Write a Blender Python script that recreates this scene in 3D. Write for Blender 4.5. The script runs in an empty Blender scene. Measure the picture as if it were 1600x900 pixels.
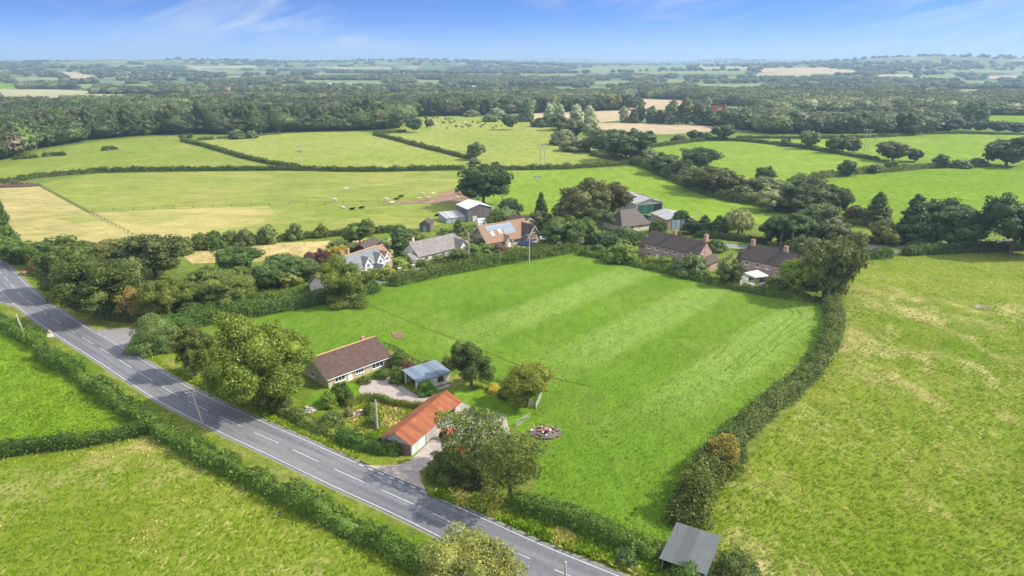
import bpy, bmesh, math, random
import numpy as np
from mathutils import Vector, Matrix, noise

random.seed(11)
RNG = np.random.default_rng(11)
SC = bpy.context.scene
COL = SC.collection
PI = math.pi

# ------------------------------------------------------------------ camera model (photo 1600x900)
H = 60.0
F = 1067.0
HORIZON = 99.0
TH = math.atan((450 - HORIZON) / F)
SUN_AZ = math.atan2(1.0, 0.05)          # clockwise from +Y
SUN_EL = math.radians(42)


def hill(x, y):
    """height of the land: level farmland near by, low ridges several kilometres out"""
    r = math.hypot(x, y)
    if r < 1800:
        return 0.0
    t = min(1.0, (r - 1800) / 3600.0)
    t = t * t * (3 - 2 * t)
    n = noise.noise((x / 1900.0 + 3.1, y / 1300.0 + 1.7, 0.3))
    n2 = noise.noise((x / 900.0 + 9.1, y / 700.0, 4.2))
    z = t * (58 + 74 * n + 18 * n2)
    if r > 9000:                           # a last blue ridge
        u = min(1.0, (r - 9000) / 2500.0)
        z += u * (26 + 80 * noise.noise((x / 4200.0 + 5.5, 0.2, 8.0)))
    return z


def ray(px, py):
    u, v = px - 800.0, py - 450.0
    return (u, F * math.cos(TH) - v * math.sin(TH), -F * math.sin(TH) - v * math.cos(TH))


def G(px, py, z=0.0):
    """point of the land that the photograph shows at pixel px, py"""
    dx, dy, dz = ray(px, py)
    if dz >= -1e-3:
        dz = -1e-3
    t = (H - z) / -dz
    x, y = dx * t, dy * t
    if z == 0.0 and math.hypot(x, y) > 1750:
        t = 1700.0 / dy
        while t * dy < 13500 and H + dz * t > hill(dx * t, dy * t):
            t *= 1.01
        x, y = dx * t, dy * t
        z = hill(x, y)
    return Vector((x, y, z))


def G2(px, py):
    g = G(px, py)
    return (g.x, g.y)


def PX(p):
    """pixel of the photograph for a world point"""
    x, y, z = p[0], p[1], p[2] - H
    fy = y * math.cos(TH) - z * math.sin(TH)
    uy = y * math.sin(TH) + z * math.cos(TH)
    return (800 + F * x / fy, 450 - F * uy / fy)


# ------------------------------------------------------------------ object helpers
def link(o, parent=None):
    COL.objects.link(o)
    if parent is not None:
        o.parent = parent
    return o


def tag(o, label=None, cat=None, group=None, kind=None):
    if label:
        o['label'] = label
    if cat:
        o['category'] = cat
    if group:
        o['group'] = group
    if kind:
        o['kind'] = kind
    return o


def empty(name, loc, rz, label, cat, group=None):
    o = bpy.data.objects.new(name, None)
    o.empty_display_size = 0.3
    o.location = loc
    o.rotation_euler = (0, 0, rz)
    link(o)
    return tag(o, label, cat, group)


def dup(root, loc, rz, label, group=None, scale=None):
    r = root.copy()
    link(r)
    r.location = loc
    r.rotation_euler = (0, 0, rz)
    if scale is not None:
        r.scale = scale
    r['label'] = label
    if group:
        r['group'] = group
    for ch in list(root.children):
        c = ch.copy()
        link(c, r)
        for g in list(ch.children):
            link(g.copy(), c)
    return r


class MB:
    """collects faces for ONE mesh"""

    def __init__(self):
        self.v, self.f, self.uv, self.mi = [], [], [], []

    def face(self, pts, uv=None, mi=0):
        b = len(self.v)
        self.v += [tuple(p) for p in pts]
        self.f.append(tuple(range(b, b + len(pts))))
        self.uv.append(uv if uv else [(0, 0)] * len(pts))
        self.mi.append(mi)

    def box(self, c, s, rz=0.0, mi=0, rx=0.0, ry=0.0):
        M = Matrix.Translation(c) @ Matrix.Rotation(rz, 4, 'Z') @ Matrix.Rotation(ry, 4, 'Y') @ Matrix.Rotation(rx, 4, 'X')
        hx, hy, hz = s[0] / 2, s[1] / 2, s[2] / 2
        P = lambda a, b, d: M @ Vector((a * hx, b * hy, d * hz))
        for q in (((-1, -1, -1), (-1, 1, -1), (1, 1, -1), (1, -1, -1)), ((-1, -1, 1), (1, -1, 1), (1, 1, 1), (-1, 1, 1)),
                  ((-1, -1, -1), (1, -1, -1), (1, -1, 1), (-1, -1, 1)), ((1, 1, -1), (-1, 1, -1), (-1, 1, 1), (1, 1, 1)),
                  ((-1, 1, -1), (-1, -1, -1), (-1, -1, 1), (-1, 1, 1)), ((1, -1, -1), (1, 1, -1), (1, 1, 1), (1, -1, 1))):
            n = [P(*k) for k in q]
            w = (n[1] - n[0]).length
            hh = (n[3] - n[0]).length
            self.face(n, [(0, 0), (w, 0), (w, hh), (0, hh)], mi)

    def bar(self, a, b, w, mi=0, h=None):
        a, b = Vector(a), Vector(b)
        d = b - a
        L = d.length
        h = h or w
        rz = math.atan2(d.y, d.x)
        ry = -math.asin(max(-1, min(1, d.z / L)))
        self.box((a + b) / 2, (L, w, h), rz, mi, 0, ry)

    def tube(self, path, rad, n=8, mi=0, cap=True):
        path = [Vector(p) for p in path]
        rings = []
        for i, p in enumerate(path):
            d = (path[min(i + 1, len(path) - 1)] - path[max(i - 1, 0)]).normalized()
            a = d.orthogonal().normalized()
            if i and abs(a.dot(pa)) < 0.999:
                a = (pa - d * pa.dot(d)).normalized()
            pa = a
            b = d.cross(a)
            r = rad[i] if hasattr(rad, '__len__') else rad
            rings.append([p + (a * math.cos(t) + b * math.sin(t)) * r for t in [2 * PI * k / n for k in range(n)]])
        for i in range(len(rings) - 1):
            for k in range(n):
                self.face((rings[i][k], rings[i][(k + 1) % n], rings[i + 1][(k + 1) % n], rings[i + 1][k]), None, mi)
        if cap:
            self.face(rings[0][::-1], None, mi)
            self.face(rings[-1], None, mi)

    def build(self, name, mats, parent=None, smooth=False, bevel=0.0):
        me = bpy.data.meshes.new(name)
        me.from_pydata(self.v, [], self.f)
        uvl = me.uv_layers.new(name='UVMap')
        k = 0
        for poly, uv in zip(me.polygons, self.uv):
            for li, c in zip(poly.loop_indices, uv):
                uvl.data[li].uv = c
        if not isinstance(mats, (list, tuple)):
            mats = [mats]
        for m in mats:
            me.materials.append(m)
        for poly, mi in zip(me.polygons, self.mi):
            poly.material_index = mi
        bm = bmesh.new()
        bm.from_mesh(me)
        bmesh.ops.remove_doubles(bm, verts=bm.verts, dist=1e-4)
        bmesh.ops.recalc_face_normals(bm, faces=bm.faces)
        bm.to_mesh(me)
        bm.free()
        if smooth:
            me.polygons.foreach_set('use_smooth', [True] * len(me.polygons))
        o = bpy.data.objects.new(name, me)
        link(o, parent)
        if bevel:
            md = o.modifiers.new('bevel', 'BEVEL')
            md.width = bevel
            md.segments = 2
        return o


def np_mesh(name, V, Fq, mats, mi=None, col=None, tris=None):
    """mesh from numpy: quads Fq (n,4) and optional tris (m,3)"""
    me = bpy.data.meshes.new(name)
    nq = len(Fq)
    nt = 0 if tris is None else len(tris)
    me.vertices.add(len(V))
    me.vertices.foreach_set('co', np.asarray(V, dtype=np.float32).ravel())
    loops = np.asarray(Fq, dtype=np.int32).ravel()
    if nt:
        loops = np.concatenate([loops, np.asarray(tris, dtype=np.int32).ravel()])
    me.loops.add(len(loops))
    me.loops.foreach_set('vertex_index', loops)
    me.polygons.add(nq + nt)
    st = np.concatenate([np.arange(nq) * 4, nq * 4 + np.arange(nt) * 3]).astype(np.int32)
    me.polygons.foreach_set('loop_start', st)
    if not isinstance(mats, (list, tuple)):
        mats = [mats]
    for m in mats:
        me.materials.append(m)
    if mi is not None:
        me.polygons.foreach_set('material_index', np.asarray(mi, dtype=np.int32))
    if col is not None:
        a = me.color_attributes.new('leafcol', 'FLOAT_COLOR', 'POINT')
        a.data.foreach_set('color', np.asarray(col, dtype=np.float32).ravel())
    me.update(calc_edges=True)
    me.validate()
    return me


# ------------------------------------------------------------------ node helpers
def new_mat(name):
    m = bpy.data.materials.new(name)
    m.use_nodes = True
    nt = m.node_tree
    nt.nodes.clear()
    out = nt.nodes.new('ShaderNodeOutputMaterial')
    return m, nt, out


class N:
    def __init__(self, nt):
        self.nt = nt

    def __call__(self, typ, **kw):
        n = self.nt.nodes.new(typ)
        for k, v in kw.items():
            if k.startswith('_'):
                setattr(n, k[1:], v)
            else:
                key = int(k[1:]) if k[0] == 'i' and k[1:].isdigit() else k.replace('__', ' ')
                self.set(n.inputs[key], v)
        return n

    def set(self, inp, v):
        if isinstance(v, bpy.types.NodeSocket):
            self.nt.links.new(v, inp)
        elif isinstance(v, bpy.types.Node):
            self.nt.links.new(v.outputs[0], inp)
        else:
            inp.default_value = v

    def math(self, op, a, b=0.0, clamp=False):
        n = self.nt.nodes.new('ShaderNodeMath')
        n.operation = op
        n.use_clamp = clamp
        self.set(n.inputs[0], a)
        self.set(n.inputs[1], b)
        return n.outputs[0]

    def mix(self, fac, a, b, mode='MIX'):
        n = self.nt.nodes.new('ShaderNodeMix')
        n.data_type = 'RGBA'
        n.blend_type = mode
        self.set(n.inputs[0], fac)
        self.set(n.inputs[6], a)
        self.set(n.inputs[7], b)
        return n.outputs[2]

    def ramp(self, fac, lo, hi):
        n = self.nt.nodes.new('ShaderNodeMapRange')
        n.clamp = True
        self.set(n.inputs[0], fac)
        n.inputs[1].default_value = lo
        n.inputs[2].default_value = hi
        return n.outputs[0]

    def noise(self, vec, scale, detail=4, rough=0.55, dist=0.0):
        n = self.nt.nodes.new('ShaderNodeTexNoise')
        self.set(n.inputs['Vector'], vec)
        n.inputs['Scale'].default_value = scale
        n.inputs['Detail'].default_value = detail
        n.inputs['Roughness'].default_value = rough
        n.inputs['Distortion'].default_value = dist
        return n.outputs['Fac']

    def mapping(self, vec, scale=(1, 1, 1), rot=0.0, loc=(0, 0, 0)):
        n = self.nt.nodes.new('ShaderNodeMapping')
        self.set(n.inputs[0], vec)
        n.inputs['Scale'].default_value = scale
        n.inputs['Rotation'].default_value = (0, 0, rot)
        n.inputs['Location'].default_value = loc
        return n.outputs[0]

    def coord(self, which='Object'):
        return self.nt.nodes.new('ShaderNodeTexCoord').outputs[which]

    def bump(self, h, strength=0.5, dist=0.1):
        n = self.nt.nodes.new('ShaderNodeBump')
        n.inputs['Strength'].default_value = strength
        n.inputs['Distance'].default_value = dist
        self.set(n.inputs['Height'], h)
        return n.outputs[0]

    def bsdf(self, out, color, rough=0.8, normal=None, metal=0.0, spec=0.3):
        n = self.nt.nodes.new('ShaderNodeBsdfPrincipled')
        self.set(n.inputs['Base Color'], color)
        self.set(n.inputs['Roughness'], rough)
        self.set(n.inputs['Metallic'], metal)
        n.inputs['Specular IOR Level'].default_value = spec
        if normal is not None:
            self.set(n.inputs['Normal'], normal)
        self.nt.links.new(n.outputs[0], out.inputs[0])
        return n


def c4(c):
    return (c[0], c[1], c[2], 1.0)


def scl(c, k):
    return (c[0] * k, c[1] * k, c[2] * k)


def mat_plain(name, col, rough=0.7, metal=0.0, var=0.25, nscale=3.0, bump=0.2, spec=0.3):
    m, nt, out = new_mat(name)
    n = N(nt)
    co = n.coord()
    a = n.noise(co, nscale, 6, 0.6)
    b = n.noise(co, nscale * 7, 4, 0.6)
    f = n.math('ADD', n.math('MULTIPLY', a, 0.65), n.math('MULTIPLY', b, 0.35))
    colr = n.mix(n.ramp(f, 0.3, 0.7), c4(scl(col, 1 - var)), c4(scl(col, 1 + var)))
    n.bsdf(out, colr, rough, n.bump(f, bump, 0.03), metal, spec)
    return m


def mat_grass(name, c1, c2, tan=(0.36, 0.29, 0.12), tan_lo=0.6, tan_hi=0.8, tan_amt=0.7, patch=0.03, fine=0.9,
              streak=(1.0, 1.0), rot=0.0, bump=0.6, stripes=None, tanscale=0.12, streaks=None, con=(0.42, 1.5), gradx=None):
    m, nt, out = new_mat(name)
    n = N(nt)
    co = n.coord()
    big = n.noise(co, patch, 5, 0.55, 0.3)
    ms = n.mapping(co, (streak[0], streak[1], 1), rot)
    mid = n.noise(ms, fine * 0.35, 6, 0.62, 0.4)
    fin = n.noise(ms, fine * 1.6, 5, 0.7)
    col = n.mix(n.ramp(big, 0.33, 0.68), c4(c1), c4(c2))
    t1 = n.noise(ms, tanscale, 8, 0.68, 0.6)
    t2 = n.noise(co, patch * 0.7, 3, 0.5)
    t = n.math('ADD', n.math('MULTIPLY', t1, 0.6), n.math('MULTIPLY', t2, 0.4))
    if gradx:
        gx = n('ShaderNodeSeparateXYZ', i0=co).outputs[0]
        t = n.math('ADD', t, n.math('MULTIPLY', n.math('SUBTRACT', n.ramp(gx, gradx[0], gradx[1]), 1.0), gradx[2]))
    tm = n.math('MULTIPLY', n.ramp(t, tan_lo, tan_hi), tan_amt)
    col = n.mix(tm, col, c4(tan))
    if streaks:
        lo, hi, amt, ssc = streaks
        st = n.noise(n.mapping(co, (ssc[0], ssc[1], 1), rot + .6), 1.0, 6, 0.65, 0.8)
        st2 = n.noise(co, .045, 4, .6)
        sm = n.math('MULTIPLY', n.math('MULTIPLY', n.ramp(st, lo, hi), n.ramp(st2, .40, .58)), amt)
        col = n.mix(sm, col, c4(scl(tan, 1.15)))
    if stripes:
        ang, p0, period, q0, q1, pmin, pmax, amt, soft = stripes
        sep = n('ShaderNodeSeparateXYZ', i0=co)
        wob = n.math('MULTIPLY', n.math('SUBTRACT', n.noise(co, .11, 5, .65), .5), 5.0)
        sa, ca = math.sin(ang), math.cos(ang)
        p = n.math('ADD', n.math('ADD', n.math('MULTIPLY', sep.outputs[0], -sa), n.math('MULTIPLY', sep.outputs[1], ca)), wob)
        q = n.math('ADD', n.math('ADD', n.math('MULTIPLY', sep.outputs[0], ca), n.math('MULTIPLY', sep.outputs[1], sa)), n.math('MULTIPLY', wob, 3.0))
        w = n.math('COSINE', n.math('MULTIPLY', n.math('SUBTRACT', p, p0), 2 * PI / period))
        wf = n.ramp(w, -.25, .45)
        wf = n.math('MULTIPLY', wf, n.math('MULTIPLY', n.ramp(q, q0 - 14, q0 + 22), n.math('SUBTRACT', 1.0, n.ramp(q, q1 - 10, q1 + 8))))
        wf = n.math('MULTIPLY', wf, n.math('MULTIPLY', n.ramp(p, pmin - 3, pmin + 3), n.math('SUBTRACT', 1.0, n.ramp(p, pmax - 3, pmax + 3))))
        mott = n.noise(n.mapping(n.mapping(co, (1, 1, 1), -ang), (.12, .9, 1)), 1.0, 6, .65)
        wf = n.math('MULTIPLY', n.math('MULTIPLY', wf, n.ramp(mott, .12, .55)), amt)
        col = n.mix(wf, col, c4(soft))
    gr = n.noise(ms, fine * 4.5, 3, .7)
    f = n.math('ADD', n.math('ADD', n.math('MULTIPLY', mid, 0.4), n.math('MULTIPLY', fin, 0.36)), n.math('MULTIPLY', gr, .24))
    v = n('ShaderNodeMapRange', i0=f, i1=0.34, i2=0.66, i3=con[0], i4=con[1])
    col = n.mix(1.0, col, v.outputs[0], 'MULTIPLY')
    n.bsdf(out, col, 0.9, n.bump(f, bump, 0.35), 0, 0.05)
    return m


def mat_leaf(name, attr=False, trans=0.32, rv=(.45, 1.6)):
    """leaves: the plant's own colour (object colour or per-tree attribute), varied leaf by leaf"""
    m, nt, out = new_mat(name)
    n = N(nt)
    g = n('ShaderNodeNewGeometry')
    oi = n('ShaderNodeObjectInfo')
    if attr:
        base = n('ShaderNodeAttribute', _attribute_name='leafcol').outputs['Color']
    else:
        base = oi.outputs['Color']
    rpi = g.outputs['Random Per Island']
    co = n.coord()
    cl = n.noise(co, 0.35, 3, 0.6)
    v = n('ShaderNodeMapRange', i0=rpi, i1=0.0, i2=1.0, i3=rv[0], i4=rv[1])
    col = n.mix(1.0, base, v.outputs[0], 'MULTIPLY')
    yel = n.mix(1.0, col, (1.3, 1.15, 0.6, 1), 'MULTIPLY')
    col = n.mix(n.math('MULTIPLY', n.ramp(cl, 0.45, 0.70), 0.55), col, yel)
    wn_ = n('ShaderNodeNewGeometry').outputs['Position']
    kind = n.noise(wn_, .11, 4, .6)
    blu = n.mix(1.0, col, (0.78, 0.93, 1.0, 1), 'MULTIPLY')
    col = n.mix(n.math('MULTIPLY', n.ramp(kind, .45, .65), .4), col, blu)
    p = n('ShaderNodeBsdfPrincipled')
    n.set(p.inputs['Base Color'], col)
    p.inputs['Roughness'].default_value = 0.55
    p.inputs['Specular IOR Level'].default_value = 0.22
    t = n('ShaderNodeBsdfTranslucent')
    tc = n.mix(1.0, col, (1.25, 1.3, 0.5, 1), 'MULTIPLY')
    n.set(t.inputs[0], tc)
    mx = n('ShaderNodeMixShader', i0=trans, i1=p.outputs[0], i2=t.outputs[0])
    nt.links.new(mx.outputs[0], out.inputs[0])
    return m


def mat_tiles(name, c1, c2, mortar, w=0.33, h=0.3, rough=0.8, stain=(0.3, 0.28, 0.22), stain_amt=0.25, bump=0.8):
    m, nt, out = new_mat(name)
    n = N(nt)
    uv = n.coord('UV')
    b = n('ShaderNodeTexBrick', Vector=uv, Color1=c4(c1), Color2=c4(c2), Mortar=c4(mortar))
    b.inputs['Scale'].default_value = 1.0
    b.inputs['Brick Width'].default_value = w
    b.inputs['Row Height'].default_value = h
    b.inputs['Mortar Size'].default_value = min(w, h) * 0.09
    b.inputs['Bias'].default_value = 0.0
    co = n.coord()
    s = n.noise(co, 0.9, 7, 0.65)
    s2 = n.noise(co, 5.0, 4, 0.6)
    col = n.mix(n.math('MULTIPLY', n.ramp(s, 0.45, 0.75), stain_amt), b.outputs['Color'], c4(stain))
    v = n('ShaderNodeMapRange', i0=s2, i1=0.3, i2=0.7, i3=0.75, i4=1.25)
    col = n.mix(1.0, col, v.outputs[0], 'MULTIPLY')
    n.bsdf(out, col, rough, n.bump(b.outputs['Fac'], -bump, 0.02), 0, 0.25)
    return m


def mat_sheet(name, c1, c2, c3, pitch=0.25, rough=0.55, metal=0.0, sheet=0.9, streak_amt=0.6):
    """corrugated metal sheets: ribs along the slope, sheet to sheet differences, streaks of weathering"""
    m, nt, out = new_mat(name)
    n = N(nt)
    uv = n.coord('UV')
    sx = n('ShaderNodeSeparateXYZ', i0=uv)
    wv = n.math('SINE', n.math('MULTIPLY', sx.outputs[0], 2 * PI / pitch))
    st = n.noise(n.mapping(uv, (3.0, 0.35, 1)), 1.0, 7, 0.65)
    big = n.noise(uv, 0.45, 5, 0.6)
    cell = n('ShaderNodeTexWhiteNoise', _noise_dimensions='1D')
    n.set(cell.inputs['W'], n.math('FLOOR', n.math('DIVIDE', sx.outputs[0], sheet)))
    col = n.mix(n.ramp(st, 0.35, 0.7), c4(c1), c4(c2))
    col = n.mix(n.math('MULTIPLY', n.ramp(big, 0.5, 0.7), streak_amt), col, c4(c3))
    v = n('ShaderNodeMapRange', i0=cell.outputs[0], i1=0.0, i2=1.0, i3=0.8, i4=1.18)
    col = n.mix(1.0, col, v.outputs[0], 'MULTIPLY')
    n.bsdf(out, col, rough, n.bump(wv, 0.35, 0.02), metal, 0.3)
    return m


def mat_glass(name, col=(0.03, 0.04, 0.05)):
    m, nt, out = new_mat(name)
    n = N(nt)
    a = n.noise(n.coord(), 1.5, 2)
    c = n.mix(a, c4(scl(col, 0.5)), c4(scl(col, 1.8)))
    n.bsdf(out, c, 0.08, None, 0, 0.7)
    return m


M = {}
SKY_STRETCH = 6.0
SKY_TINT = (0.195, 0.41, 0.75, 1)
SKY_PALE = (1.52, 1.92, 2.85, 1)
SKY_CLOUD = (2.4, 2.65, 3.05, 1)
SKY_FILL_CLOUD = (7.6, 7.5, 7.3, 1)  # colour of unseen overhead clouds, added to whiten and lift the ambient light
CLOUD = 1.25
SKY_STRENGTH = 0.15
SUN_E = 3.45
HAZE = 0.00015
HAZE_COL = (.44, .60, .84, 1)
EXPOSURE = 1.02
# ------------------------------------------------------------------ foliage
ICO_V, ICO_F = None, None


def _ico():
    global ICO_V, ICO_F
    if ICO_V is None:
        bm = bmesh.new()
        bmesh.ops.create_icosphere(bm, subdivisions=2, radius=1.0)
        ICO_V = np.array([v.co[:] for v in bm.verts])
        ICO_F = np.array([[v.index for v in f.verts] for f in bm.faces])
        bm.free()
    return ICO_V, ICO_F


def leaves(C, R, leaf, dens, rng, droop=0.0, flat=0.0, prune=True, shell=0.3, jit=.5):
    """leaf-sized rhombic faces spread through the outer shell of clumps C (n,3) with radii R (n,3)"""
    C = np.asarray(C, float)
    R = np.asarray(R, float)
    rm = (R[:, 0] * R[:, 1] * R[:, 2]) ** (1 / 3)
    area = 4 * PI * rm ** 2
    cnt = np.maximum(6, (area * dens / (leaf * leaf * 0.6)).astype(int))
    idx = np.repeat(np.arange(len(C)), cnt)
    n = len(idx)
    d = rng.normal(size=(n, 3))
    d /= np.linalg.norm(d, axis=1)[:, None]
    rr = 1.0 - shell * rng.random(n) ** 1.6 + 0.10 * rng.normal(size=n)
    P = C[idx] + d * R[idx] * rr[:, None]
    keep = np.ones(n, bool)
    if prune and len(C) > 1:
        for j in range(len(C)):
            q = (P - C[j]) / (R[j] * 0.78)
            ins = (q * q).sum(1) < 1.0
            keep &= ~(ins & (idx != j))
    keep &= ~((d[:, 2] < -0.35) & (rng.random(n) < 0.5))
    P, d = P[keep], d[keep]
    return leaf_quads(P, d, leaf, rng, droop, jit)


def leaf_quads(P, d, leaf, rng, droop=0.0, jit=.5):
    n = len(P)
    nr = d * 0.85 + rng.normal(size=(n, 3)) * jit + np.array([0, 0, 0.25])
    nr /= np.linalg.norm(nr, axis=1)[:, None]
    t = rng.normal(size=(n, 3))
    if droop:
        t = t * (1 - droop) + np.array([0, 0, -1.0]) * droop * 1.5
    t -= nr * (t * nr).sum(1)[:, None]
    t /= np.linalg.norm(t, axis=1)[:, None] + 1e-9
    b = np.cross(nr, t)
    s = leaf * rng.uniform(0.5, 1.0, n)[:, None] * (1 + .9 * (rng.random(n) < .25)[:, None] * rng.random(n)[:, None])
    asp = rng.uniform(0.45, 0.8, n)[:, None]
    bend = nr * s * rng.uniform(-0.18, 0.12, n)[:, None]
    V = np.empty((n, 4, 3))
    V[:, 0] = P + t * s * 0.6
    V[:, 1] = P + b * s * 0.6 * asp + bend
    V[:, 2] = P - t * s * 0.6
    V[:, 3] = P - b * s * 0.6 * asp + bend
    return V.reshape(-1, 3), np.arange(n * 4).reshape(n, 4)


def cores(C, R, k, rng):
    iv, itf = _ico()
    Vs, Ts = [], []
    for i, (c, r) in enumerate(zip(C, R)):
        jit = 1 + 0.22 * rng.normal(size=(len(iv), 1))
        Vs.append(np.asarray(c) + iv * np.asarray(r) * k * jit)
        Ts.append(itf + i * len(iv))
    return np.concatenate(Vs), np.concatenate(Ts)


CROWN_NOISE = [.20]


def crown_clumps(kind, W, Hh, rng):
    """clump centres and radii of a crown W wide and Hh high standing on z=0"""
    C, R = [], []
    if kind in ('oak', 'ash', 'round'):
        n = {'oak': 26, 'ash': 38, 'round': 20}[kind]
        z0 = {'oak': 0.16, 'ash': 0.12, 'round': 0.08}[kind] * Hh
        cz, hz, hw = (z0 + Hh) / 2, (Hh - z0) / 2, W / 2
        lop = rng.normal(size=2) * 0.08 * W
        off_ = rng.uniform(0, 50, 3)
        for i in range(n):
            ph = i * 2.39996 + rng.uniform(-.4, .4)
            u = 1 - 2 * (i + 0.5) / n
            u = max(-0.9, u + rng.uniform(-.1, .1))
            q = math.sqrt(max(0, 1 - min(1, u * u)))
            ax = (math.cos(ph) * q * 1.3 + off_[0], math.sin(ph) * q * 1.3 + off_[1], u * 1.3 + off_[2])
            k = rng.uniform(0.50, 0.84) * (1 + CROWN_NOISE[0] * noise.noise(ax))
            r = (0.135 if kind == 'ash' else 0.185) * rng.uniform(0.7, 1.35)
            C.append((math.cos(ph) * q * hw * k + lop[0] * u, math.sin(ph) * q * hw * k + lop[1] * u, cz + u * hz * (k - 0.02)))
            R.append((r * W, r * W, r * (0.55 * W + 0.45 * Hh) * 0.8))
        if kind != 'ash':
            C.append((0, 0, cz)); R.append((hw * .55, hw * .55, hz * .55))
        else:
            for _ in range(8):
                C.append((rng.normal() * hw * .3, rng.normal() * hw * .3, cz + rng.normal() * hz * .35)); R.append((W * .13,) * 3)
    elif kind == 'bush':
        n = 15
        for i in range(n):
            ph = i * 2.39996 + rng.uniform(-.4, .4)
            u = (i + 0.5) / n
            q = math.sqrt(max(0, 1 - u * u))
            k = rng.uniform(0.55, 0.8)
            r = 0.25 * rng.uniform(0.75, 1.25)
            C.append((math.cos(ph) * q * W / 2 * k, math.sin(ph) * q * W / 2 * k, max(0.18 * Hh, u * Hh * 0.78)))
            R.append((r * W, r * W, r * Hh * 1.0))
        C.append((0, 0, Hh * .4)); R.append((W * .3, W * .3, Hh * .4))
    elif kind == 'poplar':
        n = 30
        for i in range(n):
            u = (i + 0.5) / n
            ph = i * 2.39996
            env = math.sin(PI * min(1, (u * 0.9 + 0.12))) ** 0.7
            k = rng.uniform(0.35, 0.75)
            r = 0.24 * rng.uniform(0.8, 1.2)
            C.append((math.cos(ph) * W / 2 * k * env, math.sin(ph) * W / 2 * k * env, (0.1 + 0.82 * u) * Hh))
            R.append((r * W, r * W, r * W * 1.35))
    elif kind == 'conifer':
        n = 34
        for i in range(n):
            u = (i + 0.5) / n
            ph = i * 2.39996
            env = (1 - u) ** 0.75
            k = rng.uniform(0.45, 0.75)
            r = (0.1 + 0.16 * env) * rng.uniform(0.85, 1.2)
            C.append((math.cos(ph) * W / 2 * k * env, math.sin(ph) * W / 2 * k * env, (0.07 + 0.88 * u) * Hh))
            R.append((r * W, r * W, r * W * 0.85 + 0.02 * Hh))
    elif kind == 'pine':
        n = 18
        for i in range(n):
            ph = i * 2.39996 + rng.uniform(-.4, .4)
            k = math.sqrt((i + .5) / n) * 0.8
            C.append((math.cos(ph) * W / 2 * k, math.sin(ph) * W / 2 * k, Hh * (0.9 - 0.22 * k * k + rng.uniform(-.14, .04))))
            R.append((W * .18, W * .18, Hh * .085))
    elif kind == 'weep':
        n = 30
        for i in range(n):
            ph = i * 2.39996
            u = 1 - (i + .5) / n * 0.95
            q = math.sqrt(max(0, 1 - u * u))
            k = rng.uniform(.62, .82)
            C.append((math.cos(ph) * q * W / 2 * k, math.sin(ph) * q * W / 2 * k, Hh * (0.35 + 0.5 * u * k / .8)))
            R.append((W * .14, W * .14, Hh * .26 * (1.1 - .5 * u)))
        C.append((0, 0, Hh * .5)); R.append((W * .3, W * .3, Hh * .3))
    return np.array(C), np.array(R)


def sub_clumps(C, R, rng, n, k=.42, reach=.80):
    """smaller leaf masses sitting on the lobes of a crown"""
    C2, R2 = [], []
    mid = C.mean(0)
    for c, r in zip(C, R):
        for i in range(n):
            d = rng.normal(size=3)
            d /= np.linalg.norm(d)
            o = (c - mid)
            o = o / (np.linalg.norm(o) + 1e-6)
            d = d + o * .55 + np.array([0, 0, .25])
            d /= np.linalg.norm(d)
            C2.append(c + d * r * reach * rng.uniform(.8, 1.2))
            R2.append(r * k * rng.uniform(.65, 1.3))
    return np.array(C2), np.array(R2)


def crown_geo(kind, W, Hh, leaf, rng, dens=1.0, core=0.62, lobes=5, jit=.5):
    C, R = crown_clumps(kind, W, Hh, rng)
    C0, R0 = C, R
    if lobes and kind in ('oak', 'round', 'bush', 'ash', 'poplar'):
        C2, R2 = sub_clumps(C, R, rng, lobes)
        C, R = np.concatenate([C, C2]), np.concatenate([R * .86, R2])
    droop = {'weep': .75, 'ash': .25}.get(kind, 0)
    if kind == 'ash':
        dens *= 0.62
    V, Q = leaves(C, R, leaf, dens, rng, droop=droop, shell=0.55 if kind == 'ash' else 0.32, jit=jit)
    T = None
    if core and kind != 'ash':
        cv, ct = cores(C0, R0, core, rng)
        T = ct + len(V)
        V = np.concatenate([V, cv])
    # keep leaves above the ground
    V[:, 2] = np.maximum(V[:, 2], 0.02)
    return V, Q, T


def trunk_mb(kind, W, Hh, rng):
    m = MB()
    r = max(0.12, 0.022 * Hh + 0.008 * W)
    top = {'pine': .92, 'poplar': .85, 'conifer': .9}.get(kind, .5) * Hh
    bend = rng.normal(size=2) * 0.03 * Hh
    path = [(0, 0, -0.15), (bend[0] * .2, bend[1] * .2, top * .3), (bend[0] * .7, bend[1] * .7, top * .65), (bend[0], bend[1], top)]
    m.tube(path, [r * 1.35, r, r * .75, r * .4], 8)
    if kind in ('oak', 'ash', 'round', 'weep', 'pine'):
        for i in range(7 if kind == 'ash' else 5):
            a = i * 2.4 + rng.uniform(-.3, .3)
            st = top * (rng.uniform(.45, .95) if kind != 'pine' else rng.uniform(.75, .97))
            f = st / top
            p0 = Vector((bend[0] * f, bend[1] * f, st))
            out = W * rng.uniform(.25, .4)
            zz = Hh * (rng.uniform(.62, .85) if kind != 'pine' else .88)
            p2 = Vector((math.cos(a) * out, math.sin(a) * out, zz))
            p1 = p0.lerp(p2, .5) + Vector((math.cos(a) * out * .15, math.sin(a) * out * .15, -0.03 * Hh))
            m.tube([p0, p1, p2], [r * .5, r * .33, r * .1], 6)
    return m


CROWN_PROTO = {}


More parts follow.
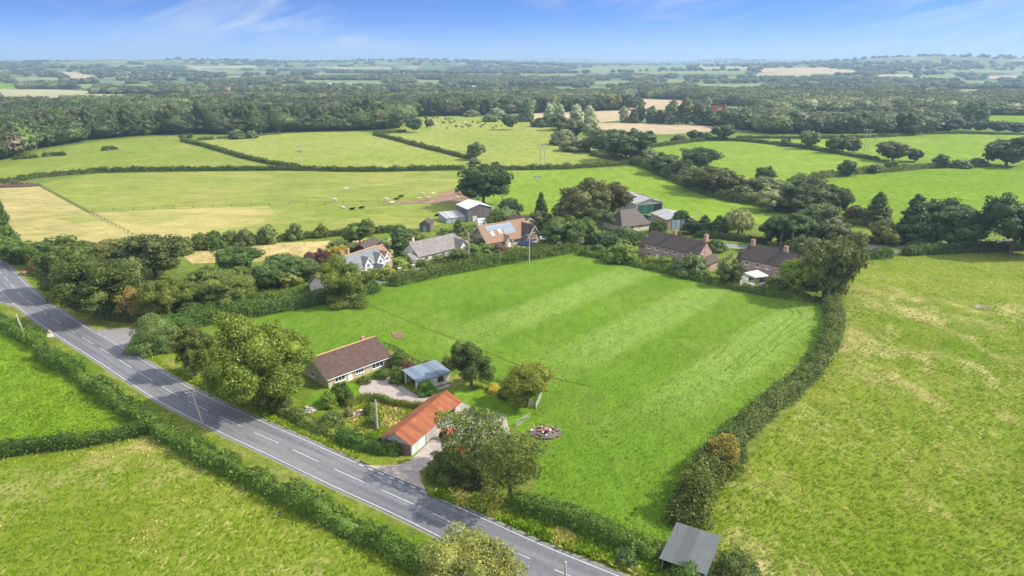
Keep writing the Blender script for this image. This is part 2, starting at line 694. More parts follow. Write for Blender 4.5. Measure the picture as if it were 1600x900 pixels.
def tree_proto(kind, lod, k):
    """shared meshes; lod 0 near, 1 middle, 2 far"""
    key = (kind, lod, k)
    if key not in CROWN_PROTO:
        rng = np.random.default_rng(abs(hash((kind, lod, k, 5).__repr__().encode())) % 99991 if False else (sum(map(ord, kind)) * 31 + lod * 7 + k))
        W, Hh = {'poplar': (6, 15), 'conifer': (7, 14), 'pine': (10, 16), 'bush': (6, 5), 'weep': (12, 12)}.get(kind, (12, 12))
        leaf = {0: 0.34, 1: 0.55, 2: 0.95}[lod]
        V, Q, T = crown_geo(kind, W, Hh, leaf, rng, dens={0: 1.0, 1: 1.0, 2: .95}[lod], lobes={0: 6, 1: 4, 2: 3}[lod], jit={0: .5, 1: .42, 2: .3}[lod], core={0: .62, 1: .7, 2: .8}[lod])
        cm = np_mesh(kind + '_crown', V, Q, M['leaf' if lod == 0 else 'leaf_mid'], tris=T)
        tm = None
        if kind != 'bush':
            t = trunk_mb(kind, W, Hh, rng).build('trunk', M['bark'])
            tm = t.data
            bpy.data.objects.remove(t)
        CROWN_PROTO[key] = (cm, tm, W, Hh)
    return CROWN_PROTO[key]


def vary(c, rng, k=0.12):
    f = 1 + rng.normal() * k
    return (max(.005, c[0] * f * (1 + rng.normal() * k * .6)), max(.005, c[1] * f), max(.004, c[2] * f * (1 + rng.normal() * k * .5)), 1.0)


TREE_COUNT = [0]


def tree(name, kind, px, py, wpx, hpx, col, label, group=None, unique_leaf=None, seed=None, cat=None, cvar=0.08, ratio=None, dens=1.3):
    """a tree whose foot the photograph shows at (px,py) and that is wpx wide and hpx high there"""
    g = G(px, py)
    D = math.hypot(g.x, g.y)
    depth = g.y * math.cos(TH) + (H - g.z) * math.sin(TH)
    W = wpx * depth / F
    dep = math.atan2(H, D)
    Hh = hpx * depth / F / max(.5, math.cos(dep * 0.9))
    if kind not in ('poplar', 'conifer'):
        Hh = max(0.45 * W, Hh - W * 0.25 * math.sin(dep))     # part of the height seen is the top's own depth
    return tree_at(name, kind, g, W, Hh, col, label, group, unique_leaf, seed, cat, cvar, D, dens)


def tree_at(name, kind, g, W, Hh, col, label, group=None, unique_leaf=None, seed=None, cat=None, cvar=0.08, D=None, dens=1.3):
    TREE_COUNT[0] += 1
    seed = TREE_COUNT[0] if seed is None else seed
    rng = np.random.default_rng(1000 + seed)
    D = D if D is not None else math.hypot(g[0], g[1])
    cat = cat or ('bush' if kind == 'bush' else 'tree')
    rz = rng.uniform(0, 2 * PI)
    colour = vary(col, rng, cvar)
    if unique_leaf:
        V, Q, T = crown_geo(kind, W, Hh, unique_leaf, rng, dens * .8, lobes=7)
        cm = np_mesh('crown', V, Q, M['leaf'], tris=T)
        tm, W0, H0 = None, W, Hh
        if kind != 'bush':
            t = trunk_mb(kind, W, Hh, rng).build('trunk', M['bark'])
            tm = t.data
            bpy.data.objects.remove(t)
    else:
        lod = 0 if D < 190 else (1 if D < 420 else 2)
        cm, tm, W0, H0 = tree_proto(kind, lod, seed % (2 if lod < 2 else 3))
    s = (W / W0, W / W0, Hh / H0)
    if tm is None or D > 620:
        o = bpy.data.objects.new(name, cm)
        o.location = g
        o.rotation_euler = (0, 0, rz)
        o.scale = s
        o.color = colour
        link(o)
        return tag(o, label, cat, group)
    root = empty(name, g, rz, label, cat, group)
    root.scale = s
    c = bpy.data.objects.new('crown', cm)
    c.color = colour
    link(c, root)
    link(bpy.data.objects.new('trunk', tm), root)
    return root


def hedge(name, pts, height, width, col, label, leaf=0.3, group=None, rough=0.25, seed=1, dens=1.25, step=None, world=False, cat='hedge', cvar=.08):
    """a hedge along ground points; clumps of leaves with an uneven top"""
    rng = np.random.default_rng(seed * 77 + 5)
    P = [Vector((*G2(*p), 0)) for p in pts] if not world else [Vector((p[0], p[1], 0)) for p in pts]
    # a bank of foliage: rounded box section, its surface pushed in and out by noise, leaf sprays standing off it
    Q_ = resample([Vector((p.x, p.y)) for p in P], .5)
    L = len(Q_)
    cx = np.array([q.x for q in Q_]); cy = np.array([q.y for q in Q_])
    dx = np.gradient(cx); dy = np.gradient(cy)
    ln = np.hypot(dx, dy) + 1e-9
    nx, ny = -dy / ln, dx / ln
    hw = np.array([1 + rough * 1.5 * noise.noise((q.x * .16, q.y * .16, seed * 3.1)) + rough * .8 * noise.noise((q.x * .5, q.y * .5, seed)) for q in Q_])
    ww = np.array([1 + rough * .9 * noise.noise((q.x * .2, q.y * .2, seed * 5.7 + 9)) for q in Q_])
    endk = np.minimum(np.arange(L), np.arange(L)[::-1]) * .5 / (.55 * width)
    endk = np.sqrt(np.clip(1 - (1 - np.clip(endk, 0, 1)) ** 2, .02, 1))
    hh = endk * np.clip(hw, .35, 1.7) * height * np.array([1 + .10 * noise.noise((q.x * 1.1, q.y * 1.1, seed)) for q in Q_])
    wd = endk * np.clip(ww, .5, 1.6) * width / 2

    def surf(i, a, k):
        """a: 0..pi round the section, k: fraction of full size"""
        ca, sa = np.cos(a), np.sin(a)
        e = .62
        sx = np.sign(ca) * np.abs(ca) ** e
        sz = np.abs(sa) ** e
        off = sx * wd[i] * k * (1 - .12 * sz)
        return np.stack([cx[i] + nx[i] * off, cy[i] + ny[i] * off, sz * hh[i] * k], 1), np.stack([nx[i] * ca, ny[i] * ca, sa], 1)
    per = 2 * height + width
    n = int(L * .5 * per * dens * 1.25 / (leaf * leaf * .6))
    i = rng.integers(0, L, n)
    # even spread over sides and top
    u = rng.random(n) * per
    a = np.where(u < height, u / height * .9, np.where(u > per - height, PI - (per - u) / height * .9, .9 + (u - height) / width * (PI - 1.8)))
    pos, nr0 = surf(i, a, np.ones(n))
    pos = pos + np.stack([dx[i] / ln[i], dy[i] / ln[i], np.zeros(n)], 1) * (rng.random(n)[:, None] - .5)
    lump = np.array([noise.noise((p[0] * .55, p[1] * .55, p[2] * .55 + seed)) + .7 * noise.noise((p[0] * 1.4, p[1] * 1.4, p[2] * 1.4)) for p in pos])
    push = lump * (.34 + rough * 1.15) * min(1.0, width / 3) - np.abs(rng.normal(size=n)) * .22 + (rng.random(n) < .15) * rng.random(n) ** 1.5 * 1.0 * min(1.0, width / 3)
    pos = pos + nr0 * push[:, None]
    V, Q = leaf_quads(pos, nr0, leaf * 1.15, rng, 0, .75)
    ia = np.arange(0, L, 2)
    m = 9
    aa = np.linspace(0, PI, m)
    cv = np.concatenate([surf(np.full(m, j), aa, .76)[0] for j in ia])
    cq = np.array([(j * m + k, j * m + k + 1, (j + 1) * m + k + 1, (j + 1) * m + k) for j in range(len(ia) - 1) for k in range(m - 1)])
    cv = cv + rng.normal(size=cv.shape) * .06
    T = None
    Q = np.concatenate([Q, cq + len(V)])
    V = np.concatenate([V, cv])
    V[:, 2] = np.maximum(V[:, 2], .02)
    o0 = P[len(P) // 2]
    V = V - np.array([o0.x, o0.y, 0])
    me = np_mesh(name, V, Q, M['leaf'], tris=T)
    o = bpy.data.objects.new(name, me)
    o.location = (o0.x, o0.y, 0)
    o.color = vary((col[0] * 2.0, col[1] * 1.85, col[2] * 1.1), rng, cvar)
    link(o)
    return tag(o, label, cat, group)
# ------------------------------------------------------------------ materials
M['leaf'] = mat_leaf('leaf')
M['leaf_far'] = mat_leaf('leaf_far', attr=True, trans=0.12, rv=(.82, 1.2))
M['leaf_mid'] = mat_leaf('leaf_mid', trans=0.22, rv=(.68, 1.35))
M['bark'] = mat_plain('bark', (0.12, 0.10, 0.08), 0.9, 0, .35, 4, .6)
M['paddock'] = mat_grass('paddock_grass', (0.092, 0.176, 0.011), (0.124, 0.216, 0.017), (0.19, 0.23, 0.045), .48, .62, .4, .035, 1.3,
                         (1.0, .45), math.radians(-35), .9, (math.radians(48), 105.0, 25.5, 100, 176, 41, 118, .66, (0.205, 0.290, 0.062)), con=(.64, 1.28))
M['rough'] = mat_grass('rough_meadow', (0.118, 0.180, 0.010), (0.170, 0.212, 0.022), (0.42, 0.345, 0.15), .50, .60, .7, .025, 1.0, (1, .6), .5, 1.0, None, .11, (.52, .66, .5, (1.6, .5)), (.68, 1.24))
M['rough_front'] = mat_grass('rough_front', (0.118, 0.182, 0.010), (0.180, 0.216, 0.022), (0.44, 0.35, 0.155), .49, .61, .65, .03, 1.2, (.8, 1.1), .4, 1.0, None, .13, (.53, .66, .6, (1.5, .6)), (.66, 1.26))
M['bright'] = mat_grass('bright_grass', (0.120, 0.205, 0.010), (0.160, 0.245, 0.018), (0.24, 0.25, 0.04), .5, .7, .4, .03, 1.1, (1, .6), .7, .8)
M['verge'] = mat_grass('verge_grass', (0.085, 0.155, 0.008), (0.150, 0.195, 0.016), (0.34, 0.28, 0.09), .46, .62, .55, .06, 1.6, (1, 1), 0, 1.0, None, .25)
M['garden'] = mat_grass('garden_grass', (0.095, 0.160, 0.012), (0.15, 0.18, 0.022), (0.30, 0.24, 0.09), .46, .65, .5, .08, 1.2)
M['lawn'] = mat_grass('lawn_grass', (0.095, 0.190, 0.010), (0.13, 0.225, 0.014), (0.2, .23, .04), .5, .7, .3, .08, 1.4)
M['pasture'] = mat_grass('pasture_grass', (0.150, 0.205, 0.022), (0.190, 0.240, 0.036), (0.28, 0.265, 0.08), .45, .65, .5, .012, .5, (1, .5), .2, .8, None, .04, None, (.55, 1.35))
M['pasture_pale'] = mat_grass('pale_pasture', (0.200, 0.250, 0.036), (0.240, 0.275, 0.052), (0.32, 0.30, 0.10), .45, .65, .5, .010, .5, (1, .5), .3, .8, None, .035, None, (.55, 1.35))
M['pasture_green'] = mat_grass('green_pasture', (0.145, 0.230, 0.016), (0.185, 0.265, 0.026), (0.25, 0.285, 0.06), .47, .65, .4, .012, .5, (1, .4), 0, .7, None, .03, None, (.55, 1.35))
M['hay'] = mat_grass('hay_field', (0.255, 0.250, 0.072), (0.335, 0.29, 0.105), (0.47, 0.36, 0.16), .44, .60, .8, .02, .7, (.5, 1.2), -.75, .9, None, .06, (.5, .66, .6, (.4, 1.2)), (.6, 1.3))
M['hay_pale'] = mat_grass('yellowing_hay', (0.170, 0.220, 0.034), (0.235, 0.252, 0.052), (0.42, 0.345, 0.13), .36, .52, .85, .03, .7, (.5, 1.2), -.75, .9, None, .05, None, (.6, 1.3), (-55, -118, .30))
M['hay_green'] = mat_grass('cut_hay_field', (0.165, 0.220, 0.032), (0.225, 0.250, 0.048), (0.36, 0.32, 0.10), .46, .66, .6, .015, .6, (.5, 1.2), -.75, .9, None, .05, None, (.55, 1.35))
M['straw'] = mat_grass('dry_grass', (0.36, 0.29, 0.11), (0.46, 0.35, 0.155), (0.17, 0.20, 0.04), .50, .64, .7, .05, .8, (1, .5), .1, .9)
M['stubble'] = mat_grass('stubble', (0.37, 0.29, 0.175), (0.44, 0.335, 0.21), (0.32, 0.29, 0.13), .48, .65, .6, .01, .3, (1, .3), 0, .5, None, .03, None, (.7, 1.25))
M['far_pale'] = mat_grass('far_pale', (0.30, 0.30, 0.145), (0.37, 0.335, 0.185), (0.40, .34, .2), .5, .7, .4, .004, .1, con=(.8, 1.15))
M['far_green'] = mat_grass('far_green', (0.155, 0.205, 0.06), (0.20, 0.24, 0.08), (0.27, .25, .10), .5, .7, .4, .004, .1, con=(.8, 1.15))
M['mud'] = mat_grass('bare_earth', (0.20, 0.13, 0.08), (0.30, 0.20, 0.13), (0.15, .16, .05), .5, .75, .6, .1, 1.2)
M['gravel'] = mat_plain('gravel', (0.34, 0.285, 0.25), .95, 0, .22, 1.2, .7)
M['yard'] = mat_plain('yard_track', (0.34, 0.285, 0.245), .95, 0, .38, .6, .8)
M['wood'] = mat_plain('weathered_wood', (0.20, 0.17, 0.14), .85, 0, .3, 3, .4)
M['polewood'] = mat_plain('pole_wood', (0.44, 0.40, 0.35), .85, 0, .25, 3, .3)
M['greywood'] = mat_plain('grey_boards', (0.36, 0.34, 0.31), .85, 0, .25, 3, .4)
M['darkwood'] = mat_plain('dark_boards', (0.06, 0.045, 0.04), .85, 0, .3, 3, .4)
M['white'] = mat_plain('white_paint', (0.78, 0.78, 0.76), .5, 0, .05, 2, .05)
M['cream'] = mat_plain('pale_render', (0.62, 0.58, 0.50), .85, 0, .1, 1.5, .3)
M['whitewash'] = mat_plain('whitewash', (0.74, 0.71, 0.67), .8, 0, .08, 1.5, .2)
M['metal'] = mat_plain('galvanised', (0.45, 0.47, 0.48), .45, .6, .12, 2, .1)
M['black'] = mat_plain('black_rubber', (0.02, 0.02, 0.02), .8, 0, .2, 3, .1)
M['dark'] = mat_plain('shade_and_char_black', (0.03, 0.028, 0.025), .95, 0, .2, 3, .1)  # near-black: painted shade inside openings, also burnt bits of the bonfire heap
M['glass'] = mat_glass('window_glass')
M['carglass'] = mat_glass('car_glass', (.05, .06, .07))
M['stone'] = mat_tiles('stone_wall', (0.54, 0.43, 0.25), (0.45, 0.36, 0.20), (0.40, 0.36, 0.28), .45, .2, .9, (0.3, .27, .2), .3, .5)
M['brick'] = mat_tiles('red_brick', (0.46, 0.275, 0.21), (0.37, 0.21, 0.16), (0.44, 0.38, 0.33), .225, .075, .9, (0.2, .14, .11), .4, .4)
M['brick_buff'] = mat_tiles('buff_brick', (0.42, 0.29, 0.18), (0.34, 0.22, 0.13), (0.42, 0.37, 0.3), .225, .075, .9, (0.25, .18, .12), .3, .4)
M['tile_brown'] = mat_tiles('brown_roof_tiles', (0.128, 0.075, 0.058), (0.084, 0.049, 0.040), (0.045, 0.03, 0.027), .36, .33, .85, (0.17, .125, .085), .35)
M['tile_orange'] = mat_tiles('orange_roof_tiles', (0.34, 0.20, 0.12), (0.27, 0.15, 0.09), (0.14, 0.085, 0.055), .3, .3, .85, (0.30, .24, .15), .4)
M['tile_dark'] = mat_tiles('dark_roof_tiles', (0.118, 0.084, 0.070), (0.084, 0.061, 0.052), (0.037, 0.03, 0.028), .33, .33, .8, (0.13, .10, .08), .4)
M['tile_taupe'] = mat_tiles('weathered_brown_tiles', (0.155, 0.125, 0.105), (0.12, 0.096, 0.082), (0.06, 0.05, 0.045), .35, .3, .85, (0.2, .17, .14), .4)
M['tile_grey'] = mat_tiles('grey_stone_tiles', (0.27, 0.235, 0.215), (0.20, 0.175, 0.165), (0.10, 0.09, 0.085), .35, .3, .85, (0.36, .33, .28), .5)
M['slate'] = mat_tiles('slate_roof', (0.20, 0.205, 0.215), (0.155, 0.16, 0.17), (0.085, 0.085, 0.09), .3, .25, .55, (0.28, .28, .27), .4)
M['ridge'] = mat_plain('lichen_ridge', (0.46, 0.28, 0.12), .9, 0, .35, 3, .3)
M['rust'] = mat_sheet('rusty_iron_sheets', (0.265, 0.084, 0.031), (0.20, 0.058, 0.024), (0.34, 0.155, 0.072), .16, .75, 0, .85, .6)
M['bluefelt'] = mat_sheet('blue_grey_felt', (0.125, 0.165, 0.205), (0.155, 0.195, 0.235), (0.21, 0.245, 0.275), 1.1, .6, 0, 1.1, .4)
M['greysheet'] = mat_sheet('grey_corrugated_sheet', (0.102, 0.110, 0.102), (0.076, 0.088, 0.088), (0.115, 0.124, 0.116), .18, .6, 0, 1.6, .5)
M['whitesheet'] = mat_sheet('white_corrugated_sheet', (0.66, 0.66, 0.64), (0.55, 0.55, 0.53), (0.48, 0.48, 0.45), .2, .6, 0, 1.0, .4)
M['asbestos'] = mat_sheet('fibre_cement_sheet', (0.36, 0.35, 0.335), (0.29, 0.28, 0.27), (0.42, 0.40, 0.35), .2, .85, 0, 1.1, .5)
M['greensheet'] = mat_sheet('green_sheet_door', (0.03, 0.115, 0.085), (0.028, 0.10, 0.075), (0.05, .13, .105), .3, .6, 0, 1.2, .3)
M['bluewall'] = mat_sheet('pale_blue_boards', (0.30, 0.38, 0.42), (0.26, 0.33, 0.37), (0.35, .4, .42), .3, .7, 0, 1.0, .3)
M['greywall'] = mat_sheet('brown_grey_boards', (0.17, 0.15, 0.14), (0.14, 0.125, 0.118), (0.2, .18, .16), .3, .8, 0, 1.0, .3)
M['mintboards'] = mat_sheet('pale_green_boards', (0.50, 0.56, 0.50), (0.46, 0.51, 0.46), (0.56, .57, .52), .35, .8, 0, 1.0, .4)
M['greyboards'] = mat_sheet('pale_grey_boards', (0.44, 0.42, 0.38), (0.38, 0.36, 0.32), (0.33, .30, .26), .3, .85, 0, 1.0, .4)
M['rustyboards'] = mat_sheet('rusty_sheets_and_boards', (0.17, 0.11, 0.085), (0.12, 0.075, 0.06), (0.26, .22, .2), .35, .85, 0, .7, .5)
M['darkboards'] = mat_sheet('dark_stained_boards', (0.085, 0.05, 0.042), (0.065, 0.04, 0.034), (0.11, .075, .06), .3, .85, 0, 1.0, .3)
M['solar'] = mat_tiles('solar_cells', (0.20, 0.25, 0.31), (0.17, 0.22, 0.28), (0.33, 0.36, 0.39), 1.0, 1.6, .25, (.2, .25, .3), .1, .05)
M['solar_dark'] = mat_tiles('dark_solar_cells', (0.025, 0.03, 0.05), (0.03, 0.035, 0.055), (0.12, 0.13, 0.15), 1.0, 1.6, .25, (.03, .03, .05), .1, .05)
M['terracotta'] = mat_plain('terracotta', (0.42, 0.17, 0.09), .85, 0, .25, 3, .2)


# ------------------------------------------------------------------ land
def sheet(name, pts, mat, z=0.02, world=False, kind='structure', smooth=0):
    """flat sheet lying on level ground, outline given where the photograph shows it"""
    P = [Vector(G2(*p)) for p in pts] if not world else [Vector(p) for p in pts]
    if smooth:
        P = spline(P, smooth, closed=True)
    bm = bmesh.new()
    f = bm.faces.new([bm.verts.new((p[0], p[1], z)) for p in P])
    bmesh.ops.triangulate(bm, faces=[f])
    for fc in bm.faces:
        if fc.normal.z < 0:
            fc.normal_flip()
    me = bpy.data.meshes.new(name)
    bm.to_mesh(me)
    bm.free()
    me.materials.append(mat)
    o = link(bpy.data.objects.new(name, me))
    return tag(o, kind=kind)


def draped(name, pts, mat, lift):
    """far field that follows the hills"""
    P = [G(*p) for p in pts]
    bm = bmesh.new()
    f = bm.faces.new([bm.verts.new((p.x, p.y, 0)) for p in P])
    bmesh.ops.triangulate(bm, faces=[f])
    for _ in range(4):
        bmesh.ops.subdivide_edges(bm, edges=[e for e in bm.edges if e.calc_length() > 60], cuts=1, use_grid_fill=True)
        bmesh.ops.triangulate(bm, faces=[q for q in bm.faces if len(q.verts) > 3])
    for v in bm.verts:
        v.co.z = hill(v.co.x, v.co.y) + lift
    for fc in bm.faces:
        if fc.normal.z < 0:
            fc.normal_flip()
    me = bpy.data.meshes.new(name)
    bm.to_mesh(me)
    bm.free()
    me.materials.append(mat)
    return tag(link(bpy.data.objects.new(name, me)), kind='structure')


def spline(P, n=6, closed=False):
    P = [Vector(p) for p in P]
    out = []
    m = len(P)
    rng = range(m) if closed else range(m - 1)
    for i in rng:
        p0 = P[(i - 1) % m] if closed or i > 0 else P[i] * 2 - P[i + 1]
        p1, p2 = P[i], P[(i + 1) % m]
        p3 = P[(i + 2) % m] if closed or i + 2 < m else p2 * 2 - p1
        for k in range(n):
            t = k / n
            out.append(0.5 * (2 * p1 + (p2 - p0) * t + (2 * p0 - 5 * p1 + 4 * p2 - p3) * t * t + (3 * p1 - p0 - 3 * p2 + p3) * t ** 3))
    if not closed:
        out.append(P[-1])
    return out


def resample(P, step):
    out = [P[0]]
    acc = 0.0
    for a, b in zip(P[:-1], P[1:]):
        L = (b - a).length
        d = step - acc
        while d <= L:
            out.append(a.lerp(b, d / L))
            d += step
        acc = L - (d - step)
    return out


def offset(P, off):
    """offset in plan, + is left of travel"""
    out = []
    for i, p in enumerate(P):
        d = (P[min(i + 1, len(P) - 1)] - P[max(i - 1, 0)])
        d = Vector((d.x, d.y)).normalized()
        out.append(Vector((p.x - d.y * off, p.y + d.x * off)))
    return out


def ribbon(name, P, o0, o1, mat, z, parent=None, kind='structure', skip=None, u0=None):
    """strip between two offsets of a path; UV = (across, along) in metres"""
    A, B = offset(P, o0), offset(P, o1)
    m = MB()
    s = 0.0
    for i in range(len(P) - 1):
        L = (P[i + 1] - P[i]).length
        if not (skip and skip(s)):
            m.face([(A[i].x, A[i].y, z), (B[i].x, B[i].y, z), (B[i + 1].x, B[i + 1].y, z), (A[i + 1].x, A[i + 1].y, z)],
                   [(o0, s), (o1, s), (o1, s + L), (o0, s + L)])
        s += L
    o = m.build(name, mat, parent)
    for p in o.data.polygons:
        pass
    if kind and parent is None:
        tag(o, kind=kind)
    return o


def ground_sheet():
    """ONE sheet of land from under the camera to the horizon"""
    rs = [0, 25, 50, 90, 150, 230, 340, 480, 650, 850, 1050, 1300, 1550, 1800]
    r = 1800.0
    while r < 14500:
        r *= 1.045
        rs.append(r)
    na = 288
    V, Fq, T = [(0, 0, 0)], [], []
    for ri in rs[1:]:
        for k in range(na):
            a = 2 * PI * k / na
            x, y = math.sin(a) * ri, math.cos(a) * ri
            V.append((x, y, hill(x, y)))
    for k in range(na):
        T.append((0, 1 + (k + 1) % na, 1 + k))
    for i in range(len(rs) - 2):
        for k in range(na):
            a = 1 + i * na + k
            b = 1 + i * na + (k + 1) % na
            Fq.append((a, b, b + na, a + na))
    m, nt, out = new_mat('open_country')
    n = N(nt)
    co = n.coord()
    big = n.noise(co, .01, 5)
    fin = n.noise(co, .5, 6, .65)
    near = n.mix(n.ramp(big, .35, .65), (0.10, 0.155, 0.014, 1), (0.155, 0.195, 0.03, 1))
    v = n('ShaderNodeMapRange', i0=fin, i1=.3, i2=.7, i3=.6, i4=1.35)
    near = n.mix(1.0, near, v.outputs[0], 'MULTIPLY')
    vo = n('ShaderNodeTexVoronoi', Vector=n.mapping(co, (1 / 300., 1 / 430., 0), .3))
    vo.inputs['Randomness'].default_value = .9
    sp = n('ShaderNodeSeparateColor', i0=vo.outputs['Color'])
    cr = n('ShaderNodeValToRGB')
    cr.color_ramp.interpolation = 'CONSTANT'
    el = cr.color_ramp.elements
    el[0].position, el[0].color = 0, (0.09, 0.135, 0.04, 1)
    el[1].position, el[1].color = .3, (0.115, 0.165, 0.05, 1)
    for pos, c in ((.5, (.07, .115, .035, 1)), (.66, (.22, .22, .10, 1)), (.76, (.14, .18, .065, 1)), (.90, (.36, .29, .17, 1)), (.95, (.10, .15, .05, 1))):
        e = el.new(pos)
        e.color = c
    n.set(cr.inputs[0], sp.outputs[0])
    far = cr.outputs[0]
    sx = n('ShaderNodeSeparateXYZ', i0=co)
    rr = n.math('SQRT', n.math('ADD', n.math('MULTIPLY', sx.outputs[0], sx.outputs[0]), n.math('MULTIPLY', sx.outputs[1], sx.outputs[1])))
    col = n.mix(n.ramp(rr, 1500, 1900), near, far)
    n.bsdf(out, col, .9, n.bump(fin, .6, .3), 0, .1)
    me = np_mesh('ground', np.array(V), np.array(Fq), m, tris=np.array(T))
    for p in me.polygons:
        p.use_smooth = True
    if me.polygons[10].normal.z < 0:
        me.flip_normals()
    tag(link(bpy.data.objects.new('ground', me)), kind='structure')


ground_sheet()
# fields, each a sheet of its own
FIELDS = [
    ('paddock', [(395, 500), (470, 470), (540, 458), (600, 447), (700, 424), (800, 404), (905, 391), (960, 402), (1030, 415), (1110, 434), (1200, 452), (1290, 470),
                 (1292, 500), (1275, 560), (1225, 620), (1180, 670), (1120, 720), (1075, 790), (1060, 850), (1000, 862), (950, 840), (890, 815), (835, 795), (838, 690), (832, 640),
                 (770, 605), (700, 576), (610, 545), (540, 560), (480, 575), (430, 550)], 'paddock'),
    ('rough_meadow', [(1335, 402), (1600, 393), (1720, 390), (2100, 900), (1500, 1100), (1080, 1000), (1095, 830), (1105, 775), (1185, 695), (1260, 615), (1318, 520), (1322, 450)], 'rough'),
    ('front_meadow', [(-150, 715), (60, 705), (170, 690), (240, 678), (320, 720), (450, 785), (600, 865), (720, 940), (800, 1150), (200, 1400), (-500, 1000)], 'rough_front'),
    ('left_meadow', [(-150, 470), (0, 510), (50, 545), (110, 582), (230, 665), (130, 690), (50, 702), (-150, 712)], 'bright'),
    ('hay_field', [(-30, 296), (58, 290), (140, 334), (215, 371), (190, 378), (30, 384), (15, 350), (-30, 330)], 'hay'),
    ('long_hay_field', [(60, 287), (150, 271), (450, 267), (700, 268), (755, 268), (735, 300), (738, 340), (655, 358), (560, 356), (420, 372), (270, 388), (215, 371)], 'hay_green'),
    ('dry_strip', [(80, 340), (160, 331), (420, 322), (440, 345), (420, 366), (270, 384), (215, 371)], 'hay_pale'),
    ('dry_grass_strip', [(282, 397), (330, 387), (420, 381), (560, 374), (640, 372), (650, 395), (560, 398), (470, 402), (400, 410), (300, 412)], 'straw'),
    ('farm_pasture', [(755, 268), (880, 266), (990, 260), (1015, 262), (1060, 290), (1110, 305), (1190, 318), (1260, 340), (1210, 352), (1100, 345), (960, 335), (800, 335), (735, 345), (735, 300)], 'pasture_green'),
    ('west_pasture', [(-40, 256), (20, 248), (75, 232), (200, 216), (290, 212), (290, 221), (380, 246), (460, 262), (250, 264), (150, 266), (60, 275), (-40, 285)], 'pasture'),
    ('middle_pasture', [(290, 220), (345, 217), (420, 210), (480, 207), (560, 205), (588, 210), (650, 228), (738, 248), (720, 264), (600, 266), (470, 262), (380, 245)], 'pasture_pale'),
    ('herd_pasture', [(588, 210), (618, 204), (640, 182), (700, 180), (790, 184), (850, 190), (880, 220), (960, 240), (1010, 252), (980, 257), (880, 262), (780, 263), (735, 262), (740, 248), (650, 228)], 'pasture_pale'),
    ('east_pasture', [(1018, 230), (1120, 219), (1200, 222), (1300, 240), (1372, 250), (1360, 268), (1300, 275), (1230, 287), (1180, 300), (1130, 290), (1060, 262)], 'pasture_green'),
    ('bright_pasture', [(1265, 295), (1330, 275), (1440, 265), (1540, 261), (1640, 258), (1700, 345), (1600, 352), (1480, 352), (1330, 350), (1300, 320)], 'bright'),
    ('far_east_pasture', [(1130, 217), (1200, 214), (1330, 214), (1480, 207), (1640, 210), (1640, 256), (1540, 256), (1440, 260), (1380, 250), (1280, 234), (1200, 220)], 'pasture_green'),
    ('stubble_field', [(930, 193), (1000, 191), (1118, 197), (1125, 206), (1040, 210), (985, 210), (930, 204)], 'stubble'),
]
for i, (nm, pts, mt) in enumerate(FIELDS):
    sheet(nm, pts, M[mt], 0.02 + 0.006 * i)

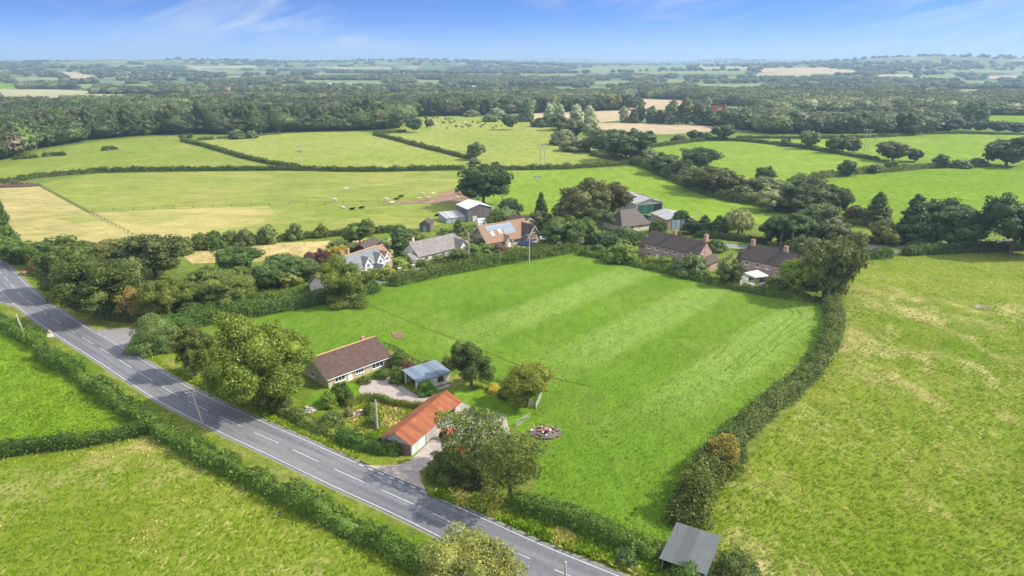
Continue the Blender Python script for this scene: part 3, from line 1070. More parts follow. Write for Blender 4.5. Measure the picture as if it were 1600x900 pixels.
FAR_FIELDS = [   # beyond the woods; trees are kept off them
    ('far_field', [(790, 178), (1000, 172), (1010, 184), (930, 193), (830, 190), (790, 186)], 'stubble'),
    ('far_field', [(985, 153), (1080, 157), (1100, 166), (1060, 172), (975, 172), (962, 166)], 'stubble'),
    ('far_field', [(0, 146), (80, 146.5), (262, 148), (262, 154), (80, 156), (0, 155)], 'far_pale'),
    ('far_field', [(-30, 130), (22, 131), (30, 141), (-30, 146)], 'bright'),
    ('far_field', [(28, 121), (95, 123), (95, 130), (22, 128)], 'far_green'),
    ('far_field', [(74, 112.5), (116, 113), (158, 121), (132, 127), (112, 122)], 'stubble'),
    ('far_field', [(184, 111), (208, 113), (208, 117), (190, 116)], 'far_pale'),
    ('far_field', [(300, 103.5), (402, 103), (402, 107), (300, 107)], 'far_pale'),
    ('far_field', [(168, 102.5), (236, 102.5), (236, 105), (168, 105.5)], 'far_green'),
    ('far_field', [(505, 105), (610, 106), (612, 110), (520, 110)], 'far_pale'),
    ('far_field', [(625, 107), (655, 107), (650, 111), (622, 111)], 'far_pale'),
    ('far_field', [(648, 125), (690, 126), (692, 132), (648, 132)], 'far_green'),
    ('far_field', [(596, 145), (628, 145), (622, 153), (600, 153)], 'far_green'),
    ('far_field', [(405, 132), (420, 132), (420, 136), (405, 136)], 'bright'),
    ('far_field', [(440, 133), (470, 134), (470, 138), (440, 138)], 'bright'),
    ('far_field', [(860, 113), (935, 104), (1070, 103), (1075, 108), (935, 115)], 'far_green'),
    ('far_field', [(930, 127), (985, 127), (985, 133), (920, 133)], 'far_green'),
    ('far_field', [(1040, 125), (1070, 125), (1070, 132), (1040, 132)], 'far_green'),
    ('far_field', [(1085, 104), (1170, 105), (1170, 109), (1090, 109)], 'far_pale'),
    ('far_field', [(1190, 107), (1280, 106), (1345, 112), (1335, 118), (1190, 114)], 'stubble'),
    ('far_field', [(1180, 115), (1270, 115), (1270, 121), (1180, 121)], 'far_pale'),
    ('far_field', [(1370, 117), (1428, 117), (1428, 123), (1370, 123)], 'far_pale'),
    ('far_field', [(1440, 118), (1500, 118), (1500, 123), (1440, 122)], 'far_green'),
    ('far_field', [(1430, 140), (1460, 140), (1460, 147), (1430, 147)], 'far_pale'),
    ('far_field', [(1490, 145), (1525, 145), (1525, 152), (1490, 152)], 'far_green'),
    ('far_field', [(1545, 120), (1620, 118), (1620, 124), (1545, 124)], 'stubble'),
    ('far_field', [(300, 111), (420, 112), (420, 117), (310, 116)], 'far_green'),
    ('far_field', [(810, 116), (900, 117), (900, 121), (820, 121)], 'far_green'),
    ('far_field', [(985, 112), (1160, 112), (1165, 117), (1000, 117)], 'far_green'),
    ('far_field', [(1080, 132), (1190, 132), (1195, 138), (1090, 138)], 'far_green'),
    ('far_field', [(1480, 110), (1620, 111), (1620, 115), (1490, 115)], 'far_green'),
    ('far_field', [(120, 133), (235, 133), (240, 140), (130, 140)], 'far_green'),
    ('far_field', [(470, 126), (600, 127), (600, 133), (480, 132)], 'far_green'),
    ('far_field', [(860, 138), (960, 139), (960, 145), (870, 145)], 'far_green'),
    ('far_field', [(1245, 178), (1330, 178), (1340, 188), (1245, 190)], 'far_pale'),
    ('far_field', [(1352, 179), (1410, 179), (1415, 188), (1352, 188)], 'stubble'),
    ('far_field', [(1545, 183), (1620, 184), (1620, 196), (1545, 194)], 'bright'),
]
for i, (nm, pts, mt) in enumerate(FAR_FIELDS):
    draped(nm, pts, M[mt], 0.3 + 0.05 * i)

# small bare patches
sheet('muddy_ground', [(600, 316), (640, 314), (680, 309), (690, 300), (720, 297), (735, 302), (740, 312), (720, 317), (660, 318), (605, 319)], M['mud'], .14, smooth=4)
sheet('bare_patch', [(612, 521), (622, 520), (631, 523), (628, 529), (618, 529)], M['mud'], .15, smooth=4)
sheet('bare_patch', [(752, 318), (764, 322), (773, 326), (752, 328)], M['stubble'], .155, smooth=4)
sheet('puddle_margin', [(1516, 477), (1534, 474), (1552, 480), (1545, 485), (1526, 484)], mat_grass('puddle_margin', (.14, .165, .03), (.20, .19, .07), (.26, .21, .13), .5, .7, .6, .2, 1.0), .16, smooth=4)
wm, wnt, wout = new_mat('puddle_water')
wn = N(wnt)
wn.bsdf(wout, (0.32, 0.31, 0.31, 1), .12, None, 0, .5)
sheet('puddle', [(1524, 479), (1529, 478), (1533, 479.2), (1530, 480.8), (1525, 480.6)], wm, .17, smooth=4)

# ------------------------------------------------------------------ main road
am, ant, aout = new_mat('asphalt')
n = N(ant)
uv = n.coord('UV')
suv = n('ShaderNodeSeparateXYZ', i0=uv)
streak = n.noise(n.mapping(uv, (.85, .035, 1)), 1.0, 5, .6)
fine = n.noise(n.coord(), 2.2, 8, .7)
patch = n.noise(n.mapping(uv, (.25, .03, 1)), 1.0, 3, .5, .6)
col = n.mix(n.ramp(streak, .36, .66), (.100, .102, .109, 1), (.165, .167, .174, 1))
col = n.mix(n.math('MULTIPLY', n.ramp(patch, .52, .66), .55), col, (.20, .182, .17, 1))
# wheel tracks polished by traffic
wt = n.math('ABSOLUTE', n.math('SINE', n.math('MULTIPLY', suv.outputs[0], PI / 1.575)))
col = n.mix(n.math('MULTIPLY', n.ramp(wt, .55, 1.0), .28), col, (.19, .192, .198, 1))
v = n('ShaderNodeMapRange', i0=fine, i1=.3, i2=.7, i3=.8, i4=1.2)
col = n.mix(1.0, col, v.outputs[0], 'MULTIPLY')
n.bsdf(aout, col, .8, n.bump(fine, .25, .02), 0, .25)
M['asphalt'] = am
M['paint'] = mat_plain('road_paint', (.52, .52, .52), .7, 0, .3, 1.6, .1)
M['kerb'] = mat_plain('kerb_earth', (.20, .19, .12), .95, 0, .3, 2, .8)

UP = [(0, 400), (28, 431), (53, 456.5), (75, 473), (96, 487), (122, 504), (148, 520), (192, 545), (250, 580), (310, 614), (400, 655.5), (466, 684), (560, 726), (659, 768), (760, 814), (860, 858.5), (960, 899)]
RP = [Vector(G2(*p)) for p in UP]
d0 = (RP[0] - RP[1]).normalized()
d1 = (RP[-1] - RP[-2]).normalized()
RP = [RP[0] + d0 * 210 + Vector((-60, 20)), RP[0] + d0 * 90 + Vector((-12, 6)), RP[0] + d0 * 45] + RP + [RP[-1] + d1 * 20, RP[-1] + d1 * 60, RP[-1] + d1 * 170]
RP = resample(spline(RP, 8), 1.0)
RW = 6.3
road = ribbon('main_road', RP, .45, -RW - .45, M['asphalt'], .19)


def along_at(px, py):
    g = Vector(G2(px, py))
    return min(range(len(RP)), key=lambda i: (RP[i] - g).length) * 1.0


S_DRIVE0, S_DRIVE1 = along_at(558, 725), along_at(663, 770)
S_J0, S_J1 = along_at(150, 521), along_at(196, 547)
mk = MB()


def strip(P, o0, o1, z, s0, s1):
    A, B = offset(P, o0), offset(P, o1)

    def at(L, s):
        i = int(max(0, min(len(L) - 2, math.floor(s))))
        return L[i].lerp(L[i + 1], s - i)
    s = s0
    while s < s1 - 1e-6:
        e = min(s1, math.floor(s + 1.0001))
        a, b, c, d = at(A, s), at(B, s), at(B, e), at(A, e)
        mk.face([(a.x, a.y, z), (b.x, b.y, z), (c.x, c.y, z), (d.x, d.y, z)])
        s = e


END = len(RP) - 2.0
ZP = .196
strip(RP, .0, -.11, ZP, 0, S_J0)
strip(RP, .0, -.11, ZP, S_J1, S_DRIVE0)
strip(RP, .0, -.11, ZP, S_DRIVE1, END)
s = S_DRIVE0 + .6
while s < S_DRIVE1 - .5:
    strip(RP, .0, -.16, ZP, s, s + 1.1)
    s += 2.1
for o in (0.0, .32):
    s = S_J0 + .2
    while s < S_J1:
        strip(RP, o, o - .17, ZP + .002, s, s + .55)
        s += .95
strip(RP, -RW, -RW - .11, ZP, 0, END)
c0 = along_at(610, 755) % 9.9
cs = along_at(596.5, 766) % 9.9
s = cs - 9.9
s = max(0, s)
while s < END - 7:
    strip(RP, -RW / 2 + .055, -RW / 2 - .055, ZP, s, s + 6.4)
    s += 9.9
mk.build('road_markings', M['paint'], road)
# earth edge and verge strips
ribbon('road_edge', RP, .85, .43, M['kerb'], .186, skip=lambda s: S_DRIVE0 - 1 < s < S_DRIVE1 + 1 or S_J0 - 1 < s < S_J1 + 1)
ribbon('road_edge', RP, -RW - .43, -RW - .8, M['kerb'], .186)
ribbon('grass_verge', RP, 9.0, .8, M['verge'], .178)
ribbon('grass_verge', RP, -RW - .75, -RW - 5.5, M['verge'], .178)

# side lane
LANE = [(150, 522), (190, 522), (228, 517), (275, 503), (345, 489), (425, 470), (505, 456), (560, 447), (600, 438), (680, 417), (760, 399), (840, 384), (905, 377), (970, 376), (1050, 380),
        (1140, 385), (1190, 389), (1270, 391), (1360, 387), (1450, 383), (1560, 380), (1680, 372)]
LP = resample(spline([Vector(G2(*p)) for p in LANE], 6), 1.5)
lane_m, lnt, lout = new_mat('lane_asphalt')
n = N(lnt)
f = n.noise(n.coord(), 1.6, 7, .65)
uvl = n.coord('UV')
st = n.noise(n.mapping(uvl, (.9, .05, 1)), 1, 4, .6)
c = n.mix(n.ramp(st, .35, .65), (.17, .165, .165, 1), (.27, .255, .245, 1))
v = n('ShaderNodeMapRange', i0=f, i1=.3, i2=.7, i3=.8, i4=1.2)
n.bsdf(lout, n.mix(1.0, c, v.outputs[0], 'MULTIPLY'), .85, n.bump(f, .3, .02), 0, .2)
ribbon('side_lane', LP, 2.6, -2.6, lane_m, .182)
ribbon('lane_verge', LP, 4.5, 2.6, M['verge'], .166)
ribbon('lane_verge', LP, -2.6, -4.2, M['verge'], .166)
sheet('lane_mouth', [(140, 516), (165, 515), (222, 513), (238, 516), (215, 529), (201, 541), (193, 545)], lane_m, .187)
sheet('field_entrance', [(-40, 448), (3, 458), (14, 468), (22, 480), (0, 474), (-40, 470)], lane_m, .187)

# drive, yard, gardens
sheet('garden', [(410, 640), (440, 600), (480, 575), (540, 560), (612, 547), (700, 578), (770, 606), (835, 640), (836, 690), (838, 780), (760, 770), (690, 742), (655, 735), (640, 718), (560, 695), (480, 665)], M['garden'], .148)
sheet('lawn', [(690, 612), (720, 604), (770, 606), (832, 634), (834, 672), (812, 676), (770, 650), (715, 632), (700, 622)], M['lawn'], .154)
sheet('lawn', [(470, 628), (505, 610), (540, 600), (566, 598), (560, 618), (545, 632), (515, 646), (485, 642)], M['lawn'], .154)
sheet('gravel_drive', [(563, 606), (577, 594), (600, 588), (618, 592), (630, 605), (650, 617), (690, 624), (716, 630), (712, 640), (668, 634), (640, 631), (600, 629), (575, 621), (562, 614)], M['gravel'], .160, smooth=4)
sheet('farm_track', [(563, 726), (583, 729), (620, 728), (640, 722), (662, 700), (690, 672), (712, 640), (720, 630), (745, 640), (790, 650), (800, 690), (765, 722), (700, 730), (672, 726), (655, 738), (659, 756), (668, 771)], M['yard'], .1835)
sheet('orchard_floor', [(540, 642), (560, 634), (600, 632), (650, 640), (660, 655), (620, 690), (590, 688), (550, 670)], M['straw'], .157)
sheet('grass_bank', [(640, 718), (655, 712), (650, 722), (620, 726), (585, 725), (560, 716), (560, 706), (600, 712)], M['verge'], .1815)
# tyre marks where a tractor turned on the mown strips
tyre_m = mat_grass('tyre_mark', (.105, .185, .012), (.135, .225, .02), (.15, .2, .03), .5, .7, .4, .1, 1.5)
for pts_ in ([(1110, 560), (1150, 520), (1185, 496), (1212, 482), (1232, 480)], [(1140, 580), (1190, 540), (1222, 512), (1245, 492), (1238, 482)], [(1170, 570), (1222, 530), (1262, 506), (1282, 490)],
             [(985, 640), (1030, 600), (1090, 556), (1130, 528)]):
    TP = resample(spline([Vector(G2(*p)) for p in pts_], 8), 1.0)
    for o_ in (-.9, .9):
        TZ = globals().get('TZ', .1390) + .0015
        ribbon('tyre_mark', TP, o_ + .13, o_ - .13, tyre_m, TZ)
# trodden path across the paddock
PT = [Vector(G2(*p)) for p in [(480, 480), (520, 472), (555, 474), (590, 482), (640, 502), (690, 522), (740, 540), (800, 566), (870, 592), (930, 604)]]
PT = resample(spline(PT, 8), 1.0)
ribbon('trodden_path', PT, .12, -.12, mat_grass('trodden_path', (.100, .175, .012), (.165, .225, .035), (.20, .22, .05), .45, .7, .7, .1, 1.5, con=(.85, 1.15)), .153)
# ------------------------------------------------------------------ buildings
def rootpx(name, p0, p1, depth, label, cat, length=None, group=None):
    """Empty at the middle of a footprint whose front edge runs p0 -> p1 (pixels of the photograph); returns root, length"""
    a, b = Vector(G2(*p0)), Vector(G2(*p1))
    d = b - a
    L = length or d.length
    d = d.normalized()
    if length:
        pass
    c = a + d * (L / 2) + Vector((-d.y, d.x)) * depth / 2
    r = empty(name, (c.x, c.y, 0), math.atan2(d.y, d.x), label, cat, group)
    return r, L


def block(root, x0, x1, y0, y1, eave, ridge, axis='x', wm='stone', rm='tile_brown', over=.35, th=.16, z0=0.0, ridge_mat=None, barge=None, mono=False, hip=0.0, wname='wall', rname='roof', gend=(1, 1), walls=True):
    """walls + pitched roof; ridge along axis; mono: lean-to rising from y0 to y1"""
    T = (lambda a, b, z: (a, b, z)) if axis == 'x' else (lambda a, b, z: (b, a, z))
    a0, a1, b0, b1 = (x0, x1, y0, y1) if axis == 'x' else (y0, y1, x0, x1)
    bm_ = (b0 + b1) / 2
    m = MB()
    zb = z0 - .1 if z0 == 0 else z0
    if mono:
        m.face([T(a0, b0, zb), T(a1, b0, zb), T(a1, b0, eave), T(a0, b0, eave)], [(a0, zb), (a1, zb), (a1, eave), (a0, eave)])
        m.face([T(a0, b1, zb), T(a1, b1, zb), T(a1, b1, ridge), T(a0, b1, ridge)], [(a0, zb), (a1, zb), (a1, ridge), (a0, ridge)])
        for a in (a0, a1):
            m.face([T(a, b0, zb), T(a, b1, zb), T(a, b1, ridge), T(a, b0, eave)], [(b0, zb), (b1, zb), (b1, ridge), (b0, eave)])
    else:
        for b in (b0, b1):
            m.face([T(a0, b, zb), T(a1, b, zb), T(a1, b, eave), T(a0, b, eave)], [(a0, zb), (a1, zb), (a1, eave), (a0, eave)])
        for a in (a0, a1):
            if hip:
                m.face([T(a, b0, zb), T(a, b1, zb), T(a, b1, eave), T(a, b0, eave)], [(b0, zb), (b1, zb), (b1, eave), (b0, eave)])
            else:
                m.face([T(a, b0, zb), T(a, b1, zb), T(a, b1, eave), T(a, bm_, ridge), T(a, b0, eave)], [(b0, zb), (b1, zb), (b1, eave), (bm_, ridge), (b0, eave)])
    w = m.build(wname, M[wm], root) if walls else None
    r = MB()
    sl = (ridge - eave) / (abs(b1 - b0) / (1 if mono else 2))

    def slab(A, B, C, D, uw):
        """A,B eave line, C,D upper line"""
        A, B, C, D = map(Vector, (A, B, C, D))
        up = Vector((0, 0, th))
        L = (B - A).length
        S = (D - A).length
        offc = (C - D).length
        u0 = uw
        du = (L - offc) / 2
        r.face([A + up, B + up, C + up, D + up], [(u0, 0), (u0 + L, 0), (u0 + L - du, S), (u0 + du, S)])
        r.face([A, D, C, B], [(0, 0)] * 4)
        for p, q in ((A, B), (B, C), (C, D), (D, A)):
            r.face([p, q, q + up, p + up], [(0, 0)] * 4)
    if mono:
        slab(T(a0 - over, b0 - over, eave - sl * over), T(a1 + over, b0 - over, eave - sl * over), T(a1 + over, b1 + over, ridge + sl * over), T(a0 - over, b1 + over, ridge + sl * over), 0)
    else:
        ea = eave - sl * over
        oa0, oa1 = over * gend[0], over * gend[1]
        slab(T(a0 - oa0, b0 - over, ea), T(a1 + oa1, b0 - over, ea), T(a1 + oa1 - hip, bm_, ridge), T(a0 - oa0 + hip, bm_, ridge), 0)
        slab(T(a0 - oa0, b1 + over, ea), T(a1 + oa1, b1 + over, ea), T(a1 + oa1 - hip, bm_, ridge), T(a0 - oa0 + hip, bm_, ridge), 3)
        if hip:
            for s, e in ((a0 - oa0, 1), (a1 + oa1, -1)):
                A, B, C = Vector(T(s, b0 - over, ea + th)), Vector(T(s, b1 + over, ea + th)), Vector(T(s + e * hip, bm_, ridge + th))
                r.face([A, B, C], [(0, 0), ((B - A).length, 0), ((B - A).length / 2, (C - (A + B) / 2).length)])
    ro = r.build(rname, M[rm], root)
    if ridge_mat and not mono:
        c = MB()
        c.tube([T(a0 - over + hip, bm_, ridge + th + .02), T(a1 + over - hip, bm_, ridge + th + .02)], .15, 8)
        c.build('ridge_tiles', M[ridge_mat], ro)
    if barge and not mono:
        for a, g in ((a0, gend[0]), (a1, gend[1])):
            if not g:
                continue
            c = MB()
            s = a + (-1 if a == a0 else 1) * (over + .03)
            for b in (b0 - over, b1 + over):
                p, q = Vector(T(s, b, ea + .02)), Vector(T(s, bm_, ridge + .02))
                dn = Vector((0, 0, -.24))
                tt = Vector(T(.03, 0, 0)) if True else 0
                for k in (-1, 1):
                    c.face([p + tt * k, q + tt * k, q + tt * k + dn, p + tt * k + dn])
                c.face([p - tt, p + tt, q + tt, q - tt])
                c.face([p - tt + dn, p + tt + dn, q + tt + dn, q - tt + dn])
            c.build('bargeboard', M[barge], ro)
    return w, ro


def window(root, face, at, z, w, h, panes=2, fm='white', gm='glass', name='window', sill=True):
    """face = (x or y, value, outward sign)"""
    ax, val, s = face
    P = (lambda u, d, zz: (u, val + s * d, zz)) if ax == 'y' else (lambda u, d, zz: (val + s * d, u, zz))
    m = MB()
    t = .09

    def bx(u0, u1, za, zb, d0, d1):
        c = P((u0 + u1) / 2, (d0 + d1) / 2, (za + zb) / 2)
        sz = (u1 - u0, d1 - d0, zb - za) if ax == 'y' else (d1 - d0, u1 - u0, zb - za)
        m.box(c, sz)
    bx(at - w / 2, at + w / 2, z, z + t, .003, .08)
    bx(at - w / 2, at + w / 2, z + h - t, z + h, .003, .08)
    bx(at - w / 2, at - w / 2 + t, z + t, z + h - t, .003, .08)
    bx(at + w / 2 - t, at + w / 2, z + t, z + h - t, .003, .08)
    for i in range(1, panes):
        u = at - w / 2 + w * i / panes
        bx(u - .04, u + .04, z + t, z + h - t, .003, .075)
    if sill:
        bx(at - w / 2 - .1, at + w / 2 + .1, z - .09, z - .002, .003, .16)
    o = m.build(name, M[fm], root)
    g = MB()
    u0, u1, za, zb = at - w / 2 + t * .8, at + w / 2 - t * .8, z + t * .8, z + h - t * .8
    g.face([P(u0, .03, za), P(u1, .03, za), P(u1, .03, zb), P(u0, .03, zb)])
    g.build('pane', M[gm], o)
    return o


def door(root, face, at, w, h, mat='white', z=0.02, name='door'):
    ax, val, s = face
    m = MB()
    c = (at, val + s * .035, z + h / 2) if ax == 'y' else (val + s * .035, at, z + h / 2)
    m.box(c, (w, .06, h) if ax == 'y' else (.06, w, h))
    o = m.build(name, M[mat], root)
    k = MB()
    c = (at + w * .38, val + s * .09, z + h * .48) if ax == 'y' else (val + s * .09, at + w * .38, z + h * .48)
    k.box(c, (.12, .05, .04) if ax == 'y' else (.05, .12, .04))
    k.build('handle', M['metal'], o)
    return o


def chimney(parent, x, y, zb, zt, w=.7, d=.55, mat='brick', pots=2):
    m = MB()
    m.box((x, y, (zb + zt) / 2), (w, d, zt - zb))
    m.box((x, y, zt + .05), (w + .14, d + .14, .14))
    o = m.build('chimney', M[mat], parent)
    p = MB()
    for i in range(pots):
        px = x + (i - (pots - 1) / 2) * w * .5
        p.tube([(px, y, zt + .1), (px, y, zt + .55)], [.13, .1], 10)
    p.build('chimney_pot', M['terracotta'], o)
    return o


# --- the brown-roofed bungalow by the road
r, L = rootpx('bungalow', (514, 608), (609, 572), 10.2, 'low stone bungalow with brown tiled roof beside the gravel drive', 'house')
hx, hy = L / 2, 5.1
w, ro = block(r, -hx, hx, -hy, hy, 2.45, 5.0, 'x', 'stone', 'tile_brown', .45, ridge_mat='ridge', barge='white')
fr = ('y', -hy, -1)
window(r, fr, -hx + 2.6, .85, 2.3, 1.25, 3)
window(r, fr, -hx + 7.2, .95, 1.9, 1.15, 3)
window(r, fr, hx - 3.0, .75, 2.9, 1.45, 3)
window(r, ('x', -hx, -1), .4, .9, 1.3, 1.1, 2)
window(r, ('y', hy, 1), 0, .9, 1.6, 1.1, 2)
door(r, fr, -hx + 4.9, .95, 2.05, 'white')
chimney(ro, hx - 2.4, .6, 4.2, 5.7, .8, .6)
g_ = MB()
g_.bar((-hx - .4, -hy - .5, 2.13), (hx + .4, -hy - .5, 2.13), .11)
g_.bar((hx - .1, -hy - .08, .1), (hx - .1, -hy - .08, 2.2), .08)
g_.build('gutter', M['white'], ro)

# --- open-fronted garden shed with the blue grey roof
r, L = rootpx('garden_shed', (654, 614), (702, 598), 5.2, 'open fronted garden building with flat blue grey roof', 'shed')
hx, hy = L / 2, 2.6
m = MB()
for pts, uv in (([(-hx, -hy, -.1), (hx, -hy, -.1), (hx, -hy, 2.35), (-hx, -hy, 2.35)], L), ([(-hx, hy, -.1), (hx, hy, -.1), (hx, hy, 2.75), (-hx, hy, 2.75)], L),
                ([(hx, -hy, -.1), (hx, hy, -.1), (hx, hy, 2.75), (hx, -hy, 2.35)], 5)):
    m.face(pts, [(0, 0), (uv, 0), (uv, 2.4), (0, 2.4)])
m.box((-hx + .05, -hy + .5, 1.1), (.1, 1.0, 2.4))
m.box((-hx + .05, hy - .3, 1.25), (.1, .6, 2.7))
m.build('wall', M['cream'], r)
m = MB()
m.face([(-hx + 1.8, -hy + .05, 0), (-hx + 1.8, hy - .05, 0), (-hx + 1.8, hy - .05, 2.6), (-hx + 1.8, -hy + .05, 2.3)])
m.build('inner_partition', M['darkwood'], r)
block(r, -hx, hx, -hy, hy, 2.36, 2.76, 'x', 'cream', 'bluefelt', .35, mono=True, walls=False)
window(r, ('y', -hy, -1), hx - 2.0, 1.0, 1.3, .95, 2, fm='darkwood')
window(r, ('y', -hy, -1), -hx + 2.2, 1.1, .9, .8, 2, fm='darkwood')
m = MB()
for i in range(3):
    m.box((hx - 2.2 - i * .2, -hy - .9 - i * .5, .18 - i * .05), (3.2, .5, .1))
m.build('plank_step', M['greywood'], r)

# --- barn with the rusty iron roof
r, L = rootpx('rusty_barn', (643, 714), (694, 668), 5.6, 'long barn with rusty orange iron roof and pale board walls by the farm entrance', 'barn', length=16.0)
hx, hy = L / 2, 2.8
block(r, -hx, hx, -hy, hy, 2.3, 3.7, 'x', 'greyboards', 'rust', .3, th=.07)
m = MB()
m.box((-hx + 2.1, -hy - .04, 1.14), (3.9, .06, 2.2))
m.build('boarded_panel', M['mintboards'], r)
m = MB()
m.box((-hx - .04, -.2, 1.05), (.06, 5.0, 2.0))
m.build('gable_cladding', M['rustyboards'], r)
d_ = MB()
for i in range(6):
    d_.box((-hx + 5.3, -hy - .06, .28 + i * .3), (1.9, .06, .14))
for s in (-1, 1):
    d_.box((-hx + 5.3 + s * .92, -hy - .05, 1.0), (.1, .05, 1.85))
d_.build('slatted_door', M['greywood'], r)
door(r, ('y', -hy, -1), -hx + 10.6, 2.2, 2.05, 'metal')
door(r, ('y', -hy, -1), -hx + 13.4, 2.0, 2.05, 'greywood')
c = MB()
c.tube([(-hx - .3, 0, 3.79), (hx + .3, 0, 3.79)], .1, 8)
c.build('ridge_cap', M['rust'], r)

# --- field shelter in the near corner
r, L = rootpx('field_shelter', (1024, 872), (1098, 899), 4.6, 'open field shelter with sloping grey corrugated roof at the hedge corner', 'shed', length=5.9)
a, b, cc, dd = G(1025, 868, 2.2), G(1097, 893, 2.2), G(1129, 838, 2.7), G(1067, 823, 2.7)
r.location = ((a.x + b.x + cc.x + dd.x) / 4, (a.y + b.y + cc.y + dd.y) / 4 , 0)
hx, hy = (b - a).length / 2 - .2, (cc - b).length / 2 - .2
dv = (b - a).normalized()
print('shelter', hx, hy)
r.rotation_euler = (0, 0, math.atan2(dv.y, dv.x))
m = MB()
m.face([(-hx, hy, -.1), (hx, hy, -.1), (hx, hy, 2.6), (-hx, hy, 2.6)], [(0, 0), (6, 0), (6, 2.6), (0, 2.6)])
for x in (-hx, hx):
    m.face([(x, -hy, -.1), (x, hy, -.1), (x, hy, 2.6), (x, -hy, 2.1)], [(0, 0), (5, 0), (5, 2.6), (0, 2.1)])
m.build('wall', M['rustyboards'], r)
for x in (-hx + .1, 0, hx - .1):
    p = MB()
    p.box((x, -hy + .06, 1.0), (.14, .14, 2.15))
    p.build('post', M['wood'], r)
block(r, -hx, hx, -hy, hy, 2.12, 2.62, 'x', 'cream', 'greysheet', .28, th=.06, mono=True, walls=False)

# --- white cottage
r, L = rootpx('white_cottage', (548, 449), (592, 432), 7.0, 'whitewashed cottage with slate roof, gabled porch and orange tiled wing', 'house', length=15.0)
hx, hy = 7.5, 3.5
w, ro = block(r, -hx, hx, -hy, hy, 4.6, 8.0, 'x', 'whitewash', 'slate', .3, ridge_mat='ridge')
block(r, hx - 3.6, hx - .8, -hy - .3, -.3, 5.4, 7.0, 'y', 'whitewash', 'slate', .3, wname='dormer_wall', rname='dormer_roof', barge='white', z0=3.0)
window(r, ('y', -hy - .3, -1), hx - 2.2, 3.9, 1.2, 1.3, 2)
window(r, ('y', -hy, -1), hx - 2.2, 1.0, 1.2, 1.2, 2)
block(r, hx - 5.6, hx - 3.4, -hy - 3.2, -hy, 2.9, 4.5, 'y', 'whitewash', 'slate', .25, wname='porch_wall', rname='porch_roof', barge='white')
window(r, ('y', -hy - 3.2, -1), hx - 4.5, 1.9, .7, .7, 1, sill=False)
block(r, -1.4, 1.4, -hy - .3, -.3, 5.4, 7.0, 'y', 'whitewash', 'slate', .3, wname='dormer_wall', rname='dormer_roof', barge='white', z0=3.0)
window(r, ('y', -hy - .3, -1), 0, 3.9, 1.2, 1.3, 2)
window(r, ('y', -hy, -1), 0, 1.0, 1.3, 1.2, 2)
block(r, -hx - 9.0, -hx, -hy + .5, hy - .5, 2.6, 5.2, 'x', 'cream', 'tile_grey', .3, wname='annexe_wall', rname='annexe_roof', ridge_mat='ridge')
block(r, hx, hx + 4.6, -hy + 1.0, hy + 1.5, 4.2, 7.2, 'x', 'brick_buff', 'tile_orange', .3, wname='wing_wall', rname='wing_roof', ridge_mat='ridge')
block(r, hx + .7, hx + 3.1, -hy + .6, 1.0, 5.0, 6.4, 'y', 'whitewash', 'tile_orange', .25, wname='dormer_wall', rname='dormer_roof', barge='white', z0=3.2)
window(r, ('y', -hy + .6, -1), hx + 1.9, 3.7, 1.3, 1.2, 2)
chimney(ro, -hx + 1.2, .2, 7.0, 9.6, .8, .8, 'brick_buff')
chimney(ro, -hx + 4.4, .9, 7.0, 9.6, .8, .8, 'brick_buff')

# --- dark boarded barn behind it
r, L = rootpx('boarded_barn', (556, 412), (592, 408), 10, 'dark brown boarded barn behind the white cottage', 'barn', length=9.5)
block(r, -4.8, 4.8, -4.0, 6.0, 2.6, 5.6, 'y', 'darkboards', 'tile_dark', .4)
door(r, ('y', -4.0, -1), 1.5, 2.4, 2.3, 'darkwood')
r.location = G(573, 404)
r.rotation_euler.z = math.radians(-14)

# --- grey-roofed bungalow
r, L = rootpx('grey_roof_bungalow', (655, 414), (722, 397), 8.5, 'long pale bungalow with weathered grey tiled roof behind the lane hedge', 'house', length=21)
hx, hy = 10.5, 4.25
w, ro = block(r, -hx, hx, -hy, hy, 2.8, 6.3, 'x', 'cream', 'tile_grey', .4)
block(r, 4.5, 8.5, -hy - 2.0, 0, 2.8, 5.2, 'y', 'cream', 'tile_grey', .35, wname='gable_wall', rname='gable_roof')
block(r, -hx - 2.5, -hx, -hy - .8, 1.5, 2.1, 3.6, 'x', 'cream', 'tile_grey', .25, wname='porch_wall', rname='porch_roof')
for x in (-7.5, -4.5, -.5):
    window(r, ('y', -hy, -1), x, .95, 1.7, 1.2, 3)
window(r, ('y', -hy - 2.0, -1), 6.5, .95, 1.6, 1.2, 2)
window(r, ('x', -hx, -1), 2.3, 1.0, 1.2, 1.1, 2)
door(r, ('y', -hy, -1), 2.0, 1.0, 2.0, 'white')
chimney(ro, -hx + 1.5, .3, 5.6, 7.6, .7, .6, 'cream')

# --- chalet house with solar panels
r, L = rootpx('chalet_house', (762, 392), (834, 378), 10.5, 'buff brick chalet house with solar panels on its orange roof', 'house', length=19.5)
hx, hy = 9.75, 5.25
w, ro = block(r, -hx, hx, -hy, hy, 2.7, 7.4, 'x', 'brick_buff', 'tile_orange', .45, barge='white', ridge_mat='ridge')
block(r, 5.2, 11.0, -hy - 2.6, 1.0, 2.9, 6.7, 'y', 'brick_buff', 'tile_dark', .4, wname='gable_wall', rname='gable_roof', barge='white')
block(r, -3.2, -.4, -hy - 1.6, 0, 2.4, 4.2, 'y', 'brick_buff', 'tile_orange', .3, wname='porch_wall', rname='porch_roof', barge='white')
window(r, ('y', -hy - 2.6, -1), 8.1, .9, 2.6, 1.3, 4)
window(r, ('y', -hy - 2.6, -1), 8.1, 4.2, 1.0, 1.0, 1)
window(r, ('y', -hy, -1), 2.4, .8, 2.3, 1.4, 3)
window(r, ('y', -hy, -1), -6.0, .9, 2.0, 1.2, 3)
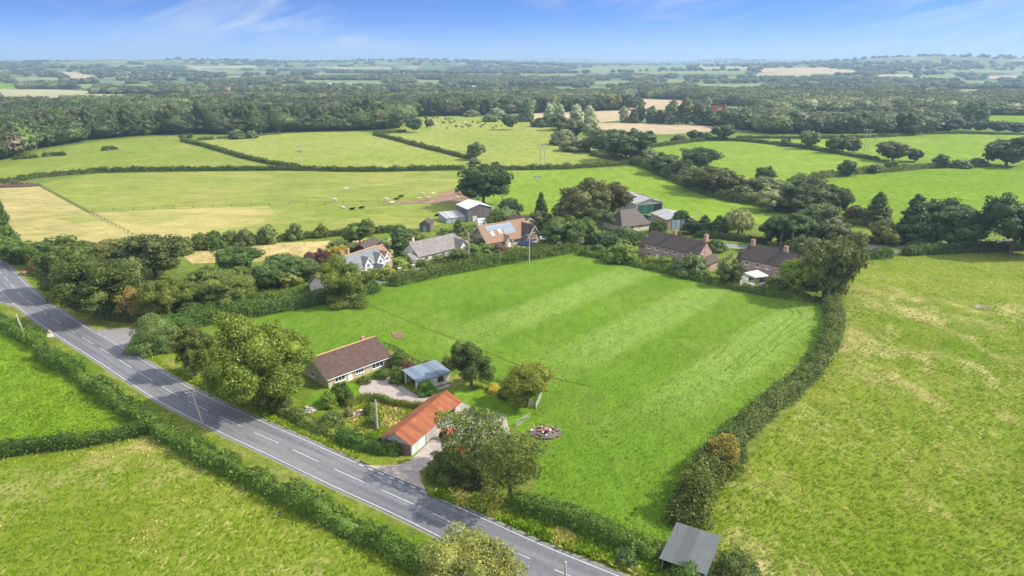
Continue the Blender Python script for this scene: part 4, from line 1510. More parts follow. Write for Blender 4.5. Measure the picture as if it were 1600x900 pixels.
door(r, ('y', -hy - 1.6, -1), -1.8, 1.0, 2.0, 'white')
slope = (7.4 - 2.7) / hy


def on_slope(x0, x1, t0, t1, name, mat, parent, lift=.28):
    m = MB()
    P = lambda x, t, l: (x, -hy + t * hy, 2.7 + slope * t * hy + l)
    q = [P(x0, t0, lift), P(x1, t0, lift), P(x1, t1, lift), P(x0, t1, lift)]
    S = (t1 - t0) * math.hypot(hy, 4.7)
    m.face(q, [(0, 0), (x1 - x0, 0), (x1 - x0, S), (0, S)])
    q2 = [P(x0, t0, .16), P(x1, t0, .16), P(x1, t1, .16), P(x0, t1, .16)]
    for i in range(4):
        j = (i + 1) % 4
        m.face([q[i], q[j], q2[j], q2[i]])
    return m.build(name, M[mat], parent)


on_slope(-7.6, 3.6, .62, .92, 'solar_panel', 'solar', ro)
on_slope(-1.2, 3.6, .30, .58, 'solar_panel', 'solar', ro)
on_slope(-6.6, -5.3, .33, .54, 'skylight', 'white', ro)
on_slope(-3.3, -2.0, .38, .60, 'skylight', 'white', ro)
chimney(ro, -hx + 3.4, .7, 6.8, 8.2, .6, .6, 'brick_buff', 1)

# --- tall corrugated shed
r, L = rootpx('corrugated_shed', (731, 347), (758, 344), 11, 'tall boarded shed with white corrugated roof behind the chalet house', 'shed', length=10.5)
hx, hy = 5.2, 5.5
w, ro = block(r, -hx, hx, -hy, hy, 5.2, 6.8, 'y', 'greywall', 'whitesheet', .3, th=.08)
door(r, ('y', -hy, -1), -2.2, 1.8, 2.2, 'cream')
block(r, -hx - 8.5, -hx - .02, -hy + 1.5, hy - 1, 2.0, 2.9, 'x', 'bluewall', 'asbestos', .2, th=.07, mono=True, wname='lean_to_wall', rname='lean_to_roof')
# --- other houses and farm buildings
r, L = rootpx('house', (812, 367), (838, 361), 9, 'brick house end with white bargeboards and brown roof behind the chalet house', 'house', length=10)
block(r, -5, 5, -4.5, 4.5, 2.7, 5.6, 'y', 'brick_buff', 'tile_dark', .4, barge='white')
window(r, ('y', -4.5, -1), 1.2, 1.0, 1.6, 1.1, 2)

r, L = rootpx('terrace_house', (1006, 402), (1077, 419), 7.5, 'long brick house with dark roof and two chimneys, its right gable end in the sun', 'house', length=20)
hx, hy = L / 2, 3.75
w, ro = block(r, -hx, hx, -hy, hy, 5.0, 8.3, 'x', 'brick', 'tile_dark', .3)
fr = ('y', -hy, -1)
for i in range(6):
    window(r, fr, -hx + 1.7 + i * (2 * hx - 3.4) / 5, 3.35, 1.25, 1.15, 2)
for i in (0, 2, 4):
    window(r, fr, -hx + 1.9 + i * (2 * hx - 3.6) / 5, .9, 1.5, 1.2, 2)
door(r, fr, -hx + 5.2, .95, 2.0, 'white')
window(r, ('x', hx, 1), -1.5, 3.4, 1.0, 1.1, 2)
chimney(ro, -1.6, .3, 7.4, 9.7, 1.1, .8)
chimney(ro, hx - .35, .2, 4.5, 10.2, .9, 1.3)
block(r, -hx - 4.2, -hx - .02, -1.0, hy, 2.6, 4.8, 'x', 'brick', 'tile_dark', .25, wname='outhouse_wall', rname='outhouse_roof')
block(r, hx + .02, hx + 3.4, -hy - .6, 2.2, 2.6, 4.4, 'y', 'brick', 'tile_dark', .25, wname='outhouse_wall', rname='outhouse_roof')

r, L = rootpx('terrace_house', (1156, 428), (1232, 446), 7.5, 'brick house with dark roof behind the white gazebo, partly hidden by trees', 'house', length=20)
hx, hy = L / 2, 3.75
w, ro = block(r, -hx, hx, -hy, hy, 5.0, 8.3, 'x', 'brick', 'tile_dark', .3)
for i in range(6):
    window(r, ('y', -hy, -1), -hx + 1.9 + i * (2 * hx - 3.8) / 5, 3.3, 1.25, 1.15, 2)
for i in (0, 3):
    window(r, ('y', -hy, -1), -hx + 1.9 + i * (2 * hx - 3.6) / 5, .9, 1.5, 1.2, 2)
door(r, ('y', -hy, -1), -hx + 5.4, .95, 2.0, 'white')
chimney(ro, -hx + 1.1, .1, 7.4, 10.0, 1.1, .8)
chimney(ro, 1.2, .3, 7.4, 9.9, 1.1, .8)
block(r, -hx - 3.6, -hx - .02, -.5, hy, 2.6, 5.2, 'x', 'brick', 'tile_dark', .25, wname='outhouse_wall', rname='outhouse_roof')

r, L = rootpx('farm_shed', (1004, 336), (1034, 331), 20, 'large farm shed with green sheet doors and low grey roof', 'barn', length=13)
hx, hy = 6.5, 10
w, ro = block(r, -hx, hx, -hy, hy, 4.6, 6.4, 'y', 'asbestos', 'asbestos', .3, th=.08)
m = MB()
m.box((-1.9, -hy - .06, 2.0), (7.2, .08, 4.0))
m.build('green_door', M['greensheet'], r)
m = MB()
m.box((4.0, -hy - .05, 2.0), (4.2, .06, 4.0))  # near-black panel on the front, painting the shade inside the shed
m.build('opening_shade_panel', M['dark'], r)
slope2 = 1.8 / hx
for x0, y0, y1 in ((-4.9, -3, 1.5), (1.8, -6.5, 7)):
    m = MB()
    f_ = (lambda x: 6.4 - abs(x) * slope2 + .16)
    x1 = x0 + 3.2
    m.face([(x0, y0, f_(x0)), (x1, y0, f_(x1)), (x1, y1, f_(x1)), (x0, y1, f_(x0))], [(0, 0), (3.2, 0), (3.2, y1 - y0), (0, y1 - y0)])
    m.build('solar_panel', M['solar_dark'], ro)
r.rotation_euler.z += math.radians(-14)

r, L = rootpx('brick_barn', (1017, 349), (1045, 362), 11, 'brown brick farm barn with low grey corrugated roof', 'barn', length=13)
hx, hy = 6.5, 5.5
block(r, -hx, hx, -hy, hy, 4.2, 5.6, 'x', 'brick', 'asbestos', .35, th=.08)
m = MB()
m.box((hx + .05, .5, 2.0), (.08, 8.0, 3.8))
m.build('pale_blue_cladding', M['bluewall'], r)
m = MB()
m.box((4.6, -hy - .04, 1.5), (2.4, .06, 3.0))  # panel set on the wall; its black colour stands for the shaded inside
m.build('doorway_shade_panel', M['dark'], r)

r, L = rootpx('farmhouse', (972, 364), (1000, 360), 11, 'farmhouse with big brown hipped roof among the trees beside the farm sheds', 'house', length=13)
block(r, -6.5, 6.5, -5.5, 5.5, 2.5, 7.2, 'x', 'cream', 'tile_taupe', .5, hip=3.4)
window(r, ('y', -5.5, -1), -2, 1.0, 1.5, 1.2, 2)
window(r, ('y', -5.5, -1), 2, 1.0, 1.5, 1.2, 2)

# --- distant buildings, beyond the fields
r, L = rootpx('distant_house', (1107, 180), (1120, 181), 12, 'distant white house with red tiled roof among poplars', 'house', length=22)
block(r, -11, 11, -6, 6, 5, 11.5, 'x', 'whitewash', 'rust', .4)
block(r, 3, 9, -9, -2, 5, 9.5, 'y', 'whitewash', 'rust', .4, wname='gable_wall', rname='gable_roof')
window(r, ('y', -9, -1), 6, 1.5, 1.6, 1.6, 2)
chimney(r, 8.5, 0, 10, 13.2, 1.2, 1.2)
r, L = rootpx('distant_house', (1176, 174), (1190, 174), 12, 'distant tan roofed house with a dark hedge before it, right of the red roofed one', 'house', length=24)
block(r, -12, 12, -6, 6, 3, 8, 'x', 'whitewash', 'tile_orange', .4)
chimney(r, 2, 0, 7, 11, 1.2, 1.2)
for (px, py, ln, dp, ev, rd, lab, wl, rf) in (
        (514, 135.5, 26, 16, 5, 9, 'far pale shed at the left end of the distant farm group', 'whitewash', 'whitesheet'),
        (543, 138.5, 46, 20, 6, 11, 'far long white farm building in the middle of the woods', 'whitewash', 'asbestos'),
        (573, 143.5, 30, 16, 4, 8, 'far low white shed nearest in the distant farm group', 'whitewash', 'whitesheet'),
        (481, 144.5, 20, 12, 4, 8, 'far small blue grey shed among the woodland treetops', 'bluewall', 'slate'),
        (244, 119.5, 22, 14, 7, 12, 'far white house on the left skyline among trees', 'whitewash', 'tile_grey'),
        (1000, 123.5, 60, 22, 6, 11, 'far row of pale farm roofs in the valley beyond the centre wood', 'cream', 'tile_orange')):
    g = G(px, py)
    r = empty('distant_building', g, .25, lab, 'building', None)
    block(r, -ln / 2, ln / 2, -dp / 2, dp / 2, ev, rd, 'x', wl, rf, .5)
# ------------------------------------------------------------------ poles, signs, fences
def pole(px, py, h, label, arms=1, group='wooden poles carrying wires', lean=0.0, arm_rot=0.0):
    g = G(px, py)
    r = empty('utility_pole', g, arm_rot, label, 'pole', group)
    m = MB()
    m.tube([(0, 0, -.2), (lean * .5, 0, h * .5), (lean, 0, h)], [.18, .16, .13], 10)
    m.build('shaft', M['polewood'], r)
    for k in range(arms):
        m = MB()
        z = h - .25 - k * .55
        m.box((lean, .14, z), (2.1 if k == 0 else 1.5, .1, .12))
        for s in (-1, 1):
            m.bar((lean + s * .75, .14, z - .05), (lean, .1, z - .6), .04)
        a = m.build('crossarm', M['polewood'], r)
        p = MB()
        for x in (-.95, -.4, .4, .95):
            if k and abs(x) > .8:
                continue
            p.tube([(lean + x, .14, z + .06), (lean + x, .14, z + .24)], [.05, .06], 8)
        p.build('insulator', M['white'], a)
    return r


pole(318, 664, 6.7, 'leaning grey pole with two crossarms at the edge of the main road', 2, lean=-1.0, arm_rot=.4)
pole(41, 530, 6.2, 'bare leaning pole in the roadside hedge near the warning sign', 0, lean=-1.0)
pole(590, 674, 6.0, 'plain upright pole beside the rusty barn', 0)
pole(237, 472, 4.6, 'short grey pole with a small cap above the bushes by the road', 1)
pole(883, 912, 3.2, 'short dark pole at the bottom edge beside the road', 0)
pole(733, 414, 10.5, 'tall pole beside the drive of the grey roofed bungalow', 0)
for k_, lab_ in enumerate(('upper overhead cable between the two tall poles behind the lane hedge', 'lower overhead cable between the two tall poles behind the lane hedge')):
    a_, b_ = G(733, 414), G(827, 412)
    mc_ = MB()
    mc_.tube([(a_.x + (b_.x - a_.x) * t_ / 12, a_.y + (b_.y - a_.y) * t_ / 12, 10.2 - .08 * t_ - k_ * .6 - 1.1 * (1 - (t_ / 6 - 1) ** 2)) for t_ in range(13)], .03, 5)
    tag(mc_.build('overhead_cable', M['metal']), lab_, 'cable', 'overhead cables')
pole(827, 412, 9.5, 'tall brown pole behind the lane hedge near the blue car', 1)
for i, (px, py, hh) in enumerate(((847.5, 261, 13.5), (1353, 236, 15.5))):
    g = G(px, py)
    r = empty('twin_pole_pylon', g, -.1, ['pair of wooden poles standing at the hedge in the middle pastures',
                                           'pair of wooden poles with hanging insulators in the right hand pasture'][i], 'pylon', 'twin pole pylons in the pastures')
    for s in (-1, 1):
        m = MB()
        m.tube([(s * 1.5, 0, -.3), (s * 1.3, 0, hh)], [.26, .2], 8)
        m.build('pole', M['polewood'], r)
    m = MB()
    m.box((0, .3, hh - .3), (6.2, .25, .3))
    m.build('crossarm', M['polewood'], r)
    for s in (-2.9, 0, 2.9):
        m = MB()
        m.tube([(s, .3, hh - .4), (s * 1.05, .3, hh - 2.2)], [.16, .16], 6)
        m.build('insulator', M['metal'], r)
g = G(470.5, 262)
r = empty('pylon', g, 0, 'slim single pole with a transformer at the hedge corner, left pastures', 'pylon', None)
m = MB(); m.tube([(0, 0, -.3), (0, 0, 13)], [.3, .22], 8); m.build('pole', M['polewood'], r)
m = MB(); m.box((0, .3, 9.8), (3.0, .7, 1.2)); m.box((0, .3, 12.6), (3.2, .2, .25)); m.build('transformer', M['metal'], r)

red = mat_plain('sign_red', (.42, .03, .025), .5, 0, .05, 2, .02)
blackp = mat_plain('sign_black', (.015, .015, .015), .5, 0, .05, 2, .02)


def sign_post(px, py, h, label, name='road_sign', rz=0.0):
    r = empty(name, G(px, py), rz, label, 'road sign')
    m = MB(); m.tube([(0, 0, -.2), (0, 0, h)], .045, 8); m.build('post', M['metal'], r)
    return r


def disc(m, z, rad, y0, y1, n=24, x=0):
    P = [(x + math.cos(2 * PI * k / n) * rad, z + math.sin(2 * PI * k / n) * rad) for k in range(n)]
    m.face([(a, y0, b) for a, b in P]); m.face([(a, y1, b) for a, b in P][::-1])
    for k in range(n):
        a, b = P[k], P[(k + 1) % n]
        m.face([(a[0], y0, a[1]), (a[0], y1, a[1]), (b[0], y1, b[1]), (b[0], y0, b[1])])


# warning triangle with two plates
r = sign_post(81, 533, 3.1, 'white triangular warning sign with red border and two plates, on the road verge', rz=.52)
m = MB()


def tri(z, s, y0, y1):
    h = s * math.sqrt(3) / 2
    P = [(-s / 2, z), (s / 2, z), (0, z + h)]
    m.face([(a, y0, b) for a, b in P]); m.face([(a, y1, b) for a, b in P][::-1])
    for k in range(3):
        a, b = P[k], P[(k + 1) % 3]
        m.face([(a[0], y0, a[1]), (a[0], y1, a[1]), (b[0], y1, b[1]), (b[0], y0, b[1])])


tri(1.95, 1.35, -.08, -.05)
f1 = m.build('warning_triangle', red, r)
m = MB(); tri(2.07, .95, -.10, -.082); f2 = m.build('white_face', M['white'], f1)
m = MB()
m.box((0, -.112, 2.38), (.09, .012, .42)); m.box((.1, -.112, 2.33), (.16, .012, .08))
m.build('junction_symbol', blackp, f1)
for z, w in ((1.68, 1.05), (1.25, 1.35)):
    m = MB(); m.box((0, -.07, z), (w, .03, .36)); m.build('plate', M['white'], r)
# red round sign
r = sign_post(41, 437, 2.7, 'round red sign with a white bar at the wooded roadside', rz=.55)
m = MB(); disc(m, 2.35, .52, -.08, -.05); f1 = m.build('red_disc', red, r)
m = MB(); m.box((0, -.095, 2.35), (.70, .02, .18)); m.build('white_bar', M['white'], f1)
r = sign_post(64.5, 450, 1.7, 'small white sign on a thin post at the wooded roadside', rz=.5)
m = MB(); m.box((0, -.06, 1.6), (.72, .03, .42)); m.build('plate', M['white'], r)


def fence(name, pts, label, h=1.15, step=1.9, mat='wood', rails=(.45, .8, 1.08), cat='fence', post=.11):
    P = resample([Vector(G2(*p)) for p in pts], step)
    g = P[0]
    r = empty(name, (g.x, g.y, 0), 0, label, cat)
    for p in P[:95]:
        m = MB(); m.box((p.x - g.x, p.y - g.y, h / 2 - .1), (post, post, h + .2)); m.build('post', M[mat], r)
    for z in rails:
        m = MB()
        for a, b in zip(P[:-1], P[1:]):
            m.bar((a.x - g.x, a.y - g.y, z), (b.x - g.x, b.y - g.y, z), .045, 0, .1)
        m.build('rail', M[mat], r)
    return r


fence('post_and_rail_fence', [(600, 541), (622, 550), (645, 566), (672, 578)], 'dark post and rail fence between bungalow garden and paddock', mat='darkwood')
fence('post_and_rail_fence', [(700, 575), (735, 590), (765, 598), (790, 606), (815, 614)], 'dark post and rail fence behind the tall garden bush', mat='darkwood')
fence('wire_fence', [(60, 288), (100, 311), (140, 332), (180, 353), (216, 372)], 'thin post fence dividing the pale hay fields on the left', 1.2, 5.0, 'wood', (.5, 1.0), post=.2)
fence('wire_fence', [(145, 331), (220, 328), (300, 325), (420, 321), (520, 318), (600, 317)], 'long thin post fence across the big hay field', 1.1, 8.0, 'wood', (1.0,), post=.22)
fence('board_fence', [(1108, 411), (1120, 415), (1133, 411), (1146, 401)], 'brown board fence beside the lawn between the brick houses', 1.8, 2.2, 'darkwood', (.3, .6, .9, 1.2, 1.5, 1.75))
fence('board_fence', [(1164, 450), (1172, 446), (1183, 445), (1193, 444)], 'grey panel fence beside the white gazebo', 1.7, 2.0, 'greywood', (.3, .6, .9, 1.2, 1.5))
fence('garden_fence', [(640, 362), (662, 372), (688, 383)], 'brown slatted fence beside the kitchen garden', 1.4, 2.5, 'terracotta' if False else 'wood', (.3, .6, .9, 1.2))


def gate(px0, px1, label, h=1.15, mat='greywood', lean=0.0, bars=5):
    a, b = Vector(G2(*px0)), Vector(G2(*px1))
    d = b - a
    L = d.length
    r = empty('field_gate', (a.x, a.y, 0), math.atan2(d.y, d.x), label, 'gate')
    m = MB()
    for i in range(bars):
        z = .18 + (h - .18) * i / (bars - 1)
        m.box((L / 2, lean * z, z), (L, .05, .09))
    m.bar((0.05, lean * .2, .2), (L - .05, lean * h, h), .05)
    m.build('bar_panel', M[mat], r)
    for x in (0, L):
        m = MB(); m.box((x, lean * h * .5, h / 2), (.1, .08, h + .15), 0, 0, -math.atan(lean)); m.build('stile', M[mat], r)
    return r


gate((803, 624), (834, 637), 'silver metal hurdle gate under the tree at the paddock edge', 1.2, 'metal')
gate((837, 640), (846, 620), 'grey hurdle gate standing end on beside the paddock tree', 1.2, 'greywood')
gate((806, 668), (827, 655), 'pale wooden rail gate beside the bonfire heap', 1.2, 'greywood', 0, 3)
gate((1395, 399), (1409, 397.5), 'grey field gate in the gap of the far right lane hedge', 1.3, 'metal')


# ------------------------------------------------------------------ cars
def car_mesh(kind='hatch'):
    """body outline by sections, glasshouse, four wheels; 4.2 m long, nose at +x"""
    root = empty('parked_car', (0, 0, -50), 0, 'x', 'car')
    L, Wd = 4.2, 1.75
    prof = [(-2.1, .35), (-2.12, .75), (-2.0, .95), (1.0 if kind != 'van' else 1.5, .98), (1.85, .85), (2.1, .62), (2.08, .35)]
    m = MB()

    def loft(prof, w0, w1, zsplit, mesh):
        n_ = len(prof)
        rows = []
        for s in (-1, -.86, .86, 1):
            k = .93 if abs(s) == 1 else 1
            rows.append([(x * (k if abs(s) < 1 else .985), s * (w0 + (w1 - w0) * (z - zsplit)), z * (1 if abs(s) < 1 else .97)) for x, z in prof])
        for i in range(3):
            for k in range(n_):
                a, b = k, (k + 1) % n_
                mesh.face([rows[i][a], rows[i][b], rows[i + 1][b], rows[i + 1][a]])
        mesh.face(rows[0]); mesh.face(rows[-1][::-1])
    loft(prof, Wd / 2, Wd / 2, 0, m)
    if kind == 'van':
        cab = [(-1.98, .96), (-1.9, 1.72), (-1.6, 1.8), (.5, 1.8), (.8, 1.7), (1.45, .97)]
    elif kind == 'suv':
        cab = [(-1.98, .94), (-1.75, 1.55), (-1.4, 1.66), (.1, 1.66), (.35, 1.58), (1.05, .97)]
    else:
        cab = [(-1.9, .93), (-1.45, 1.38), (-1.1, 1.46), (.1, 1.46), (.35, 1.38), (1.05, .97)]
    loft(cab, Wd / 2 - .06, Wd / 2 - .22, .95, m)
    body = m.build('body', M['carpaint'], root, bevel=.03)
    g = MB()
    for s in (-1, 1):
        pts = []
        for x, z in cab[:1] + cab[1:]:
            zz = .95 + .14 + (z - .95) * .72
            y = s * (Wd / 2 - .06 + (-.16) * (zz - .95) + .015)
            pts.append((x * .84, y, zz))
        g.face(pts)
    e0, e1 = Vector((cab[-1][0], 0, cab[-1][1])), Vector((cab[-2][0], 0, cab[-2][1]))
    r0, r1 = Vector((cab[0][0], 0, cab[0][1])), Vector((cab[1][0], 0, cab[1][1]))
    for a, b, sx in ((e0, e1, 1), (r0, r1, -1)):
        p, q = a.lerp(b, .15), a.lerp(b, .95)
        o = Vector((.03 * sx, 0, .02))
        g.face([p + o + Vector((0, -.68, 0)), p + o + Vector((0, .68, 0)), q + o + Vector((0, .58, 0)), q + o + Vector((0, -.58, 0))])
    g.build('windows', M['carglass'], root)
    for x in (-1.3, 1.32):
        for s in (-1, 1):
            w = MB()
            w.tube([(x, s * .68, .32), (x, s * .89, .32)], .32, 16)
            t = w.build('wheel', M['black'], root)
            h = MB(); h.tube([(x, s * .895, .32), (x, s * .905, .32)], .19, 12); h.build('hubcap', M['metal'], t)
    for s in (-1, 1):
        h = MB(); h.box((2.07, s * .62, .68), (.08, .34, .15)); h.build('headlight', M['white'], root)
        h = MB(); h.box((-2.1, s * .68, .78), (.07, .22, .18)); h.build('tail_light', red, root)
    return root


pm, pnt, pout = new_mat('car_paint')
n = N(pnt)
pb = n.bsdf(pout, n('ShaderNodeObjectInfo').outputs['Color'], .3, None, .1, .6)
pb.inputs['Coat Weight'].default_value = .5
M['carpaint'] = pm
PROTO = {k: car_mesh(k) for k in ('hatch', 'suv', 'van')}
USED = set()


def car(kind, px, py, rz, colr, label, z=.17, s=1.0):
    g = G(px, py)
    p = PROTO[kind]
    if kind not in USED:
        USED.add(kind)
        p.location = (g.x, g.y, z); p.rotation_euler = (0, 0, rz); p['label'] = label; p.scale = (s, s, s)
        r = p
    else:
        r = dup(p, (g.x, g.y, z), rz, label, None, (s, s, s))
    for ch in r.children:
        if ch.name.startswith('body'):
            ch.color = (*colr, 1)
    r['group'] = 'parked cars'
    return r


car('hatch', 615, 414, 2.6, (.16, .19, .24), 'blue grey car parked beside the white cottage', .03, 1.1)
car('suv', 741, 403, 2.4, (.55, .57, .60), 'silver car parked by the grey roofed bungalow', .03, 1.1)
car('hatch', 824, 384, .1, (.06, .14, .42), 'bright blue car in front of the chalet gable', .03, 1.15)
car('van', 842, 377, -.5, (.75, .76, .77), 'white van parked right of the chalet house', .03, 1.05)
car('hatch', 838, 369, .3, (.70, .71, .72), 'white car parked behind the white van', .03, 1.0)
car('suv', 850, 373, -.6, (.25, .33, .45), 'pale blue car next to the white van', .03, 1.0)
car('suv', 857, 379, 1.3, (.015, .018, .022), 'black car parked in the shade beside the big round tree', .03, 1.05)
car('hatch', 713, 713, .95, (.55, .02, .02), 'small red car on the track under the ash tree', .19, .95)


# old orange tractor under the ash
def tractor(px, py, rz, colr, label, name='tractor', s=1.0):
    r = empty(name, (*G2(px, py), .17), rz, label, 'tractor')
    r.scale = (s, s, s)
    pmat = mat_plain('tractor_paint_' + name, colr, .6, 0, .3, 3, .2)
    m = MB(); m.box((.7, 0, 1.0), (1.7, .6, .6)); m.box((1.58, 0, .9), (.1, .55, .7)); m.box((-.4, 0, .8), (.9, .8, .3)); m.build('bonnet', pmat, r, bevel=.05)
    for s_ in (-1, 1):
        m = MB(); m.tube([(-.55, s_ * .55, .7), (-.55, s_ * .92, .7)], .7, 18); t = m.build('wheel', M['black'], r)
        m = MB(); m.tube([(-.55, s_ * .925, .7), (-.55, s_ * .94, .7)], .36, 12); m.build('rim', pmat, t)
        m = MB(); m.tube([(1.3, s_ * .5, .4), (1.3, s_ * .72, .4)], .4, 16); m.build('wheel', M['black'], r)
        m = MB(); m.box((-.55, s_ * .74, 1.46), (1.1, .38, .06)); m.build('mudguard', pmat, r)
    m = MB(); m.box((-.5, 0, 1.15), (.45, .5, .12)); m.box((-.75, 0, 1.35), (.08, .5, .4)); m.build('seat', M['black'], r)
    m = MB(); m.tube([(.0, 0, 1.2), (-.2, 0, 1.5)], .03, 6); m.tube([(-.2, 0, 1.48), (-.22, 0, 1.52)], .2, 12); m.build('steering_wheel', M['black'], r)
    m = MB(); m.tube([(1.1, 0, 1.3), (1.1, 0, 1.95)], .05, 8); m.build('exhaust', M['black'], r)
    for x in (-.95, ):
        for s_ in (-1, 1):
            m = MB(); m.tube([(x, s_ * .5, .9), (x, s_ * .5, 2.2)], .04, 6); m.build('roll_bar', M['black'], r)
    return r


tractor(700, 686, .9, (.5, .10, .05), 'old orange red tractor under the ash beside the rusty barn')
tractor(1012, 345, .6, (.03, .10, .22), 'dark blue tractor in the farmyard between the sheds', 'farm_tractor', 1.5)

# open trailer and junk on the yard
r = empty('trailer', (*G2(722, 722), .17), .5, 'small grey trailer beside the red car under the ash', 'trailer')
m = MB(); m.box((0, 0, .62), (2.4, 1.4, .08))
for s in (-1, 1):
    m.box((0, s * .68, .82), (2.4, .05, .4)); m.box((s * 1.18, 0, .82), (.05, 1.4, .4))
m.build('tray', M['metal'], r)
for s in (-1, 1):
    m = MB(); m.tube([(0, s * .75, .33), (0, s * .92, .33)], .33, 14); m.build('wheel', M['black'], r)
m = MB(); m.bar((1.2, .3, .55), (2.2, 0, .5), .07); m.bar((1.2, -.3, .55), (2.2, 0, .5), .07); m.build('drawbar', M['metal'], r)


def heap(name, px, py, rx, ry, h, mats, label, bits, cat, rz=0.0):
    """a loose pile: uneven mound with broken bits lying on it, one mesh"""
    g = G(px, py)
    rng = np.random.default_rng(len(label))
    bm = bmesh.new()
    bmesh.ops.create_grid(bm, x_segments=26, y_segments=26, size=1.0)
    for v in bm.verts:
        x, y = v.co.x, v.co.y
        d = math.hypot(x, y)
        k = max(0, 1 - d) ** .7
        v.co = Vector((x * rx, y * ry, h * k * (.7 + .7 * noise.noise((x * 2.3, y * 2.3, rx))) + .012))
    me = bpy.data.meshes.new(name)
    bm.to_mesh(me); bm.free()
    m = MB()
    for f in me.polygons:
        if math.hypot(f.center.x / rx, f.center.y / ry) > .96 + .1 * noise.noise((f.center.x, f.center.y, 3.0)):
            continue
        m.face([me.vertices[i].co for i in f.vertices])
    for _ in range(bits):
        a, d = rng.uniform(0, 2 * PI), rng.uniform(0, .75)
        x, y = math.cos(a) * d * rx, math.sin(a) * d * ry
        m.box((x, y, h * (1 - d) ** .7 * .8 + .1), (rng.uniform(.3, 1.3), rng.uniform(.06, .3), rng.uniform(.05, .2)), rng.uniform(0, 3), rng.integers(0, len(mats)), rng.uniform(-.4, .4), rng.uniform(-.4, .4))
    bpy.data.meshes.remove(me)
    o = m.build(name, mats)
    o.location = (g.x, g.y, .17)
    o.rotation_euler.z = rz
    return tag(o, label, cat)


ash_m = mat_plain('burnt_earth', (.13, .10, .085), .95, 0, .6, 1.5, .8)
rustm = mat_plain('rusty_scrap', (.40, .19, .08), .9, 0, .4, 3, .4)
manure = mat_plain('manure', (.10, .055, .04), .95, 0, .4, 1.2, .8)
pinky = mat_plain('scrap_boards', (.45, .33, .28), .9, 0, .3, 3, .3)
heap('bonfire_heap', 852, 677, 2.9, 2.3, .8, [ash_m, rustm, M['wood'], M['dark'], pinky, rustm, M['white']], 'burnt bonfire heap of scrap and timber in the paddock corner', 60, 'heap')
heap('manure_heap', 28, 291, 11, 4.5, 2.6, [manure, manure, pinky], 'long dark manure heap against the hedge at the left edge', 40, 'heap', .1)
heap('scrap_heap', 735, 700, 3.6, 3.0, .9, [M['yard'], M['cream'], pinky, M['white'], M['greywood'], M['metal']], 'pale heap of boards and junk behind the ash trunk', 90, 'heap')
heap('timber_heap', 566, 648, 2.6, 1.2, .7, [pinky, rustm, M['greywood'], M['white'], M['terracotta']], 'heap of brick and timber scraps in the orchard garden', 40, 'heap', .4)
heap('log_heap', 482, 643, 1.6, 1.0, .7, [M['greywood'], M['greywood'], M['wood']], 'pile of grey stones at the shrub border near the big tree', 24, 'heap', .4)
heap('wood_heap', 1169, 448, 3.2, 1.6, .9, [M['greywood'], pinky, M['white'], M['wood']], 'jumble of boards and poles in the garden below the gazebo', 45, 'heap', .8)

# ------------------------------------------------------------------ small garden things
r = empty('gazebo', (*G2(1181, 440), 0), .3, 'white canvas gazebo on the patio of the brick house', 'gazebo')
m = MB()
q = [(-2.4, -2.4), (2.4, -2.4), (2.4, 2.4), (-2.4, 2.4)]
for i in range(4):
    a, b = q[i], q[(i + 1) % 4]
    m.face([(a[0], a[1], 2.3), (b[0], b[1], 2.3), (b[0] * .1, b[1] * .1, 3.4), (a[0] * .1, a[1] * .1, 3.4)])
    m.face([(a[0], a[1], 2.3), (b[0], b[1], 2.3), (b[0], b[1], 2.0), (a[0], a[1], 2.0)])
m.face([(x * .1, y * .1, 3.4) for x, y in q])
m.build('canopy', M['white'], r)
for x, y in q:
    m = MB(); m.tube([(x * .97, y * .97, 0), (x * .97, y * .97, 2.3)], .05, 6); m.build('leg', M['metal'], r)

r = empty('trampoline', (*G2(1198, 449), 0), 0, 'round dark trampoline in the garden of the brick house', 'trampoline')
m = MB(); m.tube([(0, 0, .8), (0, 0, .84)], 1.9, 24); m.build('mat', M['bluefelt'], r)
m = MB()
for k in range(24):
    a, b = 2 * PI * k / 24, 2 * PI * (k + 1) / 24
    m.bar((math.cos(a) * 2, math.sin(a) * 2, .82), (math.cos(b) * 2, math.sin(b) * 2, .82), .08)
m.build('frame', M['metal'], r)
for k in range(4):
    a = k * PI / 2
    m = MB(); m.tube([(math.cos(a) * 1.9, math.sin(a) * 1.9, 0), (math.cos(a) * 1.9, math.sin(a) * 1.9, .8)], .04, 6); m.build('leg', M['metal'], r)


def hut(px, py, w, d, ev, rd, wm, rm, label, rz=.3, axis='y', name='garden_hut'):
    r = empty(name, (*G2(px, py), 0), rz, label, 'hut')
    block(r, -w / 2, w / 2, -d / 2, d / 2, ev, rd, axis, wm, rm, .18, th=.07)
    door(r, ('y', -d / 2, -1), -.1, .9, min(1.9, ev - .1), 'greywood')
    return r


hut(667, 360, 4.2, 4.6, 3.0, 4.4, 'greywall', 'tile_dark', 'small dark wooden hut in the kitchen garden near the pasture', -.2)
hut(1154, 442, 3.2, 4.0, 2.2, 2.9, 'cream', 'whitesheet', 'cream garden hut with white roof behind the paddock hedge', .5)
hut(1266, 445, 3.0, 3.4, 2.1, 2.8, 'darkboards', 'asbestos', 'dark hut with light grey roof under the big tree at the corner', .4)
hut(1298, 356, 5.5, 5, 2.6, 3.4, 'brick', 'greysheet', 'brick hut with flat grey roof among the trees right of the pines', .1, 'x')
hut(321, 441, 3.0, 4.0, 2.4, 3.6, 'cream', 'slate', 'small slate roofed hut almost hidden in the roadside wood', .6)
hut(342, 471, 4.0, 4.0, 2.4, 3.4, 'whitewash', 'whitesheet', 'white shed glimpsed beneath the pale tree beside the lane', .5)

